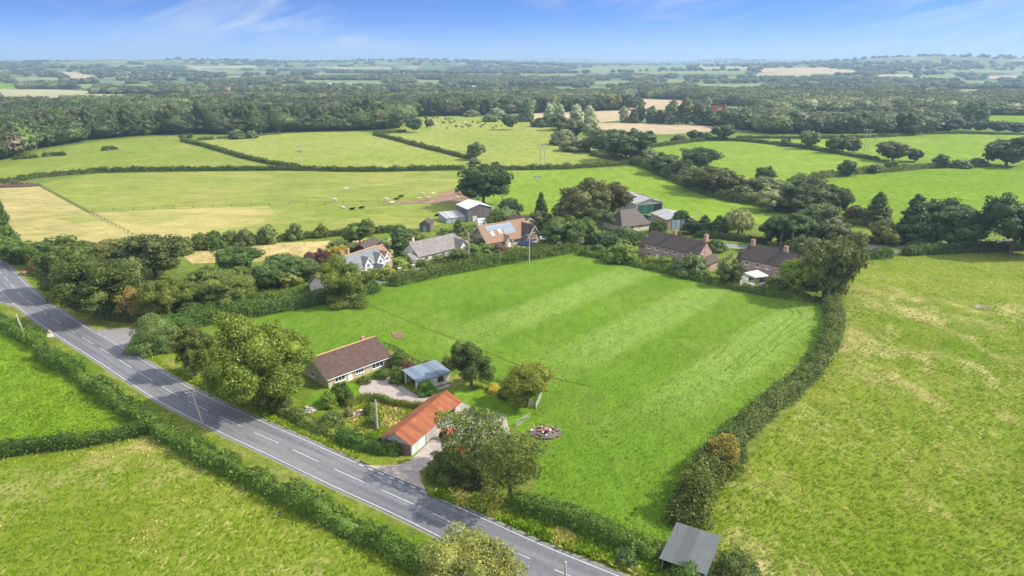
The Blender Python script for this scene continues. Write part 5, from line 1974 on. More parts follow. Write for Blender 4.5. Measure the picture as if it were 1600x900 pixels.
r = empty('greenhouse', (*G2(757, 353), 0), .3, 'white domed greenhouse behind the chalet house', 'greenhouse')
m = MB()
for i in range(7):
    x = -3 + i
    m.tube([(x, math.cos(a) * 2.6, math.sin(a) * 3.2) for a in [PI * k / 12 for k in range(13)]], .06, 6)
for a in (.5, 1.0, PI / 2, 2.1, 2.6):
    m.bar((-3, math.cos(a) * 2.6, math.sin(a) * 3.2), (3, math.cos(a) * 2.6, math.sin(a) * 3.2), .06)
m.build('frame', M['metal'], r)
m = MB()
for k in range(12):
    a, b = PI * k / 12, PI * (k + 1) / 12
    m.face([(-3, math.cos(a) * 2.55, math.sin(a) * 3.15), (3, math.cos(a) * 2.55, math.sin(a) * 3.15), (3, math.cos(b) * 2.55, math.sin(b) * 3.15), (-3, math.cos(b) * 2.55, math.sin(b) * 3.15)])
for x in (-3, 3):
    m.face([(x, math.cos(a) * 2.55, math.sin(a) * 3.15) for a in [PI * k / 12 for k in range(13)]])
m.build('cover', M['whitesheet'], r)

r = empty('water_trough', G(840, 278), .2, 'grey water trough in the pasture beyond the dark oak', 'trough')
m = MB()
m.box((0, 0, .25), (4.2, 1.6, .5)); m.box((0, .75, .8), (4.2, .12, .8)); m.box((0, -.75, .8), (4.2, .12, .8)); m.box((2.05, 0, .8), (.12, 1.4, .8)); m.box((-2.05, 0, .8), (.12, 1.4, .8))
m.build('basin', M['metal'], r)
m = MB(); m.face([(-2, -.7, .95), (2, -.7, .95), (2, .7, .95), (-2, .7, .95)]); m.build('water', wm, r)

# gate pillars of the cottage drive
for i, (px, py) in enumerate(((624.5, 429), (646, 424))):
    r = empty('gate_pillar', G(px, py), .3, ['brick gate pillar nearer the white cottage', 'brick gate pillar nearer the grey roofed bungalow'][i], 'pillar', 'brick pillars of a driveway')
    m = MB(); m.box((0, 0, .9), (.8, .8, 2.0)); m.build('shaft', M['brick'], r)
    m = MB(); m.box((0, 0, 1.98), (1.0, 1.0, .16)); m.box((0, 0, 2.14), (.5, .5, .2)); m.build('cap', M['cream'], r)


# ------------------------------------------------------------------ cattle
def cow_mesh(lying=False):
    me = bpy.data.meshes.new('cow')
    dz = -.72 if lying else 0
    J = {'pel': (-.75, 0, 1.22), 'mid': (-.1, 0, 1.12), 'sho': (.55, 0, 1.2), 'neck': (.95, 0, 1.35), 'poll': (1.25, 0, 1.38), 'muz': (1.62, 0, 1.02),
         'tail': (-1.0, 0, 1.2), 'tail2': (-1.1, 0, .55)}
    R = {'pel': .36, 'mid': .42, 'sho': .36, 'neck': .2, 'poll': .15, 'muz': .1, 'tail': .05, 'tail2': .035}
    E = [('pel', 'mid'), ('mid', 'sho'), ('sho', 'neck'), ('neck', 'poll'), ('poll', 'muz'), ('pel', 'tail'), ('tail', 'tail2')]
    for s, k in ((-1, 'r'), (1, 'l')):
        J['hip' + k], J['hock' + k], J['hf' + k] = (-.72, s * .24, .95), (-.9, s * .25, .5), (-.8, s * .25, .02)
        J['el' + k], J['kn' + k], J['ff' + k] = (.55, s * .22, .8), (.6, s * .22, .42), (.56, s * .22, .02)
        J['ear' + k] = (1.2, s * .28, 1.42)
        R.update({'hip' + k: .2, 'hock' + k: .085, 'hf' + k: .07, 'el' + k: .14, 'kn' + k: .08, 'ff' + k: .07, 'ear' + k: .04})
        E += [('pel', 'hip' + k), ('hip' + k, 'hock' + k), ('hock' + k, 'hf' + k), ('sho', 'el' + k), ('el' + k, 'kn' + k), ('kn' + k, 'ff' + k), ('poll', 'ear' + k)]
        if lying:
            J['hock' + k], J['hf' + k] = (-.25, s * .5, .80), (-.75, s * .55, .78)
            J['kn' + k], J['ff' + k] = (.95, s * .3, .80), (.6, s * .34, .77)
    names = list(J)
    me.from_pydata([(J[k][0], J[k][1], J[k][2] + dz) for k in names], [(names.index(a), names.index(b)) for a, b in E], [])
    o = bpy.data.objects.new('cow_tmp', me)
    link(o)
    o.modifiers.new('skin', 'SKIN')
    sk = me.skin_vertices[0].data if me.skin_vertices else None
    if sk is None:
        bm = bmesh.new(); bm.from_mesh(me); bm.verts.layers.skin.verify(); bm.to_mesh(me); bm.free()
        sk = me.skin_vertices[0].data
    for i, k in enumerate(names):
        sk[i].radius = (R[k], R[k])
        sk[i].use_root = (k == 'pel')
    sub = o.modifiers.new('sub', 'SUBSURF'); sub.levels = 1; sub.render_levels = 1
    dg = bpy.context.evaluated_depsgraph_get()
    dg.update()
    res = bpy.data.meshes.new_from_object(o.evaluated_get(dg))
    bpy.data.objects.remove(o)
    for p in res.polygons:
        p.use_smooth = True
    res.materials.clear()
    res.materials.append(M['cowhide'])
    res.name = 'cow'
    return res


hm_, hnt_, hout_ = new_mat('cowhide')
n = N(hnt_)
n.bsdf(hout_, n('ShaderNodeObjectInfo').outputs['Color'], .8, None, 0, .2)
M['cowhide'] = hm_
COW, COWL = cow_mesh(), cow_mesh(True)
WHT, BLK, BRN, CRM = (.62, .56, .48), (.014, .013, .014), (.12, .05, .03), (.58, .45, .33)


def cow(px, py, colr, label, group, lying=False, rz=0.0, s=1.0):
    o = bpy.data.objects.new('cow', COWL if lying else COW)
    o.location = G(px, py)
    o.location.z = .19
    o.rotation_euler = (0, 0, rz)
    o.scale = (s, s, s)
    o.color = (*colr, 1)
    link(o)
    return tag(o, label, 'cow', group)


NG = 'cattle in the near pasture'
for px, py, c, ly, rz, lab in (
        (540, 299, WHT, 0, .2, 'white cow standing alone, highest up in the near pasture'),
        (523.5, 316, WHT, 0, 3.0, 'white cow standing at the left end of the near cattle'),
        (536, 326, WHT, 1, 2.5, 'white cow lying left of the two black ones'),
        (550, 328, BLK, 1, .3, 'black cow lying right of the lying white cow'),
        (564.5, 326, BLK, 1, .2, 'black cow lying at the right end of its row'),
        (603.5, 315, WHT, 0, 3.1, 'white cow standing left of the tall black cow by the track'),
        (612, 318, WHT, 1, .4, 'white cow lying between the standing white and black ones'),
        (619, 315.5, BLK, 0, .1, 'large black cow standing by the muddy track'),
        (626, 308, BLK, 1, .2, 'small black cow behind the standing pair'),
        (655, 314, CRM, 0, .2, 'cream cow standing at the left end of the mud'),
        (661, 307, CRM, 0, 3.0, 'cream cow standing behind the two on the mud'),
        (668.5, 313, CRM, 0, .1, 'cream cow standing in the middle of the mud'),
        (676.5, 306.5, CRM, 0, .7, 'cream cow standing at the top edge of the mud'),
        (714.5, 310, CRM, 1, .2, 'cream cow lying in the shade under the dark oak'),
        (717, 325, BRN, 0, .1, 'brown cow standing left of the white roofed shed'),
        (683, 338, BLK, 1, .1, 'dark cow lying nearest the garden huts')):
    cow(px, py, c, lab, NG, bool(ly), rz, 1.12)
HERD = [(305, 140), (320, 125), (370, 130), (385, 150), (415, 142), (430, 168), (442, 168), (490, 153), (516, 162), (555, 165), (605, 180), (630, 177), (655, 175), (680, 180), (712, 173), (635, 153),
        (607, 217), (628, 217), (680, 208), (733, 205), (740, 235), (750, 255), (757, 258), (652, 276), (817, 266), (855, 240), (863, 246), (880, 265), (900, 250), (923, 208), (845, 212), (980, 218),
        (1007, 260), (1025, 245), (1055, 228), (1155, 210), (1222, 250), (1165, 258), (1135, 275), (540, 232), (520, 238), (697, 222), (640, 180)]
for i, (a, b) in enumerate(HERD):
    cow(600 + a * .15, 160 + b * .15 + .8, WHT if i in (10, 11, 30, 39, 20) else BLK, 'black cow grazing in the distant pale pasture' if i not in (10, 11, 30, 39, 20) else 'white cow grazing in the distant pale pasture',
        'black cattle of the distant herd' if i not in (10, 11, 30, 39, 20) else 'white cattle of the distant herd', False, (i * 1.7) % 6.28, 1.35)
# ------------------------------------------------------------------ hedges
DK, MID, LT = (.040, .066, .020), (.060, .098, .024), (.095, .138, .036)
YG, GG, SV = (.125, .150, .036), (.085, .110, .055), (.21, .235, .17)
PUR, BRN_, LIME, HDG = (.060, .026, .034), (.19, .135, .055), (.135, .195, .030), (.052, .092, .024)
WIL = (.175, .185, .070)

hedge('roadside_hedge', [(-60, 478), (-10, 500), (30, 523), (68, 549)], 2.6, 3.2, (.066, .11, .026), 'roadside hedge left of the leaning pole at the left edge', .26, seed=1, rough=.4)
hedge('roadside_hedge', [(62, 556), (120, 587), (180, 630), (230, 668), (300, 706), (375, 744), (450, 781), (530, 820), (610, 862), (690, 908), (770, 955)], 2.5, 3.3, (.056, .100, .024),
      'long bushy hedge on the near side of the main road', .27, seed=2, rough=.55)
hedge('field_hedge', [(-70, 722), (0, 712), (60, 705), (140, 695), (238, 675)], 2.3, 2.7, (.048, .086, .022), 'hedge between the two meadows at the left edge', .24, seed=3, rough=.2)
hedge('paddock_hedge', [(1296, 468), (1305, 505), (1294, 546), (1266, 588), (1222, 624), (1193, 649), (1150, 691), (1114, 726), (1088, 765), (1066, 815)], 3.0, 4.3, (.060, .090, .036),
      'tall grey green hedge along the right side of the paddock', .28, seed=4, rough=.42)
hedge('paddock_hedge', [(1152, 702), (1126, 728), (1098, 764), (1078, 800), (1066, 832)], 3.6, 5.6, (.070, .090, .030), 'wide shaggy near end of the right paddock hedge by the shelter', .28, seed=40, rough=.6)
hedge('roadside_hedge', [(790, 792), (850, 808), (910, 830), (970, 855), (1035, 882)], 2.9, 3.1, (.050, .090, .022), 'trimmed hedge between paddock and road, left of the field shelter', .22, seed=5, rough=.16)
hedge('lane_hedge', [(611, 447), (655, 437), (700, 427), (755, 417), (800, 409), (860, 399), (908, 391)], 3.5, 4.4, (.062, .100, .030), 'thick trimmed hedge along the far side of the paddock', .34, seed=6, rough=.14)
hedge('lane_hedge', [(255, 520), (300, 510), (330, 504), (380, 496), (430, 487), (500, 473), (560, 461), (594, 453)], 3.8, 4.2, (.055, .096, .028), 'hedge between lane and paddock, left of the white cottage', .30, seed=7, rough=.18)
hedge('garden_hedge', [(382, 473), (430, 466), (480, 456), (528, 446)], 2.0, 3.0, (.075, .125, .030), 'bright trimmed hedge along the lane before the cottage lawn', .28, seed=8, rough=.1)
hedge('boundary_hedge', [(905, 397), (950, 405), (1000, 417), (1050, 428), (1100, 440), (1150, 452), (1200, 461), (1285, 474)], 1.9, 3.0, (.050, .080, .024), 'rough hedge between the paddock and the brick houses', .32, seed=9, rough=.35)
hedge('lane_hedge', [(1342, 406), (1365, 404), (1394, 402)], 3.3, 3.6, (.050, .086, .026), 'short trimmed hedge left of the far right field gate', .32, seed=10, rough=.08)
hedge('lane_hedge', [(1410, 399), (1460, 396), (1510, 393), (1580, 391), (1650, 389)], 3.3, 3.6, (.048, .082, .026), 'long trimmed hedge right of the field gate behind the rough meadow', .32, seed=11, rough=.08)
hedge('lane_hedge', [(1085, 371), (1120, 372), (1160, 377), (1200, 381)], 2.2, 3.0, (.036, .060, .020), 'dark hedge across the lane behind the brick houses', .35, seed=12, rough=.12)
hedge('lane_hedge', [(1340, 381), (1370, 380), (1420, 378)], 2.2, 3.0, (.036, .062, .020), 'dark hedge behind the lane, left of the two dark round trees', .35, seed=13, rough=.12)
hedge('clipped_hedge', [(541, 640), (556, 632), (572, 627.5), (590, 627), (604, 631), (606, 634), (625, 637), (645, 640), (668, 641), (682, 636)], 1.7, 1.25, (.070, .098, .026), 'curved clipped hedge round the orchard garden', .15, seed=14, rough=.05, step=.45)
hedge('garden_border', [(445, 648), (470, 658), (500, 674), (530, 685)], 1.5, 2.3, (.085, .115, .045), 'mixed low shrub border beside the road, below the big tree', .22, seed=15, rough=.5)
hedge('roadside_hedge', [(528, 688), (560, 698), (590, 704), (632, 712)], 2.5, 2.8, (.045, .084, .022), 'leafy hedge before the gable of the rusty barn', .22, seed=16, rough=.25)
hedge('field_hedge', [(-40, 292), (0, 287), (30, 283), (60, 278), (100, 274), (150, 270), (250, 267.5), (350, 266.5), (450, 266), (530, 268), (600, 268), (680, 266), (728, 265)], 2.6, 3.6, (.050, .078, .026),
      'long field hedge across the left half behind the hay field', .62, seed=17, rough=.25)
hedge('field_hedge', [(765, 266), (820, 265), (880, 264), (930, 261), (985, 257), (1008, 255)], 2.6, 3.8, (.058, .082, .032), 'field hedge behind the pasture right of the dark oak', .62, seed=18, rough=.35)
hedge('field_hedge', [(284, 221), (320, 229), (350, 238), (380, 247), (420, 256), (468, 264)], 2.6, 3.6, (.055, .082, .03), 'hedge slanting down between the two left pastures', .7, seed=19, rough=.2)
hedge('field_hedge', [(584, 211), (610, 217), (650, 228), (690, 238), (738, 250)], 2.6, 3.6, (.058, .080, .034), 'hedge slanting down to the lone field oak', .7, seed=20, rough=.35)
hedge('field_hedge', [(584, 211), (600, 209), (635, 206)], 2.2, 3.4, (.050, .075, .03), 'short hedge below the wood corner oaks', .7, seed=21, rough=.2)
hedge('field_hedge', [(20, 250), (60, 246.5)], 2.4, 3.5, (.045, .07, .026), 'short piece of hedge at the left wood corner', .7, seed=22, rough=.2)
hedge('field_hedge', [(66, 245.5), (84, 243.5), (104, 243)], 2.6, 4, (.042, .068, .026), 'dark short hedge in the left pasture', .7, seed=23, rough=.15)
hedge('field_hedge', [(160, 236), (172, 234.5), (185, 233.5)], 2.6, 4, (.042, .068, .026), 'smallest dark hedge in the left pasture, on its own', .7, seed=24, rough=.15)
hedge('field_hedge', [(308, 220), (336, 218)], 2.4, 4, (.042, .068, .026), 'short hedge right of the two small trees on the left pasture edge', .7, seed=25, rough=.15)
hedge('field_hedge', [(340, 217), (380, 214), (440, 209)], 1.6, 3.2, (.05, .08, .028), 'low hedge below the long wood', .7, seed=26, rough=.2)
hedge('field_hedge', [(1016, 231), (1045, 227), (1080, 222.5), (1120, 219), (1160, 221), (1200, 225), (1250, 231), (1300, 239), (1345, 247), (1375, 252)], 2.6, 4, (.046, .07, .028),
      'field hedge curving below the single trees in the right pastures', .7, seed=27, rough=.25)
hedge('field_hedge', [(1150, 217), (1200, 216.5), (1250, 217), (1300, 217), (1345, 216.5)], 2.2, 3.6, (.048, .07, .03), 'low hedge behind the single trees of the right pastures', .75, seed=28, rough=.15)
hedge('field_hedge', [(1345, 216), (1400, 213.5), (1440, 210), (1500, 209), (1560, 210.5), (1640, 211)], 2.0, 3.6, (.05, .07, .034), 'hedge at the foot of the far right tree row', .75, seed=29, rough=.15)
hedge('field_hedge', [(1232, 287), (1260, 281), (1290, 277), (1330, 273), (1352, 270), (1400, 268), (1440, 263.5), (1500, 260.5), (1545, 259)], 2.8, 4.4, (.056, .080, .032), 'bushy hedge behind the bright green pasture', .62, seed=30, rough=.5)
hedge('field_hedge', [(262, 395), (300, 388), (350, 384), (420, 378), (480, 372), (540, 367), (600, 363), (635, 360)], 2.2, 3.2, (.048, .078, .024), 'dark hedge behind the dry grass strip', .42, seed=31, rough=.25)
hedge('field_hedge', [(1300, 352), (1330, 351), (1360, 352)], 1.8, 3, (.06, .075, .03), 'low hedge before the bright pasture, left of the small conifer', .4, seed=32, rough=.3)
hedge('garden_hedge', [(1010, 409), (1030, 414), (1052, 420)], 2.0, 2.6, (.15, .18, .030), 'yellow green hedge before the long brick house', .3, seed=33, rough=.12)
hedge('roadside_hedge', [(-10, 380), (8, 398), (22, 412)], 2.6, 3.4, (.075, .125, .03), 'bright green hedge at the left edge above the road', .34, seed=34, rough=.35)
hedge('garden_hedge', [(640, 420), (665, 415), (690, 410), (720, 405)], 1.4, 2.2, (.085, .12, .04), 'low garden border before the grey roofed bungalow', .34, seed=35, rough=.4)

hedge('brook_scrub', [(925, 242), (960, 250), (1005, 260), (1035, 274), (1065, 287), (1105, 304), (1150, 315), (1195, 322), (1240, 334)], 3.6, 7.0, (.055, .078, .034), 'scrub along the brook under its line of dark trees', .62, seed=36, rough=.5, cat='scrub')
hedge('wood_edge', [(52, 418), (82, 437), (112, 459), (146, 482), (184, 500), (228, 504), (275, 498)], 3.2, 4.4, (.058, .088, .026), 'scrubby edge of the roadside wood above the road verge', .32, seed=41, rough=.5, cat='scrub')
hedge('undergrowth', [(90, 440), (140, 452), (190, 470), (240, 482), (300, 480), (345, 470)], 4.0, 9.0, (.066, .092, .028), 'dense undergrowth inside the roadside wood', .36, seed=42, rough=.5, cat='scrub')
hedge('undergrowth', [(400, 446), (430, 446), (465, 440), (500, 434)], 2.6, 6.0, (.058, .090, .030), 'shrubbery behind the cottage lawn', .36, seed=43, rough=.5, cat='scrub')
hedge('garden_hedge', [(955, 384), (985, 381), (1010, 378)], 3.0, 4.0, (.045, .070, .026), 'dark tall hedge before the brown hipped farmhouse roof', .4, seed=37, rough=.4)

# ------------------------------------------------------------------ trees the photograph shows one by one
# name, kind, foot x, foot y, width px, height px, colour, label, own leaf size
T_ = [
    # round the bungalow and yard
    ('broadleaf_tree', 'round', 404, 634, 150, 148, (.115, .150, .028), 'very large broad leafy tree between the bungalow and the road', .36),
    ('broadleaf_tree', 'round', 306, 588, 66, 92, (.075, .098, .024), 'darker round tree left of the very large one by the road', .30),
    ('willow_bush', 'bush', 246, 546, 64, 55, (.105, .145, .055), 'pale feathery willow bush at the lane junction', .26),
    ('bush', 'bush', 288, 528, 46, 34, (.055, .105, .026), 'dark green bush behind the pale willow bush', .26),
    ('bush', 'bush', 266, 517, 34, 28, (.060, .110, .030), 'small green bush at the lane between willow and hedge', .28),
    ('garden_tree', 'round', 536, 630, 33, 36, (.060, .095, .022), 'clipped dark ball shaped tree before the bungalow', .17),
    ('bush', 'bush', 515, 637, 24, 26, LIME, 'small lime green bush left of the clipped ball tree', .17),
    ('broadleaf_tree', 'round', 736, 607, 60, 84, (.056, .086, .026), 'tall dark leafy tree right of the blue grey shed roof', .26),
    ('bush', 'bush', 702, 575, 24, 20, (.10, .11, .035), 'brownish bush left of the tall dark leafy tree', .22),
    ('broadleaf_tree', 'oak', 824, 637, 74, 76, (.150, .165, .034), 'round yellowish green tree at the paddock edge by the hurdles', .25),
    ('ash_tree', 'ash', 742, 744, 112, 118, (.090, .120, .034), 'airy ash tree with thin crown beside the rusty barn', .28),
    ('ash_tree', 'ash', 798, 790, 98, 128, (.080, .108, .034), 'dense tall ash tree at the near corner of the yard', .28),
    ('bush', 'bush', 700, 745, 62, 44, (.070, .095, .030), 'dark bush at the foot of the ash beside the farm entrance', .22),
    ('bush', 'bush', 735, 758, 40, 32, (.075, .075, .035), 'brownish green bush between the two ash trunks', .22),
    ('willow_tree', 'oak', 742, 958, 168, 108, WIL, 'pale yellow green willow at the bottom edge over the road', .24),
    ('hawthorn_tree', 'ash', 1122, 736, 62, 62, (.172, .142, .044), 'orange brown thin tree in the right paddock hedge', .24),
    ('hawthorn_tree', 'ash', 1084, 800, 56, 74, (.095, .115, .036), 'olive bushy tree at the near end of the paddock hedge', .24),
    ('bush', 'bush', 1150, 905, 66, 44, (.075, .100, .040), 'grey green scrub beside the field shelter', .22),
    ('bush', 'bush', 1080, 910, 70, 34, (.060, .10, .028), 'green brambles below the field shelter roof', .2),
    ('bush', 'bush', 980, 880, 34, 24, (.070, .11, .05), 'small blue green bush on the verge left of the shelter', .18),
    ('bush', 'bush', 847, 612, 28, 0, (.0, .0, .0), '', 0),
    ('yellow_shrub', 'bush', 774, 612, 26, 14, (.42, .36, .06), 'bright yellow shrub before the paddock fence', .15),
    ('shrub', 'bush', 789, 622, 20, 20, (.075, .10, .045), 'grey green shrub left of the paddock edge tree', .16),
    ('shrub', 'bush', 625, 573, 30, 27, (.060, .092, .026), 'rounded green shrub right of the bungalow', .18),
    ('purple_shrub', 'bush', 634, 581, 26, 18, (.085, .045, .050), 'purple leaved shrub left of the garden shed', .16),
    ('shrub', 'bush', 622, 598, 24, 26, (.070, .112, .032), 'green shrub beside the open end of the garden shed', .18),
    ('shrub', 'bush', 666, 616, 30, 24, (.080, .155, .026), 'bright green shrub against the garden shed front', .16),
    ('shrub', 'bush', 598, 589, 26, 12, (.062, .10, .028), 'low shrub under the right bungalow window', .15),
    ('shrub', 'bush', 570, 598, 20, 11, (.095, .105, .035), 'brownish low shrub under the middle bungalow window', .15),
    ('shrub', 'bush', 578, 651, 18, 24, (.085, .110, .032), 'orchard bush before the curved clipped hedge', .16),
    ('shrub', 'bush', 583, 668, 22, 22, (.080, .115, .035), 'lower orchard bush left of the plain pole', .16),
    ('shrub', 'bush', 520, 668, 34, 30, (.10, .135, .055), 'silvery green shrub in the border by the road', .18),
    ('shrub', 'bush', 545, 650, 16, 14, (.16, .13, .11), 'dry pinkish shrub at the end of the clipped hedge', .14),
    ('shrub', 'bush', 436, 640, 40, 30, (.075, .105, .036), 'bushy growth at the foot of the very large tree', .2),
    ('shrub', 'bush', 668, 574, 18, 12, (.075, .10, .035), 'small shrub on the paddock fence behind the garden shed', .16),
    # wood left of the lane
    ('broadleaf_tree', 'oak', 162, 498, 116, 102, (.056, .080, .022), 'biggest dark tree of the roadside wood, at its near corner', .32),
    ('broadleaf_tree', 'oak', 108, 462, 84, 86, (.056, .084, .023), 'dark tree above the road left of the biggest wood tree', .34),
    ('oak_tree', 'oak', 244, 434, 92, 74, (.046, .062, .020), 'big dark oak at the back of the roadside wood', .36),
    ('aspen_tree', 'round', 206, 462, 44, 64, (.155, .180, .085), 'pale silvery aspen in the middle of the roadside wood', .32),
    ('dying_tree', 'ash', 213, 502, 56, 60, (.25, .185, .085), 'brown half dead tree right of the biggest wood tree', .3),
    ('broadleaf_tree', 'round', 254, 502, 60, 72, (.098, .120, .030), 'yellow green tree by the capped pole in the roadside wood', .3),
    ('broadleaf_tree', 'round', 288, 490, 58, 62, (.105, .135, .034), 'light green tree right of the capped pole', .32),
    ('broadleaf_tree', 'round', 322, 462, 56, 50, (.075, .105, .028), 'mid green tree behind the slate roofed hut', .32),
    ('apple_tree', 'oak', 357, 482, 82, 62, (.120, .150, .052), 'broad pale tree over the white shed beside the lane', .30),
    ('broadleaf_tree', 'round', 380, 452, 36, 42, (.095, .135, .034), 'slim light green tree behind the broad pale tree', .32),
    ('broadleaf_tree', 'oak', 373, 427, 68, 46, (.052, .088, .026), 'dark rounded tree before the dry grass strip', .34),
    ('golden_conifer', 'conifer', 398, 456, 13, 26, (.17, .20, .03), 'small golden cone shaped conifer on the cottage lawn', .2),
    ('broadleaf_tree', 'round', 418, 452, 48, 44, (.052, .088, .030), 'dark green tree on the cottage lawn', .34),
    ('garden_tree', 'round', 453, 449, 33, 28, (.145, .170, .055), 'pale round tree on the cottage lawn', .26),
    ('broadleaf_tree', 'round', 470, 440, 54, 42, (.060, .098, .036), 'grey green tree left of the purple tree', .34),
    ('broadleaf_tree', 'round', 446, 428, 60, 34, (.066, .104, .036), 'wide green tree behind the cottage lawn', .36),
    ('purple_tree', 'round', 495, 422, 37, 34, PUR, 'dark purple leaved tree beside the white cottage', .32),
    ('yellow_tree', 'round', 527, 412, 40, 32, (.235, .190, .035), 'golden yellow tree behind the white cottage', .32),
    ('broadleaf_tree', 'round', 540, 472, 72, 76, (.105, .135, .034), 'large yellow green tree before the white cottage', .32),
    ('shrub', 'bush', 602, 436, 30, 24, (.135, .170, .040), 'light bush right of the cottage porch', .28),
    ('brown_bush', 'bush', 62, 428, 26, 28, (.165, .115, .055), 'brown bush on the verge near the round red sign', .28),
    ('broadleaf_tree', 'round', 30, 410, 60, 42, (.075, .105, .030), 'bushy tree at the top of the roadside wood, far left', .36),
    ('broadleaf_tree', 'round', 75, 414, 56, 42, (.066, .098, .028), 'rounded tree behind the brown roadside bush', .36),
    ('broadleaf_tree', 'round', 128, 408, 54, 38, (.062, .100, .026), 'green tree on the back edge of the roadside wood', .36),
    ('broadleaf_tree', 'round', 182, 412, 60, 44, (.105, .110, .036), 'olive tree between the hay field and the aspen', .36),
    ('broadleaf_tree', 'round', 150, 440, 50, 46, (.085, .102, .032), 'dull green tree behind the biggest wood tree', .36),
    ('conifer_tree', 'conifer', 4, 352, 20, 56, (.050, .085, .026), 'dark narrow tree at the left edge beside the hay field', .36),
    ('bush', 'bush', 12, 378, 26, 28, (.060, .100, .026), 'bush at the left edge below the narrow tree', .34),
    ('bush', 'bush', 300, 502, 46, 30, (.060, .09, .024), 'dark bush in the lane hedge under the pale tree', .3),
    ('bush', 'bush', 330, 496, 40, 26, (.052, .09, .026), 'bush in the lane hedge below the white shed', .3),
    ('bush', 'bush', 238, 511, 36, 26, (.080, .095, .03), 'low olive bush behind the verge of the lane mouth', .28),
    # hedge row behind the dry strip
    ('bush', 'bush', 286, 396, 32, 30, (.085, .110, .040), 'grey green bush at the left end of the dry strip hedge', .42),
    ('bush', 'bush', 314, 389, 28, 27, (.082, .108, .036), 'second bush from the left in the dry strip hedge', .42),
    ('bush', 'bush', 337, 388, 29, 30, (.050, .085, .024), 'dark bush among paler ones in the dry strip hedge', .42),
    ('bush', 'bush', 361, 384, 26, 25, (.090, .115, .036), 'pale olive bush in the middle of the dry strip hedge', .42),
    ('bush', 'bush', 384, 384, 30, 28, (.062, .090, .034), 'rounded grey bush in the dry strip hedge', .42),
    ('bush', 'bush', 416, 380, 32, 28, (.078, .110, .040), 'wide bush left of the last two in the dry strip hedge', .42),
    ('bush', 'bush', 462, 374, 24, 27, (.082, .112, .042), 'upright grey bush standing above the dry strip hedge', .42),
    ('bush', 'bush', 502, 370, 24, 20, (.095, .108, .034), 'olive bush left of the hedge oak in the dry strip hedge', .42),
    ('oak_tree', 'oak', 563, 384, 44, 40, (.070, .108, .026), 'bright green hedge oak left of the kitchen garden', .4),
    ('broadleaf_tree', 'poplar', 626, 400, 31, 44, (.055, .092, .030), 'upright dark green tree left of the grey roofed bungalow', .38),
    ('bush', 'bush', 588, 392, 46, 20, (.066, .100, .036), 'low bushes behind the boarded barn', .4),
    ('bush', 'bush', 532, 392, 40, 16, (.075, .11, .042), 'low bush behind the golden yellow tree', .4),
    ('shrub', 'bush', 625, 418, 28, 18, (.135, .175, .050), 'light garden shrub beside the cottage drive', .3),
    ('shrub', 'bush', 608, 372, 0, 0, (0, 0, 0), '', 0),
    ('brown_shrub', 'bush', 616, 398, 0, 0, (0, 0, 0), '', 0),
    ('conifer_tree', 'conifer', 719, 390, 42, 48, (.085, .105, .034), 'olive feathery conifer right of the dark wooden hut', .38),
    ('garden_tree', 'round', 738, 403, 28, 26, (.115, .165, .036), 'light green tree left of the chalet house', .34),
    ('shrub', 'bush', 765, 400, 40, 18, (.080, .115, .038), 'green shrub before the chalet house', .32),
    ('shrub', 'bush', 748, 412, 30, 20, (.072, .105, .036), 'shrub beside the silver car', .32),
    ('shrub', 'bush', 783, 403, 26, 22, (.125, .085, .080), 'reddish purple shrub before the chalet porch', .3),
    ('bush', 'bush', 541, 476, 54, 26, (.085, .115, .032), 'leafy bush at the foot of the large tree before the cottage', .3),
    ('shrub', 'bush', 660, 416, 22, 12, (.075, .11, .034), 'low shrub under the left windows of the grey roofed bungalow', .3),
    ('shrub', 'bush', 690, 411, 26, 15, (.10, .125, .036), 'brownish green shrub at the door of the grey roofed bungalow', .3),
    ('shrub', 'bush', 640, 412, 30, 20, (.115, .165, .04), 'light green shrubs at the left end of the grey roofed bungalow', .3),
    ('broadleaf_tree', 'round', 733, 380, 26, 30, (.066, .10, .03), 'green tree between the chalet house and the tall boarded shed', .36),
    ('shrub', 'bush', 758, 388, 30, 20, (.060, .095, .03), 'dark shrub at the left corner of the chalet house', .32),
    ('shrub', 'bush', 800, 398, 26, 14, (.095, .13, .034), 'shrub between the chalet porch and its gable', .3),
    ('shrub', 'bush', 836, 392, 26, 14, (.072, .11, .032), 'shrub before the parked white van', .3),
    ('bush', 'bush', 1040, 416, 30, 18, (.085, .125, .03), 'bush against the brick front of the long house', .3),
    ('bush', 'bush', 1230, 457, 34, 22, (.07, .10, .03), 'bush between the yellowish shrub and the lime green tree', .3),
    ('bush', 'bush', 640, 372, 34, 16, (.075, .11, .036), 'scrub behind the upright dark green tree', .38),
    ('bush', 'bush', 700, 372, 30, 16, (.07, .105, .036), 'bushes along the kitchen garden fence', .38),
    ('apple_tree', 'round', 717, 412, 40, 28, (.075, .105, .042), 'grey green apple tree before the grey roofed bungalow', .32),
    ('shrub', 'bush', 816, 398, 30, 12, (.105, .135, .034), 'low yellow green shrub before the chalet gable', .3),
    ('shrub', 'bush', 848, 384, 16, 12, (.105, .15, .036), 'small shrub beside the white van', .3),
    ('oak_tree', 'oak', 755, 322, 78, 68, (.034, .056, .021), 'massive dark oak alone in the pasture behind the white roofed shed', .42),
    ('bush', 'bush', 787, 352, 58, 30, (.060, .095, .030), 'group of green bushes right of the white roofed shed', .42),
    ('bush', 'bush', 797, 330, 36, 22, (.065, .09, .036), 'grey green bush under the massive dark oak', .42),
    ('conifer_tree', 'conifer', 845, 338, 22, 38, (.036, .060, .024), 'dark cone shaped conifer left of the great brown tree', .4),
    ('bush', 'bush', 842, 345, 28, 14, (.045, .07, .028), 'dark bush under the cone shaped conifer', .4),
    ('great_tree', 'oak', 905, 356, 80, 72, (.070, .076, .034), 'great olive brown tree left of the farm sheds', .42),
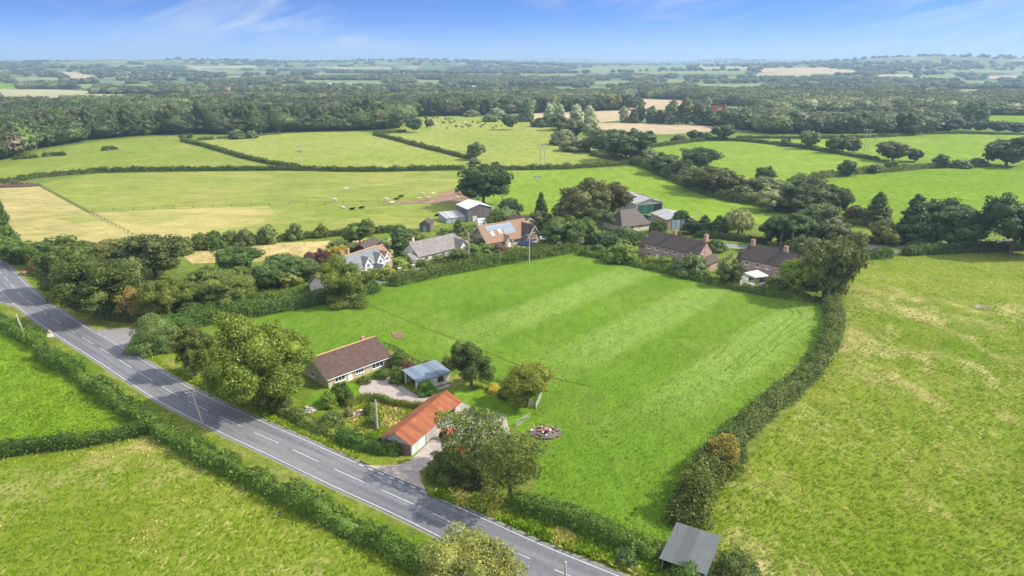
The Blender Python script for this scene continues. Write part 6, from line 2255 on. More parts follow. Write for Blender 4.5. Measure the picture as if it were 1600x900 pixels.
    ('great_tree', 'oak', 953, 346, 66, 64, (.078, .076, .032), 'great brownish tree nearest the farm sheds', .42),
    ('broadleaf_tree', 'round', 846, 358, 40, 32, (.085, .095, .052), 'greyish tree right of the chalet house', .38),
    ('broadleaf_tree', 'round', 879, 388, 62, 52, (.056, .090, .026), 'big round green tree over the black car', .36),
    ('broadleaf_tree', 'round', 872, 372, 34, 36, (.115, .140, .030), 'yellow green tree behind the big round green one', .36),
    ('broadleaf_tree', 'poplar', 921, 382, 24, 36, (.088, .130, .034), 'light upright tree behind the end of the paddock hedge', .36),
    ('broadleaf_tree', 'pine', 940, 376, 36, 52, (.050, .078, .026), 'tall bare stemmed tree before the great brownish tree', .38),
    ('bush', 'bush', 950, 384, 46, 22, (.052, .075, .034), 'dark scrub between the lane and the farmhouse', .38),
    ('bush', 'bush', 985, 378, 40, 20, (.055, .08, .034), 'dark scrub behind the long brick house', .38),
    ('bush', 'bush', 1026, 364, 26, 22, (.042, .080, .026), 'round dark green bush before the brown brick barn', .38),
    ('bush', 'bush', 975, 372, 40, 20, (.062, .090, .032), 'green bush against the farmhouse wall', .38),
    ('bush', 'bush', 968, 408, 52, 32, (.095, .140, .028), 'large bright green bush left of the long brick house', .32),
    ('shrub', 'bush', 935, 394, 20, 14, (.06, .10, .03), 'small bush at the far corner of the paddock', .32),
    ('shrub', 'bush', 920, 392, 18, 10, (.06, .09, .03), 'low bush at the very end of the paddock hedge', .32),
    ('willow_bush', 'bush', 1081, 430, 48, 37, (.080, .110, .052), 'round grey green willow bush before the brick gable', .3),
    ('broadleaf_tree', 'round', 1139, 446, 38, 42, (.066, .085, .030), 'dull green tree left of the white roofed hut', .32),
    ('shrub', 'bush', 1208, 452, 26, 24, (.105, .120, .034), 'yellowish shrub right of the gazebo', .3),
    ('broadleaf_tree', 'round', 1248, 462, 56, 62, (.120, .165, .032), 'bright lime green tree before the dark corner trees', .34),
    ('cypress_tree', 'round', 1287, 467, 86, 106, (.066, .084, .030), 'huge dark tree at the far right corner of the paddock', .36),
    ('cypress_tree', 'round', 1313, 446, 46, 74, (.058, .074, .028), 'dark tree leaning out on the right of the huge corner tree', .36),
    ('cypress_tree', 'round', 1268, 446, 46, 64, (.062, .080, .028), 'dark tree between the lime green tree and the huge corner tree', .36),
    ('broadleaf_tree', 'round', 1262, 420, 56, 54, (.070, .088, .034), 'dull green tree behind the brick house right end', .36),
    ('broadleaf_tree', 'round', 1330, 408, 44, 50, (.066, .080, .030), 'brownish green tree behind the short lane hedge', .36),
    ('broadleaf_tree', 'round', 1300, 385, 50, 44, (.062, .078, .032), 'tree between the pines and the brick hut', .38),
    ('scots_pine', 'pine', 1236, 396, 44, 66, (.056, .084, .036), 'tall flat topped pine with bare trunk behind the brick house', .36),
    ('scots_pine', 'pine', 1218, 392, 36, 58, (.056, .084, .036), 'leaning pine left of the tall flat topped one', .36),
    ('scots_pine', 'pine', 1256, 390, 34, 54, (.052, .078, .034), 'pine right of the tall flat topped one', .36),
    ('dark_conifer', 'round', 1215, 384, 50, 50, (.030, .048, .024), 'dark dense tree behind the pines, left one', .38),
    ('dark_conifer', 'round', 1262, 384, 60, 46, (.032, .050, .024), 'dark dense tree behind the pines, right one', .38),
    ('weeping_willow', 'weep', 1153, 368, 52, 46, (.155, .170, .085), 'pale weeping willow beside the lane', .36),
    ('dark_conifer', 'conifer', 1122, 368, 34, 32, (.036, .060, .026), 'dark conifer left of the weeping willow', .38),
    ('dark_conifer', 'conifer', 1100, 366, 34, 30, (.034, .060, .026), 'dark conifer in the middle of the lane row', .38),
    ('dark_conifer', 'round', 1078, 366, 30, 26, (.036, .062, .028), 'dark rounded conifer right of the tall thin pine', .38),
    ('scots_pine', 'pine', 1062, 372, 28, 46, (.045, .070, .030), 'tall thin pine right of the brown brick barn', .36),
    ('bush', 'bush', 1118, 392, 28, 20, (.060, .090, .036), 'round bush on the lawn right of the sunlit gable', .32),
    ('bush', 'bush', 1097, 388, 24, 16, (.045, .07, .028), 'dark bush behind the sunlit gable', .32),
    # trees along the brook
    ('broadleaf_tree', 'oak', 1258, 332, 86, 50, (.040, .058, .024), 'wide dark tree behind the pines on the brook line', .42),
    ('broadleaf_tree', 'round', 1305, 336, 43, 48, (.050, .070, .024), 'dark olive tree at the corner of the bright pasture', .42),
    ('willow_tree', 'round', 1277, 352, 53, 39, (.080, .105, .055), 'grey green willow left of the brick hut', .4),
    ('silver_willow', 'round', 1198, 330, 48, 39, (.145, .165, .105), 'silvery willow left of the wide dark tree', .42),
    ('silver_willow', 'round', 1196, 308, 60, 36, (.095, .115, .062), 'greyish willow on the brook behind the silvery one', .45),
    ('broadleaf_tree', 'round', 1193, 290, 31, 32, (.045, .070, .026), 'dark tree at the top of the greyish willow', .45),
    ('bush', 'bush', 1222, 304, 48, 21, (.075, .10, .05), 'pale scrub where two field hedges meet', .45),
    ('small_conifer', 'conifer', 1369, 352, 48, 52, (.050, .072, .024), 'small dark conifer before the bright pasture', .4),
    ('bush', 'bush', 1335, 342, 26, 23, (.075, .060, .030), 'reddish brown bush left of the small conifer', .4),
    ('bush', 'bush', 1348, 345, 22, 21, (.038, .06, .024), 'dark bush against the small conifer', .4),
    ('broadleaf_tree', 'round', 1380, 383, 41, 41, (.085, .100, .034), 'round olive tree beside the lane on the right', .36),
    ('dark_tree', 'conifer', 1423, 382, 62, 78, (.036, .060, .024), 'tall dark pointed tree left of the broad dark one', .4),
    ('dark_tree', 'oak', 1483, 384, 91, 68, (.038, .062, .026), 'broad dark tree right of the tall pointed one', .4),
    ('dark_tree', 'round', 1448, 384, 48, 50, (.036, .060, .024), 'dark tree between the tall pointed and the broad one', .4),
    ('dark_tree', 'oak', 1578, 398, 91, 89, (.030, .052, .020), 'dark oak at the right edge beside the lane', .38),
    ('broadleaf_tree', 'oak', 984, 252, 74, 52, (.048, .068, .030), 'large dark tree at the head of the brook line', .6),
    ('broadleaf_tree', 'round', 940, 238, 53, 39, (.052, .072, .032), 'dark tree left of the large one on the brook line', .6),
    ('bush', 'bush', 1006, 252, 41, 18, (.085, .11, .07), 'pale grey bush at the foot of the large brook tree', .6),
    ('bush', 'bush', 955, 239, 34, 18, (.070, .090, .045), 'bush between the two dark brook trees', .6),
    ('broadleaf_tree', 'round', 1036, 272, 48, 34, (.044, .064, .026), 'dark tree on the brook line left of the brownish ones', .55),
    ('broadleaf_tree', 'round', 1062, 280, 38, 34, (.048, .064, .028), 'tree between two dark ones on the brook line', .55),
    ('broadleaf_tree', 'oak', 1091, 268, 58, 39, (.038, .060, .024), 'dark domed tree above the brook line', .55),
    ('broadleaf_tree', 'round', 1082, 294, 48, 36, (.078, .098, .052), 'pale grey green tree on the brook line', .5),
    ('broadleaf_tree', 'round', 1112, 302, 62, 46, (.070, .076, .030), 'brown tinged tree on the brook line', .5),
    ('broadleaf_tree', 'round', 1140, 306, 50, 43, (.062, .070, .028), 'brownish tree at the near end of the brook line', .5),
    ('bush', 'bush', 1160, 312, 48, 25, (.058, .080, .034), 'low bush at the near end of the brook line', .5),
    # silver poplars and bushes at the middle of the far pastures
    ('silver_poplar', 'poplar', 858, 198, 20, 33, (.25, .275, .235), 'silver white poplar, left one of the pale group', .7),
    ('silver_poplar', 'poplar', 900, 202, 24, 36, (.22, .245, .20), 'broad silver poplar in the middle of the pale group', .7),
    ('silver_poplar', 'poplar', 920, 200, 19, 34, (.235, .26, .22), 'slim silver poplar right in the pale group', .7),
    ('silver_poplar', 'round', 922, 218, 28, 34, (.17, .195, .15), 'greyish poplar before the silver group', .7),
    ('silver_poplar', 'poplar', 876, 192, 14, 26, (.235, .26, .22), 'small silver poplar half hidden behind the pale group', .7),
    ('poplar_tree', 'poplar', 827, 190, 17, 30, (.115, .145, .060), 'single green poplar left of the silver group', .7),
    ('broadleaf_tree', 'round', 872, 204, 34, 26, (.065, .085, .036), 'dark tree at the foot of the silver poplars', .7),
    ('broadleaf_tree', 'round', 896, 216, 36, 30, (.060, .080, .036), 'dark bushy tree before the silver poplars', .7),
    ('bush', 'bush', 846, 198, 32, 14, (.060, .085, .036), 'dark bush left of the silver poplars', .7),
    ('willow_bush', 'bush', 880, 226, 38, 24, (.120, .130, .080), 'pale willow bush at the corner of the herd pasture', .65),
    ('willow_bush', 'bush', 896, 236, 44, 24, (.110, .120, .062), 'olive willow bush right of the pale one', .65),
    ('willow_bush', 'bush', 766, 190, 24, 11, (.105, .115, .085), 'grey bush at the far edge of the herd pasture', .75),
    ('willow_bush', 'bush', 777, 186, 26, 17, (.155, .165, .115), 'pale grey bush behind the lone herd oak', .75),
    ('willow_bush', 'bush', 738, 182, 24, 10, (.105, .115, .075), 'grey bush at the wood edge beyond the herd', .8),
    ('bush', 'bush', 816, 190, 20, 14, (.060, .08, .040), 'dark bush left of the single green poplar', .75),
    ('oak_tree', 'oak', 795, 203, 25, 26, (.045, .068, .026), 'lone round oak in the herd pasture', .65),
    ('oak_tree', 'oak', 743, 250, 27, 28, (.062, .088, .032), 'lone oak at the end of the slanting hedge', .55),
    ('small_tree', 'round', 670, 200, 13, 15, (.075, .075, .028), 'small rusty tree beside the herd', .65),
    ('oak_tree', 'oak', 647, 207, 26, 24, (.040, .062, .026), 'dark oak standing off the wood corner', .65),
    ('oak_tree', 'oak', 621, 205, 32, 32, (.042, .064, .026), 'dark oak at the corner of the long wood', .65),
    ('bush', 'bush', 742, 256, 18, 10, (.10, .12, .08), 'pale bush below the lone hedge end oak', .55),
    ('bush', 'bush', 775, 264, 18, 12, (.045, .065, .028), 'dark bush right of the massive oak in the field hedge', .5),
    ('small_tree', 'round', 285, 219, 10, 10, (.05, .075, .03), 'small tree at the top of the left slanting hedge', .65),
    ('small_tree', 'round', 297, 218, 9, 10, (.052, .078, .03), 'small tree right of its twin at the left slanting hedge', .65),
    ('bush', 'bush', 371, 217, 25, 15, (.075, .090, .042), 'wide grey bush below the long wood', .65),
    ('bush', 'bush', 393, 216, 19, 13, (.066, .090, .040), 'smaller bush right of the wide grey one below the wood', .65),
    # single trees of the right pastures
    ('small_tree', 'round', 1226, 229, 15, 13, (.050, .075, .032), 'small round tree on the hedge of the right pastures', .65),
    ('oak_tree', 'oak', 1263, 233, 29, 30, (.080, .100, .050), 'pale grey green tree right of the small round one', .62),
    ('oak_tree', 'oak', 1310, 239, 36, 30, (.052, .070, .030), 'dark field oak left of the twin poles', .62),
    ('oak_tree', 'round', 1333, 239, 24, 23, (.082, .080, .034), 'brownish tree against the dark field oak', .62),
    ('oak_tree', 'oak', 1394, 252, 50, 32, (.046, .056, .026), 'wide low oak right of the twin poles', .6),
    ('oak_tree', 'round', 1428, 253, 25, 22, (.040, .060, .026), 'small dark tree right of the wide low oak', .6),
    ('oak_tree', 'oak', 1572, 260, 66, 48, (.042, .062, .026), 'large dark oak at the right edge of the far pasture', .58),
    ('broadleaf_tree', 'round', 1470, 262, 26, 20, (.044, .066, .030), 'dark tree in the hedge left of the large edge oak', .58),
    ('bush', 'bush', 1500, 262, 30, 14, (.058, .075, .036), 'bushes in the hedge behind the bright pasture', .58),
    ('bush', 'bush', 1525, 260, 22, 14, (.055, .07, .034), 'darker bush next to the large edge oak', .58),
    ('broadleaf_tree', 'round', 1323, 275, 30, 24, (.042, .066, .026), 'round dark tree in the hedge of the bright pasture', .58),
    ('small_tree', 'round', 1366, 271, 20, 16, (.075, .105, .036), 'small light tree in the hedge, left of its pair', .58),
    ('small_tree', 'round', 1391, 266, 18, 16, (.080, .110, .038), 'small light tree in the hedge, right of its pair', .58),
    ('oak_tree', 'oak', 1131, 219, 36, 25, (.044, .064, .030), 'round dark oak at the edge of the stubble field', .65),
    ('small_tree', 'round', 1082, 220, 18, 18, (.048, .068, .032), 'small dark tree below the stubble field', .65),
    ('small_tree', 'round', 1099, 220, 20, 15, (.042, .062, .030), 'low dark tree next to the small one below the stubble', .65),
    ('bush', 'bush', 1060, 222, 22, 12, (.085, .065, .036), 'brown bush below the stubble field', .65),
    ('small_tree', 'round', 1019, 228, 14, 20, (.060, .080, .042), 'slim tree right of the large brook tree', .65),
    # row beyond the right pastures
    ('oak_tree', 'oak', 1237, 207, 40, 33, (.044, .062, .032), 'dark oak at the left of the far right tree row', .7),
    ('oak_tree', 'oak', 1268, 209, 34, 26, (.046, .064, .032), 'second oak of the far right tree row', .7),
    ('oak_tree', 'oak', 1306, 213, 36, 30, (.044, .062, .032), 'third oak of the far right tree row', .7),
    ('oak_tree', 'oak', 1336, 214, 34, 38, (.048, .066, .034), 'tall oak behind the twin poles', .7),
    ('oak_tree', 'oak', 1377, 213, 36, 32, (.048, .068, .036), 'oak right of the tall one behind the twin poles', .7),
    ('oak_tree', 'oak', 1419, 211, 40, 37, (.046, .064, .032), 'largest oak at the right of the far tree row', .7),
    ('oak_tree', 'oak', 1446, 209, 28, 27, (.058, .082, .036), 'lighter oak at the end of the far tree row', .7),
    ('oak_tree', 'oak', 1489, 206, 28, 22, (.044, .060, .030), 'separate oak left of the far poplars', .7),
    ('oak_tree', 'oak', 1512, 205, 20, 17, (.046, .064, .034), 'small separate oak under the far poplars', .7),
    ('oak_tree', 'oak', 1532, 206, 24, 19, (.044, .060, .032), 'separate round oak right of the far poplars', .7),
    ('oak_tree', 'oak', 1560, 209, 30, 21, (.038, .054, .026), 'dark oak second from the right edge, far row', .7),
    ('oak_tree', 'oak', 1588, 209, 26, 18, (.040, .056, .028), 'dark oak at the right edge of the far row', .7),
    ('poplar_tree', 'poplar', 1514, 192, 22, 32, (.075, .098, .046), 'far poplar, left one of the pair on the right', .8),
    ('poplar_tree', 'poplar', 1532, 192, 22, 31, (.070, .094, .046), 'far poplar, right one of the pair on the right', .8),
    # poplar group round the red-roofed house
    ('poplar_tree', 'poplar', 1000, 191, 18, 28, (.080, .098, .056), 'grey poplar left in the middle plantation', .75),
    ('silver_poplar', 'poplar', 974, 191, 15, 24, (.20, .22, .18), 'silver tree at the left of the middle plantation', .75),
    ('poplar_tree', 'poplar', 1018, 192, 20, 24, (.078, .096, .055), 'second grey poplar of the middle plantation', .75),
    ('dark_conifer', 'conifer', 990, 192, 22, 22, (.044, .060, .036), 'dark conifer between the grey poplars', .75),
    ('dark_conifer', 'conifer', 1030, 193, 20, 21, (.040, .056, .034), 'dark conifer right of the second grey poplar', .75),
    ('poplar_tree', 'poplar', 1050, 194, 26, 34, (.090, .105, .060), 'big pale poplar of the middle plantation', .75),
    ('poplar_tree', 'poplar', 1071, 194, 28, 37, (.088, .104, .056), 'tallest pale poplar of the middle plantation', .75),
    ('poplar_tree', 'poplar', 1090, 194, 24, 33, (.085, .100, .056), 'pale poplar beside the dark conifer before the red roof', .75),
    ('dark_conifer', 'conifer', 1106, 196, 26, 28, (.040, .056, .034), 'dark pointed conifer before the red roofed house', .75),
    ('poplar_tree', 'poplar', 1162, 203, 24, 34, (.092, .118, .066), 'single pale poplar right of the red roofed house', .75),
    ('oak_tree', 'oak', 1141, 200, 30, 28, (.046, .062, .036), 'dark tree left of the single pale poplar', .75),
    ('oak_tree', 'oak', 1180, 200, 26, 24, (.048, .064, .038), 'dark tree right of the single pale poplar', .75),
    ('oak_tree', 'oak', 988, 172, 34, 20, (.042, .058, .034), 'dark tree on the edge of the far stubble', .8),
    ('poplar_tree', 'poplar', 1105, 172, 12, 20, (.17, .18, .14), 'pale slim poplar behind the red roofed house', .8),
]
FB = 1.0
for (nm_, kind, px, py, wp, hp, colr, lab, lf) in T_:
    colr = (1.36 * colr[0] ** .92 * FB, 1.36 * colr[1] ** .92 * FB, .86 * colr[2] ** .92 * FB)
    if not wp or not hp:
        continue
    g = G(px, py)
    D = math.hypot(g.x, g.y)
    dome = lab.startswith('very large')
    CROWN_NOISE[0] = .05 if dome else .20
    tree(nm_, kind, px, py, wp, hp, colr, lab, None, lf if D < 175 else None, cvar=.03, cat=None, dens=1.9 if dome else 1.3)
CROWN_NOISE[0] = .20
# ------------------------------------------------------------------ woods
def inpoly(x, y, P):
    c = False
    j = len(P) - 1
    for i in range(len(P)):
        if (P[i][1] > y) != (P[j][1] > y) and x < (P[j][0] - P[i][0]) * (y - P[i][1]) / (P[j][1] - P[i][1]) + P[i][0]:
            c = not c
        j = i
    return c


def edge_trees(edge, n, rows, wm, hm, cols, label, group, name='broadleaf_tree'):
    """the front trees of a wood, one by one along its edge"""
    E_ = resample([Vector(G2(*p)) for p in edge], 1.0)
    rng = np.random.default_rng(len(label))
    k = 0
    for r_ in range(rows):
        for i in range(n):
            s = (i + .5 * (r_ % 2) + rng.uniform(.2, .8)) / (n + .5) * (len(E_) - 1)
            p = E_[int(min(s, len(E_) - 1))]
            d = Vector((p.x, p.y)).normalized()
            q = Vector((p.x, p.y)) + d * (4 + r_ * 13 + rng.uniform(-3, 3))
            w_ = wm * rng.uniform(.75, 1.25)
            h_ = hm * rng.uniform(.8, 1.15)
            c = cols[rng.integers(0, len(cols))]
            kind = 'oak' if rng.random() < .6 else 'round'
            tree_at(name, kind, Vector((q.x, q.y, 0)), w_, h_, c, label, group, None, None, 'tree', .14)
            k += 1
    return k


WC = [(.046, .062, .020), (.056, .076, .022), (.082, .096, .028), (.064, .088, .026), (.100, .100, .034), (.042, .058, .022), (.115, .140, .036), (.090, .112, .030), (.130, .135, .060)]
WL = [(.050, .072, .020), (.058, .082, .022), (.066, .090, .024), (.054, .070, .022), (.074, .088, .026), (.082, .112, .028), (.046, .066, .020)]
N0 = TREE_COUNT[0]
edge_trees([(-40, 262), (10, 246), (40, 234), (80, 227), (130, 219), (200, 213), (290, 209), (400, 208), (480, 205), (560, 203), (612, 201)], 38, 1, 19, 24, WL,
           'broadleaf tree in the front row of the long wood behind the left pastures', 'front trees of the long wood')
edge_trees([(640, 183), (700, 181), (740, 181), (800, 178), (860, 176), (930, 174), (985, 170)], 22, 1, 20, 20, WC,
           'broadleaf tree at the front edge of the middle wood beyond the herd', 'front trees of the middle wood')
EDGE_N = TREE_COUNT[0] - N0

FORESTS = [   # outlines of closed woodland where the photograph shows it
    [(-60, 262), (10, 246), (40, 234), (80, 227), (130, 219), (200, 213), (290, 209), (400, 208), (480, 205), (560, 203), (612, 201), (640, 183), (700, 181), (800, 178), (860, 176), (985, 170), (975, 158), (985, 150),
     (940, 146), (840, 146), (740, 148), (660, 152), (600, 158), (480, 158), (400, 160), (280, 164), (180, 168), (60, 172), (-60, 174)],
    [(330, 140), (420, 131), (560, 131), (720, 133), (960, 136), (960, 127), (800, 122), (700, 121), (560, 122), (400, 126), (330, 130)],
    [(1075, 166), (1200, 178), (1245, 176), (1340, 177), (1500, 180), (1640, 180), (1640, 150), (1500, 152), (1420, 150), (1320, 150), (1180, 150), (1080, 150), (1000, 154)], [(985, 143), (1320, 142), (1420, 146), (1420, 141), (1180, 137), (985, 139)],
    [(1130, 196), (1200, 208), (1460, 206), (1480, 196), (1420, 190), (1240, 192), (1180, 188)],
    [(130, 152), (320, 150), (330, 143), (240, 141), (150, 144)], [(330, 150), (520, 148), (640, 146), (640, 140), (480, 141), (330, 143)],
    [(-50, 108), (100, 107), (100, 104), (-50, 104)], [(150, 112), (290, 112), (290, 109), (150, 109)], [(700, 112), (860, 112), (860, 108), (700, 107)],
    [(1180, 128), (1300, 127), (1420, 132), (1420, 127), (1180, 124)],
]
CLEAR = [f[1] for f in FAR_FIELDS]
NEARF = [f[1] for f in FIELDS]


def far_protos(nleaf, seed):
    out = []
    for k in range(4):
        rng = np.random.default_rng(seed + k)
        C, R = crown_clumps('oak' if k % 2 else 'round', 1.0, 1.0, rng)
        R = R * np.array([1.15, 1.15, .95])
        dens = nleaf / (4 * PI * .25)
        leaf = math.sqrt(1.0 / nleaf) * 1.9
        V, Q = leaves(C, R, leaf, 0.75, rng, prune=True, shell=.15, jit=.22)
        iv, itf = _ico()
        jit = 1 + .2 * rng.normal(size=(len(iv), 1))
        cv = iv * np.array([.43, .43, .40]) * jit + np.array([0, 0, .5])
        V = np.concatenate([V, cv])
        T = itf + len(V) - len(iv)
        V[:, 2] = np.maximum(V[:, 2], .02)
        out.append((V, Q, T))
    return out


def wood(name, trees, nleaf, label, cat='woodland'):
    """many far trees as one mass: (x,y,z,w,h,colour)"""
    if not trees:
        return
    P = far_protos(nleaf, 40)
    rng = np.random.default_rng(len(trees))
    Vs, Qs, Ts, Cs = [], [], [], []
    b = 0
    for (x, y, z, w_, h_, c) in trees:
        V, Q, T = P[rng.integers(0, 4)]
        a = rng.uniform(0, 2 * PI)
        ca, sa = math.cos(a), math.sin(a)
        X = np.empty_like(V)
        X[:, 0] = x + (V[:, 0] * ca - V[:, 1] * sa) * w_
        X[:, 1] = y + (V[:, 0] * sa + V[:, 1] * ca) * w_
        X[:, 2] = z + V[:, 2] * h_ - .3
        Vs.append(X); Qs.append(Q + b); Ts.append(T + b)
        Cs.append(np.broadcast_to(np.array([c[0], c[1], c[2], 1.0]), (len(V), 4)))
        b += len(V)
    me = np_mesh(name, np.concatenate(Vs), np.concatenate(Qs), M['leaf_far'], col=np.concatenate(Cs), tris=np.concatenate(Ts))
    o = link(bpy.data.objects.new(name, me))
    return tag(o, label, cat, None, 'stuff')


rng = np.random.default_rng(77)
near_w, mid_w, far_w, vfar_w = [], [], [], []
# sample evenly over the land the photograph shows, closed woods dense, open country sparse
placed = {}


def try_tree(px, py, force=False, wide=1.0):
    g = G(px, py)
    D = math.hypot(g.x, g.y)
    n_ = noise.noise((g.x / 160., g.y / 160., 2.0))
    h_ = (17 if D < 1500 else 14) * rng.uniform(.8, 1.15)
    w_ = (24 if D < 1600 else 20) * rng.uniform(.6, 1.35) * wide
    hp = h_ * F / D
    if any(inpoly(px, py, P) or inpoly(px, py - .3 * hp, P) or inpoly(px, py - .55 * hp, P) for P in CLEAR):
        return
    if any(inpoly(px, py, P) for P in NEARF):
        return
    cell = (int(g.x / (w_ * .62)), int(g.y / (w_ * .62)))
    if cell in placed and not force:
        return
    placed[cell] = 1
    c = WC[rng.integers(0, len(WC))]
    if g.x < -40 and D < 1000:
        c = WL[rng.integers(0, len(WL))]
        h_ *= 1.12
    k = (1.30 + .6 * n_) * rng.uniform(.65, 1.35)
    if rng.random() < .05:
        c = (.10, .085, .05)
    t = (g.x, g.y, g.z, w_, h_, (c[0] * k, c[1] * k, c[2] * k))
    (near_w if D < 900 else mid_w if D < 1500 else far_w if D < 3000 else vfar_w).append(t)


FP = []
for P in FORESTS:
    xs, ys = [p[0] for p in P], [p[1] for p in P]
    A = (max(xs) - min(xs)) * (max(ys) - min(ys))
    FP.append((P, min(xs), max(xs), min(ys), max(ys), A))
for P, x0, x1, y0, y1, A in FP:
    for _ in range(int(A * .55)):
        px, py = rng.uniform(x0, x1), rng.uniform(y0, y1)
        if inpoly(px, py, P):
            try_tree(px, py)
# open country: hedgerow trees in lines and copses
for _ in range(680):
    px, py = rng.uniform(-120, 1720), 99.6 + 60 * rng.random() ** 1.35
    if py < 100.5 and False:
        continue
    ln = rng.uniform(8, 60) * (py - 90) / 40
    sl = rng.normal() * .02
    nn = int(3 + ln / max(2.0, (py - 97) * .22))
    for k in range(min(nn, 60)):
        q = px + ln * k / nn
        try_tree(q + rng.normal() * .4, py + (q - px) * sl + rng.normal() * .12, wide=1.0)
# ridges: trees along the skyline
for _ in range(7500):
    az = rng.uniform(-.78, .78)
    r_ = rng.uniform(2900, 8500)
    x, y = math.sin(az) * r_, math.cos(az) * r_
    if noise.noise((x / 700., y / 420., 7.7)) < -.04:
        continue
    px, py = PX((x, y, hill(x, y)))
    if any(inpoly(px, py, P) for P in CLEAR):
        continue
    c = WC[rng.integers(0, len(WC))]
    w_ = rng.uniform(16, 34)
    vfar_w.append((x, y, hill(x, y), w_, rng.uniform(11, 18), c))
# the nearest trees of the woods stay single things, as many as the count of single trees allows
near_w.sort(key=lambda t: math.hypot(t[0], t[1]))
room = max(0, 292 - TREE_COUNT[0])
for (x, y, z, w_, h_, c) in near_w[:room]:
    lab, grp = ('broadleaf tree inside the long wood behind its front row, left', 'inner trees of the long wood') if x < -60 else \
        ('broadleaf tree in the rough wood beyond the right pastures', 'trees of the right hand wood')
    tree_at('broadleaf_tree', 'oak', Vector((x, y, z)), w_, h_ * 1.1, c, lab, grp, None, None, 'tree', .1)
wood('woodland', near_w[room:], 600, 'closed woodland canopy behind the front trees of the long wood')
wood('woodland', mid_w, 280, 'woodland belt in the middle distance')
wood('distant_trees', far_w, 90, 'hedgerow trees and copses of the far farmland')
wood('distant_trees', vfar_w, 36, 'trees on the far hills under the skyline')
print('TREES single', TREE_COUNT[0], 'near', len(near_w), 'mid', len(mid_w), 'far', len(far_w), 'vfar', len(vfar_w))
for p_ in PROTO:
    if p_ not in USED:
        for ch in list(PROTO[p_].children):
            for g_ in list(ch.children):
                bpy.data.objects.remove(g_)
            bpy.data.objects.remove(ch)
        bpy.data.objects.remove(PROTO[p_])
# ------------------------------------------------------------------ standing grass
bm_, bnt, bout = new_mat('grass_blade')
n = N(bnt)
bc = n('ShaderNodeAttribute', _attribute_name='leafcol').outputs['Color']
bv = n('ShaderNodeMapRange', i0=n('ShaderNodeNewGeometry').outputs['Random Per Island'], i1=0.0, i2=1.0, i3=.75, i4=1.25)
bc = n.mix(1.0, bc, bv.outputs[0], 'MULTIPLY')
bd = n('ShaderNodeBsdfDiffuse', i0=bc)
bt = n('ShaderNodeBsdfTranslucent', i0=bc)
bx_ = n('ShaderNodeMixShader', i0=.45, i1=bd.outputs[0], i2=bt.outputs[0])
bnt.links.new(bx_.outputs[0], bout.inputs[0])
M['blade'] = bm_


def tufts(name, outline, n, hgt, wid, cols, label, seed, lean=(.5, .2), keep=None, maxd=190, clump=.09):
    """grass tufts of uneven height, in drifts, on an outline of the land"""
    rng = np.random.default_rng(seed)
    P = [G2(*p) for p in outline]
    xs, ys = [p[0] for p in P], [p[1] for p in P]
    x0, x1, y0, y1 = max(min(xs), -150), min(max(xs), 260), max(min(ys), 30), min(max(ys), maxd)
    pts = []
    tries = 0
    while len(pts) < n and tries < n * 12:
        tries += 1
        x, y = rng.uniform(x0, x1), rng.uniform(y0, y1)
        if abs(x) > .76 * (y * .95 + 19) + 6 or not inpoly(x, y, P):
            continue
        far = max(0.0, (y - 80) / (maxd - 80))
        if rng.random() < far ** .8:
            continue
        a = noise.noise((x * clump, y * clump, seed)) + .5 * noise.noise((x * clump * 3.1, y * clump * 3.1, seed + 4))
        if keep is not None and a + rng.normal() * .18 < keep:
            continue
        pts.append((x, y, a))
    m = len(pts)
    A = np.array(pts)
    V = np.empty((m, 2, 4, 3))
    cc = np.empty((m, 8, 4))
    cl = np.array(cols)
    drift = np.clip((A[:, 2] + .45 + (A[:, 1] - 120) / 260.) / .95 + rng.normal(size=m) * .22, 0, .999)
    ci = cl[(drift * len(cl)).astype(int)] * rng.uniform(.8, 1.25, m)[:, None]
    h = hgt * rng.uniform(.5, 1.5, m)
    w = wid * rng.uniform(.5, 1.5, m)
    ang = rng.uniform(0, PI, m)
    ln = np.stack([np.full(m, lean[0]), np.full(m, lean[1])], 1) * 2.2 + rng.normal(size=(m, 2)) * .8
    ci = ci * 1.85
    for k in range(2):
        a = ang + k * PI / 2 + rng.normal(size=m) * .3
        dx, dy = np.cos(a) * w / 2, np.sin(a) * w / 2
        tx, ty = A[:, 0] + ln[:, 0] * h, A[:, 1] + ln[:, 1] * h
        V[:, k, 0] = np.stack([A[:, 0] - dx * .7, A[:, 1] - dy * .7, np.full(m, .12)], 1)
        V[:, k, 1] = np.stack([A[:, 0] + dx * .7, A[:, 1] + dy * .7, np.full(m, .12)], 1)
        V[:, k, 2] = np.stack([tx + dx, ty + dy, .15 + h * rng.uniform(.7, 1, m)], 1)
        V[:, k, 3] = np.stack([tx - dx, ty - dy, .15 + h * rng.uniform(.7, 1, m)], 1)
    cc[:, :, :3] = ci[:, None, :]
    cc[:, :, 3] = 1
    me = np_mesh(name, V.reshape(-1, 3), np.arange(m * 8).reshape(-1, 4), M['blade'], col=cc.reshape(-1, 4))
    o = link(bpy.data.objects.new(name, me))
    return tag(o, label, 'grass', None, 'stuff')


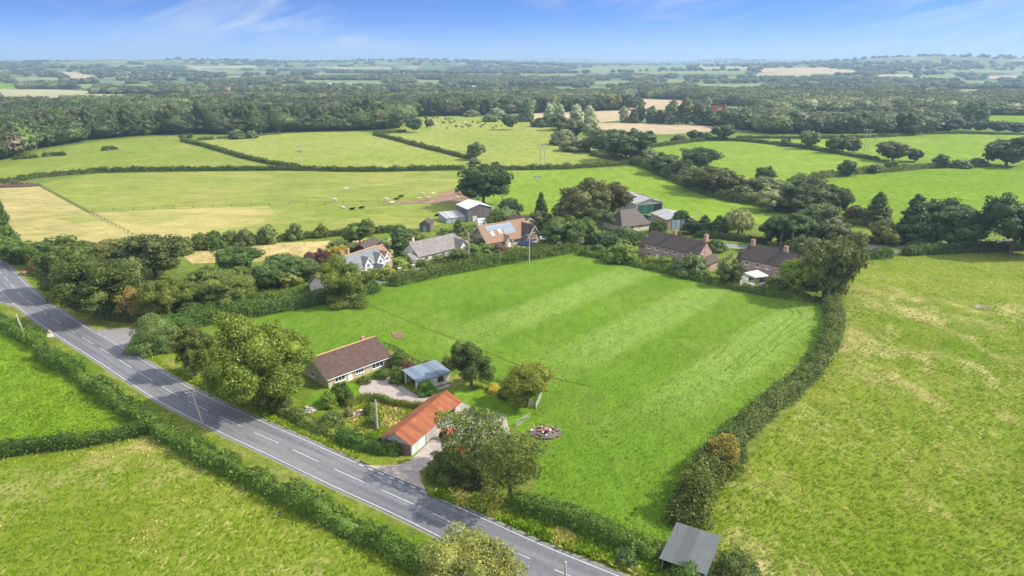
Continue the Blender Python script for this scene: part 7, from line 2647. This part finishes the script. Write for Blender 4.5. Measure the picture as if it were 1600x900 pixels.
FP_ = {f[0]: f[1] for f in FIELDS}
GRN, DGR, STW, OLV = (.125, .185, .010), (.090, .150, .008), (.33, .275, .105), (.20, .205, .032)
tufts('meadow_grass', FP_['rough_meadow'], 24000, .2, .17, [GRN, GRN, GRN, GRN, OLV, OLV, STW], 'rough green and straw coloured grass of the right hand meadow', 3, (.5, -.25), None, 230)
tufts('meadow_grass', FP_['front_meadow'], 15000, .18, .17, [GRN, GRN, GRN, GRN, OLV, OLV, STW], 'rough grass with straw tufts in the nearest meadow', 5, (.3, .4))
tufts('meadow_grass', FP_['left_meadow'], 9000, .1, .18, [DGR, GRN, GRN, (.15, .22, .02)], 'short bright grass of the left hand meadow', 7, (.3, .1))
tufts('paddock_grass', FP_['paddock'], 18000, .07, .16, [(.070, .128, .008), (.082, .145, .010), (.094, .155, .012), (.11, .165, .022)], 'short mown grass of the paddock', 9, (.4, .3), None, 185)
tufts('verge_grass', [(665, 775), (700, 772), (800, 800), (880, 838), (960, 868), (1030, 890), (1000, 905), (960, 890), (860, 851), (760, 806)], 5000, .45, .3,
      [DGR, GRN, OLV, (.22, .235, .03), STW], 'long yellowing grass on the verge below the trimmed hedge', 11, (.2, .3), None, 120, .2)
tufts('verge_grass', [(200, 540), (230, 556), (300, 592), (400, 640), (500, 690), (560, 716), (552, 720), (460, 676), (390, 646), (310, 608), (250, 574), (205, 548)], 5000, .3, .28,
      [DGR, GRN, GRN, OLV], 'grass on the verge below the very large tree', 13, (.2, .3), None, 200, .2)
tufts('orchard_grass', [(545, 645), (560, 636), (600, 634), (645, 642), (650, 655), (612, 690), (560, 680)], 2500, .4, .3, [GRN, OLV, OLV, STW], 'long dry grass in the orchard garden', 15, (.2, .2), None, 140, .3)
# ------------------------------------------------------------------ daylight
W = bpy.data.worlds.new('World')
SC.world = W
W.use_nodes = True
nt = W.node_tree
nt.nodes.clear()
n = N(nt)
wo = nt.nodes.new('ShaderNodeOutputWorld')
bg = nt.nodes.new('ShaderNodeBackground')
nt.links.new(bg.outputs[0], wo.inputs[0])
gen = n.coord('Generated')
sp = n('ShaderNodeSeparateXYZ', i0=gen)
zz = n.math('ADD', n.math('MULTIPLY', n.math('ABSOLUTE', sp.outputs[2]), SKY_STRETCH), 0.02)
cb = n('ShaderNodeCombineXYZ', i0=sp.outputs[0], i1=sp.outputs[1], i2=zz)
nm = n('ShaderNodeVectorMath', _operation='NORMALIZE', i0=cb.outputs[0])
sky = nt.nodes.new('ShaderNodeTexSky')
sky.sky_type = 'NISHITA'
sky.sun_disc = False
sky.sun_elevation = SUN_EL
sky.sun_rotation = SUN_AZ
sky.air_density = 1.15
sky.dust_density = 0.6
sky.ozone_density = 3.0
nt.links.new(nm.outputs[0], sky.inputs[0])
# thin cirrus: feathery streaks
az = n.math('ARCTAN2', sp.outputs[0], sp.outputs[1])
el = sp.outputs[2]
cv = n('ShaderNodeCombineXYZ', i0=n.math('ADD', n.math('MULTIPLY', az, 5.0), n.math('MULTIPLY', el, -14.0)), i1=n.math('MULTIPLY', el, 9.0), i2=0.0)
c1 = n.noise(cv, 1.7, 9, .62, .7)
cv2 = n('ShaderNodeCombineXYZ', i0=n.math('ADD', n.math('MULTIPLY', az, 2.2), n.math('MULTIPLY', el, 3.0)), i1=n.math('MULTIPLY', el, 5.0), i2=4.0)
c2 = n.noise(cv2, 1.3, 4, .5)
cm = n.math('MULTIPLY', n.ramp(c1, .43, .74), n.ramp(c2, .40, .62))
cm = n.math('MULTIPLY', cm, CLOUD)
hz = n.math('MULTIPLY', n.math('POWER', n.math('SUBTRACT', 1.0, n.ramp(el, -.002, .062)), 1.6), .9)
tint = n.mix(n.ramp(el, .10, .45), SKY_TINT, (.62, .80, 1.0, 1))
col = n.mix(1.0, sky.outputs[0], tint, 'MULTIPLY')
col = n.mix(hz, col, SKY_PALE)
col = n.mix(cm, col, SKY_CLOUD)
cu = n.noise(gen, 2.6, 6, .6, .4)  # clouds added above the view to whiten the fill light
fill_cloud = n.math('MULTIPLY', n.math('MULTIPLY', n.ramp(cu, .42, .58), n.ramp(sp.outputs[2], .16, .4)), .85)
col = n.mix(fill_cloud, col, SKY_FILL_CLOUD)
n.set(bg.inputs[0], col)
bg.inputs[1].default_value = SKY_STRENGTH

sun = bpy.data.lights.new('sun', 'SUN')
sun.energy = SUN_E
sun.angle = math.radians(0.6)
sun.color = (1.0, 0.93, 0.82)
so = link(bpy.data.objects.new('sun', sun))
sd = Vector((math.sin(SUN_AZ) * math.cos(SUN_EL), math.cos(SUN_AZ) * math.cos(SUN_EL), math.sin(SUN_EL)))
so.rotation_euler = sd.to_track_quat('Z', 'Y').to_euler()
so.location = (60, 100, 200)

# ------------------------------------------------------------------ air
if HAZE > 0:
    hm, hnt, hout = new_mat('haze_air')
    pv = hnt.nodes.new('ShaderNodeVolumePrincipled')
    pv.inputs['Color'].default_value = HAZE_COL
    pv.inputs['Density'].default_value = HAZE
    pv.inputs['Anisotropy'].default_value = 0.2
    hnt.links.new(pv.outputs[0], hout.inputs['Volume'])
    hb = MB()
    hb.box((0, 0, 120), (29600, 29600, 242.0))
    ho = hb.build('haze', hm)
    tag(ho, kind='stuff')

# ------------------------------------------------------------------ camera
cam = bpy.data.cameras.new('camera')
cam.sensor_width = 36.0
cam.lens = 36.0 * F / 1600.0
cam.clip_start = 0.5
cam.clip_end = 40000
co_ = link(bpy.data.objects.new('camera', cam))
co_.location = (0, 0, H)
co_.rotation_euler = (PI / 2 - TH, 0, 0)
SC.camera = co_
SC.render.engine = 'CYCLES'
SC.render.resolution_x, SC.render.resolution_y = 1024, 576
SC.view_settings.view_transform = 'Standard'
SC.view_settings.look = 'None'
SC.view_settings.gamma = 1.0
SC.view_settings.exposure = EXPOSURE
SC.cycles.max_bounces = 6
SC.cycles.diffuse_bounces = 3
SC.cycles.transparent_max_bounces = 8
SC.cycles.volume_bounces = 1
